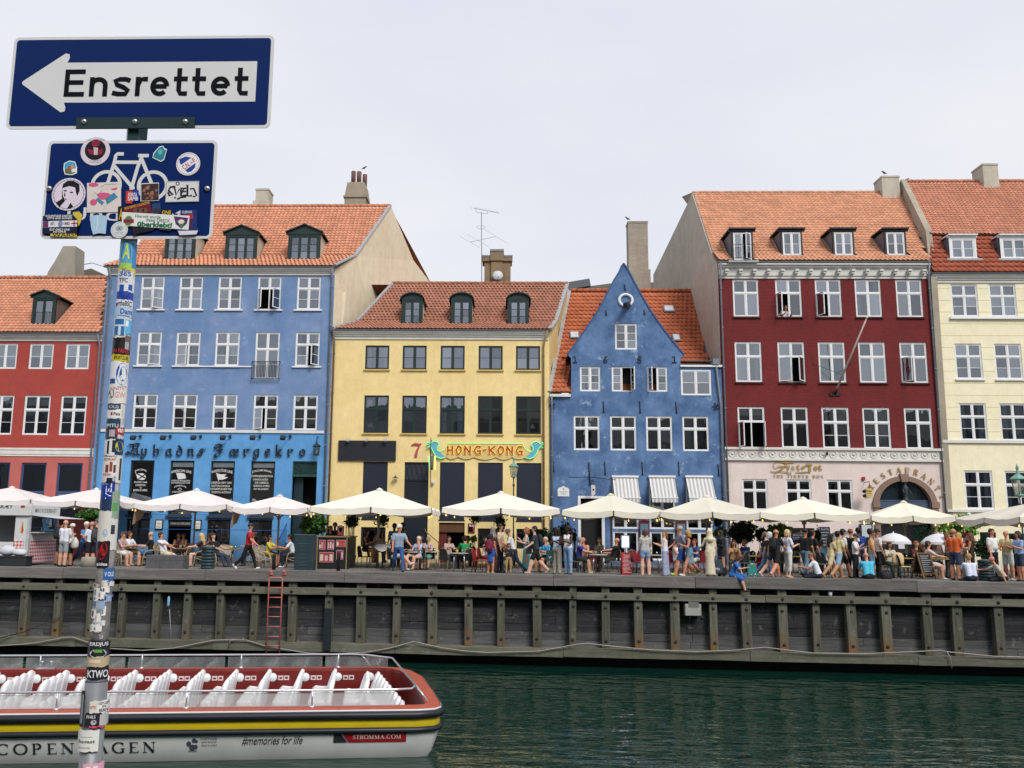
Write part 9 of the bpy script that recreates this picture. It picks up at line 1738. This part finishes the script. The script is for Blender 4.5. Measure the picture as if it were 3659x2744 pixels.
person('P3', 800, 4.2, -60, 1.7, 'sit', ('c07a80', 's'), ('pants', '2a2c34'), 'l', ('short', '4a3428'), RE, 'person in pink shirt seated behind the walking man', chairk='r')
person('P3', 1090, 2.9, 80, 1.6, 'sit', ('c2b43c', 's'), ('shorts', '8a7030'), 't', ('short', '17110e'), ('face', 'rest'), 'boy in yellow T-shirt seated at a wooden table', chairk='r')
person('P3', 1590, 2.9, -80, 1.74, 'sit', ('d2d4dc', 's'), ('pants', '1d2440'), 't', ('short', '15100e'), RE, 'man in white T-shirt seated left of the cabinet', chairk='r', shoes='dcd8d0', lean=18)
# ---- in front of the yellow house
person('P4', 285, 5.2, 30, 1.7, 'stand', ('15151a', 's'), ('pants', '15151a'), 't', ('long', '1c1410'), B_, 'barmaid in black behind the bar counter', fem=1)
person('P4', 365, 5.6, 10, 1.85, 'stand', ('191a20', 's'), ('pants', '15151a'), 't', ('short', '1c1410'), B_, 'tall barman in black behind the bar counter')
person('P4', 920, 4.3, 75, 1.72, 'sit', ('17151a', 'n'), ('mini', '241f26'), 't', ('bob', '3a2618'), ('bent', 'bent'), 'woman in black vest looking at her phone on a high seat', fem=1, z=.22, chairk='b')
person('P4', 1080, 4.7, 85, 1.78, 'sit', ('a89c8c', 's'), ('pants', '3a3c44'), 't', ('short', '3a2a1c'), ('face', 'rest'), 'man in beige T-shirt with hand to his face', chairk='b', z=.22, lean=12)
person('P4', 1525, .35, 15, 1.82, 'walk', ('8a9cb0', 's'), ('pants', '2f5488'), 'r', ('cap', 'd8d0cc'), ('out', 'down'), 'man in white cap, pale blue T-shirt and jeans', head=-35, shoes='2a3040', pack=('15171f', 'dark backpack of the man in white cap'))
person('P4', 1440, 5.6, -20, 1.84, 'stand', ('6a86a8', 's'), ('pants', '2a2c34'), 'b', ('short', '1c1410'), D_, 'dark-haired man in blue shirt standing by the yellow house')
person('P4', 1590, 6.0, 10, 1.88, 'stand', ('7a848c', 's'), ('pants', '2a2c34'), 'b', ('short', '1c1410'), D_, 'tall man in grey shirt standing by the green door')
person('P4', 1450, 1.9, 75, 1.74, 'cross', ('1c1c24', 's'), ('shorts', 'b8b8bc'), 'l', ('short', 'd4ccc0'), ('rest', 'rest'), 'white-haired person in dark top with white trainers', chairk='b', shoes='e2e2e4', fem=1)
person('P4', 1870, 2.3, -35, 1.66, 'cross', ('a6aec4', 's'), ('mini', 'c0a8a4'), 'l', ('short', 'cfc8bc'), ('face', 'rest'), 'older woman in pale blue top with hand to her chin', fem=1, chairk='b', shoes='b48a78')
person('P4', 1930, 3.6, -20, 1.72, 'sit', ('9a96a0', 's'), ('pants', '3a3c44'), 't', ('short', '6a4a34'), RE, 'person in grey top behind the older woman', chairk='b')
person('P4', 2065, 2.9, -15, 1.64, 'sit', ('a8949c', 's'), ('skirt', '5a8a84'), 'l', ('short', '9c8a74'), RE, 'older woman in pink top and teal skirt', fem=1, chairk='b')
person('P5', 560, 4.2, 25, 1.7, 'sit', ('b49c98', 's'), ('pants', '2a2c34'), 'l', ('bob', '3a2a22'), RE, 'woman in pale pink top at the basement doorway', fem=1, chairk='b')
person('P5', 910, 4.0, -150, 1.78, 'sit', ('1a8a4e', 's'), ('pants', '22242c'), 'r', ('short', '2c1c16'), RE, 'man in green T-shirt seen from behind', chairk='b', lean=12)
person('P5', 960, 6.2, -40, 1.72, 'sit', ('5a2a28', 's'), ('pants', '22242c'), 't', ('bob', '5a241c'), RE, 'red-haired person behind the man in green', fem=1, chairk='b')
person('P5', 1280, 3.3, 70, 1.68, 'sit', ('c9b8a8', 'n'), ('pants', '7d1f2a'), 'l', ('long', '17100d'), RE, 'dark-haired woman looking up at the yellow house', fem=1, chairk='d', tilt=-18)
person('P5', 1440, .8, 172, 1.72, 'stand', ('4a2626', 'l'), ('long', '4a2626'), 'b', ('hijab', '7d766e'), ('out', 'out'), 'woman in brown robe and grey headscarf seen from behind', fem=1)
person('P5', 1405, .15, 150, 1.46, 'stand', ('7d1c34', 'n'), ('skirt', '1f4f9c'), 't', ('long', '17131a'), D_, 'girl in blue skirt with a maroon backpack', fem=1, shoes='b48a70', pack=('6d1830', 'maroon backpack of the girl in the blue skirt'))
person('P5', 1585, 1.0, 70, 1.84, 'stand', ('c4b298', 's'), ('pants', '1a2038'), 't', ('short', '15100e'), D_, 'bearded man in cream T-shirt and navy trousers')
person('P5', 1755, .25, 15, 1.12, 'stand', ('1c1f2a', 's'), ('pants', 'a88c60'), 't', ('short', '1c1410'), B_, 'small boy in dark T-shirt and khaki trousers')
person('P5', 1850, .55, -95, 1.72, 'walk', ('d0d2d0', 's'), ('pants', '26304c'), 't', ('cap', '5e5258'), ('bent', 'wf'), 'man in cap and white shirt bending towards the boy', lean=16, tilt=16)
person('P5', 1790, 3.0, -30, 1.68, 'sit', ('6a4640', 'n'), ('pants', '26262c'), 'b', ('curly', '17110f'), RE, 'curly-haired woman seated behind the boy', fem=1, chairk='b')
person('P5', 2110, 1.0, -88, 1.72, 'stand', ('6fb8bc', 'x'), ('long', '6fb8bc'), 'p', ('bob', '9a5c34'), ('bent', 'phone'), 'woman in aqua strapless dress looking at her phone', fem=1)
# ---- in front of the gabled house
person('P6', 275, .2, -82, 1.82, 'walk', ('2f3a42', 's'), ('shorts', '0f1014'), 'p', ('short', '1a1512'), ('wf', 'bent'), 'man in charcoal T-shirt and black shorts walking left', shoes='b89a88', pack=('202830', 'charcoal backpack of the man in black shorts'))
person('P6', 465, 2.3, -45, 1.74, 'sit', ('3f90c0', 's'), ('shorts', '3a3a40'), 'r', ('short', 'b0a898'), RE, 'grey-haired man in bright blue shirt seated at the hedge', chairk='g')
person('P6', 655, .6, -35, 1.72, 'stand', ('b8c8dc', 'n'), ('wide', 'b4ac9c'), 'd', ('long', '15110f'), ('bent', 'bent'), 'woman in pale blue vest and cream wide trousers', fem=1, head=-30)
person('P6', 855, .15, -45, 1.8, 'stand', ('dcdad8', 'n'), ('pants', '7f9cc0'), 'd', ('tail', '15110f'), ('cross', 'bent'), 'woman in white top and pale jeans', fem=1, head=-25, shoes='2a2a2e')
person('P6', 1050, 2.2, 72, 1.76, 'sit', ('1d2f78', 's'), ('shorts', '26261f'), 'l', ('short', '8a8680'), ('rest', 'knee'), 'man in royal blue shirt seated before the white door', chairk='g', shoes='c8c884')
person('P6', 1135, 3.6, -20, 1.74, 'sit', ('b8846c', 's'), ('pants', '2a2c34'), 'r', ('none', '2a1c14'), RE, 'man in peach shirt behind the man in royal blue', chairk='g')
person('P6', 1420, 5.4, -20, 1.7, 'sit', ('4a4c48', 'l'), ('pants', '26262c'), 't', ('bob', '4a4038'), RE, 'woman in dark grey seated in the white doorway', fem=1, chairk='g')
person('P6', 1660, 3.0, -85, 1.82, 'lounge', ('101115', 's'), ('pants', '26261f'), 'r', ('none', '2a1c14'), ('reach', 'rest'), 'man in black T-shirt leaning back beside the menu stand', chairk='g')
person('P7', 235, .3, 176, 1.7, 'stand', ('b4b0a8', 's'), ('mini', '7f98b4'), 'p', ('bob', '5a3424'), ('bent', 'bent'), 'woman in pale T-shirt and denim shorts seen from behind', fem=1, shoes='c8a088')
person('P7', 590, .12, -115, 1.68, 'stand', ('d2d4e0', 'n'), ('wide', '9aa0b8'), 'p', ('long', '7a5a38'), ('bent', 'bent'), 'smiling woman in white vest and lilac trousers', fem=1, head=70)
person('P7', 790, 2.0, 55, 1.68, 'cross', ('d6d2d4', 'n'), ('shorts', 'b8a888'), 't', ('bun', '1a1210'), RE, 'dark-haired woman in white vest seated behind the tall man', fem=1, chairk='d', shoes='b48a70')
person('P7', 890, .75, -85, 1.9, 'walk', ('7d8290', 's'), ('shorts', '24498a'), 'r', ('buzz', 'a8a49c'), W1, 'tall man in grey T-shirt and blue shorts', shoes='b8d048')
person('P7', 1030, .45, -88, 1.72, 'walk', ('2c3040', 'n'), ('skirt', '6a8c9c'), 'r', ('curly', 'a88850'), ('bent', 'wb'), 'curly blonde woman in dark vest and denim skirt', fem=1, shoes='d8dcc8')
person('P7', 1140, 3.2, -50, 1.74, 'sit', ('2a4f8a', 's'), ('shorts', 'c0bcb4'), 'r', ('short', '6a2c1c'), RE, 'red-haired person in blue behind the denim skirt', chairk='d')
person('P7', 1400, .15, 178, 1.72, 'stand', ('d2c6ac', 'l'), ('long', 'd2c6ac'), 'p', ('hijab', 'd6c8a6'), ('out', 'down'), 'woman in cream robe and headscarf seen from behind', fem=1)
person('P7', 1600, .9, -70, 1.7, 'stand', ('15151a', 'l'), ('long', '15151a'), 't', ('hijab', '101014'), ('bent', 'bent'), 'woman in black robe and black headscarf', fem=1)
person('P7', 1830, 2.3, -15, 1.68, 'sit', ('a8845e', 's'), ('pants', '3a3030'), 't', ('long', '2a1a12'), ('face', 'face'), 'long-haired woman in tan top eating at a table', fem=1, chairk='g')
person('P7', 2070, 4.2, -60, 1.76, 'sit', ('1f3f8c', 's'), ('pants', '22242c'), 'r', ('short', '6a6058'), RE, 'man in dark blue shirt in the shade of the shrub', chairk='g', lean=14)
eo = person('P7', 1790, -.12, 55, 1.66, 'edge', ('2a64a8', 's'), ('dress', '2a64a8'), 'l', ('curly', '6a4428'), ('down', 'rest'), 'woman in blue dress sitting on the quay edge with legs hanging', fem=1, shoes='3a2420', tilt=22, z=-.02)
# ---- in front of the pink front and the arch
person('P8', 500, 1.2, 95, 1.7, 'walk', ('23262c', 's'), ('pants', '5a86b0'), 'p', ('tail', '6a5a48'), W1, 'woman in dark floral top and jeans walking right', fem=1, shoes='d0d0d0')
person('P8', 580, .8, 100, 1.7, 'walk', ('1c1e24', 's'), ('mini', '2f4f70'), 'p', ('bob', 'c4c4c4'), W1, 'silver-haired woman in black top and denim shorts', fem=1, shoes='d0d0cc')
person('P8', 705, .3, 125, 1.8, 'walk', ('22242c', 's'), ('shorts', '0f1016'), 'r', ('none', '2a1c14'), W1, 'balding man in black shirt and black shorts', shoes='b89080', pack=('15181e', 'large black backpack of the balding man'))
person('P8', 935, .35, 105, 1.74, 'stand', ('d4d6e0', 's'), ('capri', 'd2d0cc'), 'p', ('bob', 'ccb688'), ('down', 'bent'), 'blonde woman in white T-shirt and white capri trousers', fem=1, shoes='c8a488', belly=.08)
person('P8', 1260, .8, 130, 1.84, 'walk', ('0f1014', 's'), ('pants', '5f7488'), 't', ('cap', '14161c'), D_, 'man in black T-shirt, black cap and jeans')
person('P8', 1390, 1.3, 105, 1.8, 'walk', ('141c1c', 's'), ('pants', '3a4450'), 'r', ('short', '2a1e18'), D_, 'man in dark green T-shirt beside the black cap')
person('P8', 1560, 3.4, 150, 1.7, 'sit', ('5a9cb8', 's'), ('pants', '3a3c44'), 'l', ('short', '5a4434'), RE, 'person in pale blue T-shirt seated under the parasol', chairk='y')
person('P8', 1500, -.02, -118, 1.78, 'side', ('d4d6e0', 's'), ('pants', '1a2034'), 'r', ('buzz', '7a5a42'), ('rest', 'down'), 'man in white T-shirt sitting on the quay facing left', shoes='5a4a40', tilt=20)
person('P8', 1735, .4, 105, 1.66, 'walk', ('c9b890', 's'), ('shorts', 'c9b890'), 't', ('long', '17100e'), ('wf', 'bent'), 'dark-haired woman in beige playsuit with an orange phone', fem=1, shoes='b48a70')
person('P8', 1870, .3, 115, 1.76, 'walk', ('d0c48c', 's'), ('shorts', '8aa4bc'), 't', ('short', '15110f'), ('wb', 'down'), 'young man in pale yellow T-shirt and denim shorts', shoes='b48a70')
person('P8', 1965, .9, 85, 1.84, 'walk', ('d4d2d2', 's'), ('shorts', '2a2622'), 't', ('short', '15110f'), D_, 'bearded man in white T-shirt and dark shorts')
person('Q1', 265, 1.3, 120, 1.8, 'stand', ('121318', 's'), ('pants', '1a2440'), 'r', ('buzz', '7a4a38'), D_, 'man in black T-shirt with reddish shaved head')
person('Q1', 345, .4, 55, 1.62, 'stand', ('d6d6da', 's'), ('pants', '101116'), 'l', ('cap', '1d3438'), ('bent', 'phone'), 'person in white T-shirt and dark cap holding a phone', tilt=14)
person('Q1', 430, 3.6, 160, 1.86, 'stand', ('1f3f90', 's'), ('pants', '1a2440'), 'b', ('short', '120e0c'), B_, 'waiter in blue shirt standing at the wall')
person('Q1', 610, -.05, 178, 1.8, 'floor', ('48b4d4', 's'), ('pants', '15161c'), 'r', ('none', '2a1c14'), ('rest', 'rest'), 'bald man in turquoise shirt sitting on the quay edge', belly=.1, tilt=14)
person('Q1', 690, .45, 70, 1.76, 'stand', ('cfa068', 's'), ('shorts', '7f9cb0'), 't', ('buzz', '2a1e18'), D_, 'man in orange polo and pale denim shorts', tilt=22)
person('Q1', 825, .8, 88, 1.8, 'stand', ('d4d2d6', 's'), ('pants', '0f1014'), 't', ('cap', '15181c'), ('reach', 'down'), 'man in white T-shirt reaching out to the right')
person('Q1', 680, 2.2, 100, 1.82, 'stand', ('22325c', 's'), ('pants', '1a2440'), 't', ('short', '15110f'), D_, 'man in navy shirt behind the orange polo')
person('Q1', 1060, 2.3, 5, 1.68, 'sit', ('b4b0a0', 's'), ('pants', '2f4038'), 't', ('long', '2a1c14'), RE, 'woman in pale top under the small white parasol', fem=1, chairk='y')
person('Q1', 1625, 3.4, 15, 1.76, 'sit', ('4f2420', 's'), ('shorts', '8a8478'), 'l', ('short', '8a4a24'), ('face', 'rest'), 'red-haired man in maroon shirt by the chalkboard', chairk='y')
person('Q1', 1770, 3.6, -20, 1.7, 'sit', ('d0c8bc', 'n'), ('pants', '8a8478'), 'l', ('bob', 'a87c48'), RE, 'blonde woman seated between the two men', fem=1, chairk='y')
person('Q1', 1865, 1.9, 78, 1.8, 'sit', ('cdb8b4', 's'), ('shorts', 'cdb8b4'), 'l', ('short', '3a3028'), ('rest', 'knee'), 'man in pale pink shirt and shorts seated sideways', chairk='y', shoes='e0dedc')
person('Q1', 2060, 3.3, -25, 1.76, 'sit', ('d2d0d2', 's'), ('pants', '2a2c34'), 'r', ('short', '3a2a20'), ('face', 'rest'), 'man in white T-shirt drinking dark beer', chairk='y')
person('Q2', 590, .4, 125, 1.84, 'stand', ('cf5c2a', 's'), ('shorts', '2c3850'), 'r', ('none', '2a1c14'), ('out', 'bent'), 'bald man in orange T-shirt and navy shorts', belly=.06)
person('Q2', 690, 1.5, 120, 1.7, 'stand', ('d2a898', 'n'), ('pants', '8a8478'), 'p', ('long', 'b89458'), D_, 'blonde woman behind the man in orange', fem=1)
person('Q2', 470, 2.6, 40, 1.7, 'stand', ('8a6a58', 's'), ('pants', '3a3430'), 'r', ('bob', '7a4c2c'), B_, 'brown-haired person left of the man in orange', fem=1)
person('Q2', 900, 1.1, -120, 1.7, 'stand', ('2a2420', 'n'), ('pants', '1a1c20'), 't', ('long', '5a4028'), B_, 'woman with very long brown hair', fem=1)
person('Q2', 880, -.05, 176, 1.8, 'floor', ('ccd2e6', 's'), ('pants', '1d2436'), 'l', ('short', 'a88454'), ('rest', 'rest'), 'blond man in white T-shirt sitting on the quay edge', head=-20)
person('Q2', 1300, 1.0, 25, 1.86, 'stand', ('d6d6d4', 's'), ('pants', '26262e'), 'r', ('short', '2a1c14'), ('hip', 'down'), 'man in white polo with hand on hip', head=-25, belly=.05)
person('Q2', 1470, -.08, -108, 1.78, 'side', ('b8b0a4', 's'), ('pants', '15161c'), 'r', ('none', '2a1c14'), ('prop', 'knee'), 'bald older man in grey T-shirt sitting on the quay edge', lean=30, tilt=10)
person('Q2', 1570, 1.1, -60, 1.8, 'stand', ('c4b684', 's'), ('shorts', 'c8ccc8'), 'r', ('none', '2a1c14'), ('cross', 'bent'), 'bearded bald man in pale yellow T-shirt', shoes='e0e0e0')
person('Q2', 1790, .5, -85, 1.78, 'stand', ('8aa8d0', 's'), ('shorts', '2a3a50'), 'r', ('bob', '26262a'), ('bent', 'bent'), 'dark-haired person in pale blue shirt at the right edge')
person('8', 640, 1105, 0, 1.7, 'stand', ('d0d0d2', 's'), ('pants', '26262e'), 't', ('short', '2a1c14'), ('rest', 'rest'), 'person in white T-shirt leaning out of a dark red house window', lean=22, Y=FY+.36, z=pY('8', 640, 1150, FY).z-1.12, group='people at windows')
# a few empty chairs
for kd, k, x, d, a, lab in (('b', 'P5', 530, 1.6, 150, 'empty dark bistro chair left of the steel table'), ('b', 'P5', 960, 1.7, 195, 'empty dark bistro chair right of the steel table'), ('y', 'Q1', 1330, 1.4, 100, 'empty chair with a cream jacket over its back'), ('r', 'P3', 220, 3.4, 20, 'empty rattan armchair facing the quay'), ('d', 'P5', 1180, 1.2, 70, 'folded red chair standing by the yellow house'), ('r', 'P3', 960, 2.0, 85, 'empty rattan armchair behind the walking man'), ('g', 'P7', 60, 2.5, 30, 'empty dark chair left of the woman in denim shorts'), ('d', 'P7', 120, 3.0, -30, 'empty red chair left of the woman in denim shorts'), ('g', 'P8', 60, 3.0, -40, 'empty dark chair beside the dark shrub'), ('g', 'P8', 1000, 3.2, -70, 'empty dark chair behind the blonde woman in white')): chair(kd, place(k, x, d), R_(a), lab)
p = place('P4', 1245, 3.35); T = thing('table_cloth', 'white cloth draped over the tall black table', 'cloth', (p.x, p.y, 1.005)); V = []
for i in range(17): a_ = 2*PI*i/16; V += [(.36*cos(a_), .36*sin(a_), .012), (.4*cos(a_), .4*sin(a_), -.22-.08*sin(a_*3))]
MB().add(V, [(2*i, 2*i+2, 2*i+3, 2*i+1) for i in range(16)]+[[2*i for i in range(16)]], 0, True).build('cloth', mat((.6, .59, .55), .9), T)
p = place('Q1', 1240, 1.35); T = thing('jacket', 'cream jacket hung over an empty chair', 'jacket', (p.x-.0, p.y, .5)); MB().lathe([(.2, .0), (.23, .15), (.22, .35), (.15, .45), (.05, .48)], 12, sy=.4).build('cloth', mat('cfb48c', .9, .2, 8), T)
p = place('P1', 1205, 1.0); T = thing('carrier_bag', 'white plastic carrier bag held by the woman in white cap', 'bag', (p.x, p.y, .72)); MB().lathe([(.1, 0), (.17, .08), (.16, .28), (.07, .42), (.03, .46)], 10, sy=.6).build('bag_body', mat((.62, .62, .58), .5, .1), T)
for i, (k, x, d, w) in enumerate((('P6', 1240, 4.5, 'behind the man in peach shirt'), ('P6', 1540, 4.2, 'behind the man leaning back in black'), ('P6', 2060, 3.4, 'just right of the red menu stand'), ('P6', 2150, 2.2, 'left of the denim shorts'), ('P7', 420, 3.4, 'behind the smiling woman in white vest'), ('P7', 700, 4.2, 'behind the seated woman with a bun'), ('P7', 1290, 3., 'left of the woman in cream robe'), ('P7', 1960, 3.2, 'right of the long-haired woman in tan'), ('P7', 2150, 4.6, 'under the large dark corner shrub'), ('P8', 330, 3.8, 'behind the silver-haired woman'), ('P8', 870, 4.4, 'behind the blonde woman in white capri trousers'), ('P8', 1140, 4.6, 'below the wide black board'), ('P8', 1640, 4., 'below the tall chalkboard menu'), ('Q1', 980, 4.2, 'behind the reaching man in white'), ('Q1', 1440, 4.2, 'in front of the arch gate'))):  # extra back-row chairs, added to fill the shaded terrace with dark
 chair('g' if i % 3 else 'd', place(k, x, d), R_(40*i-60), 'empty %s chair %s' % ('dark' if i % 3 else 'red', w))
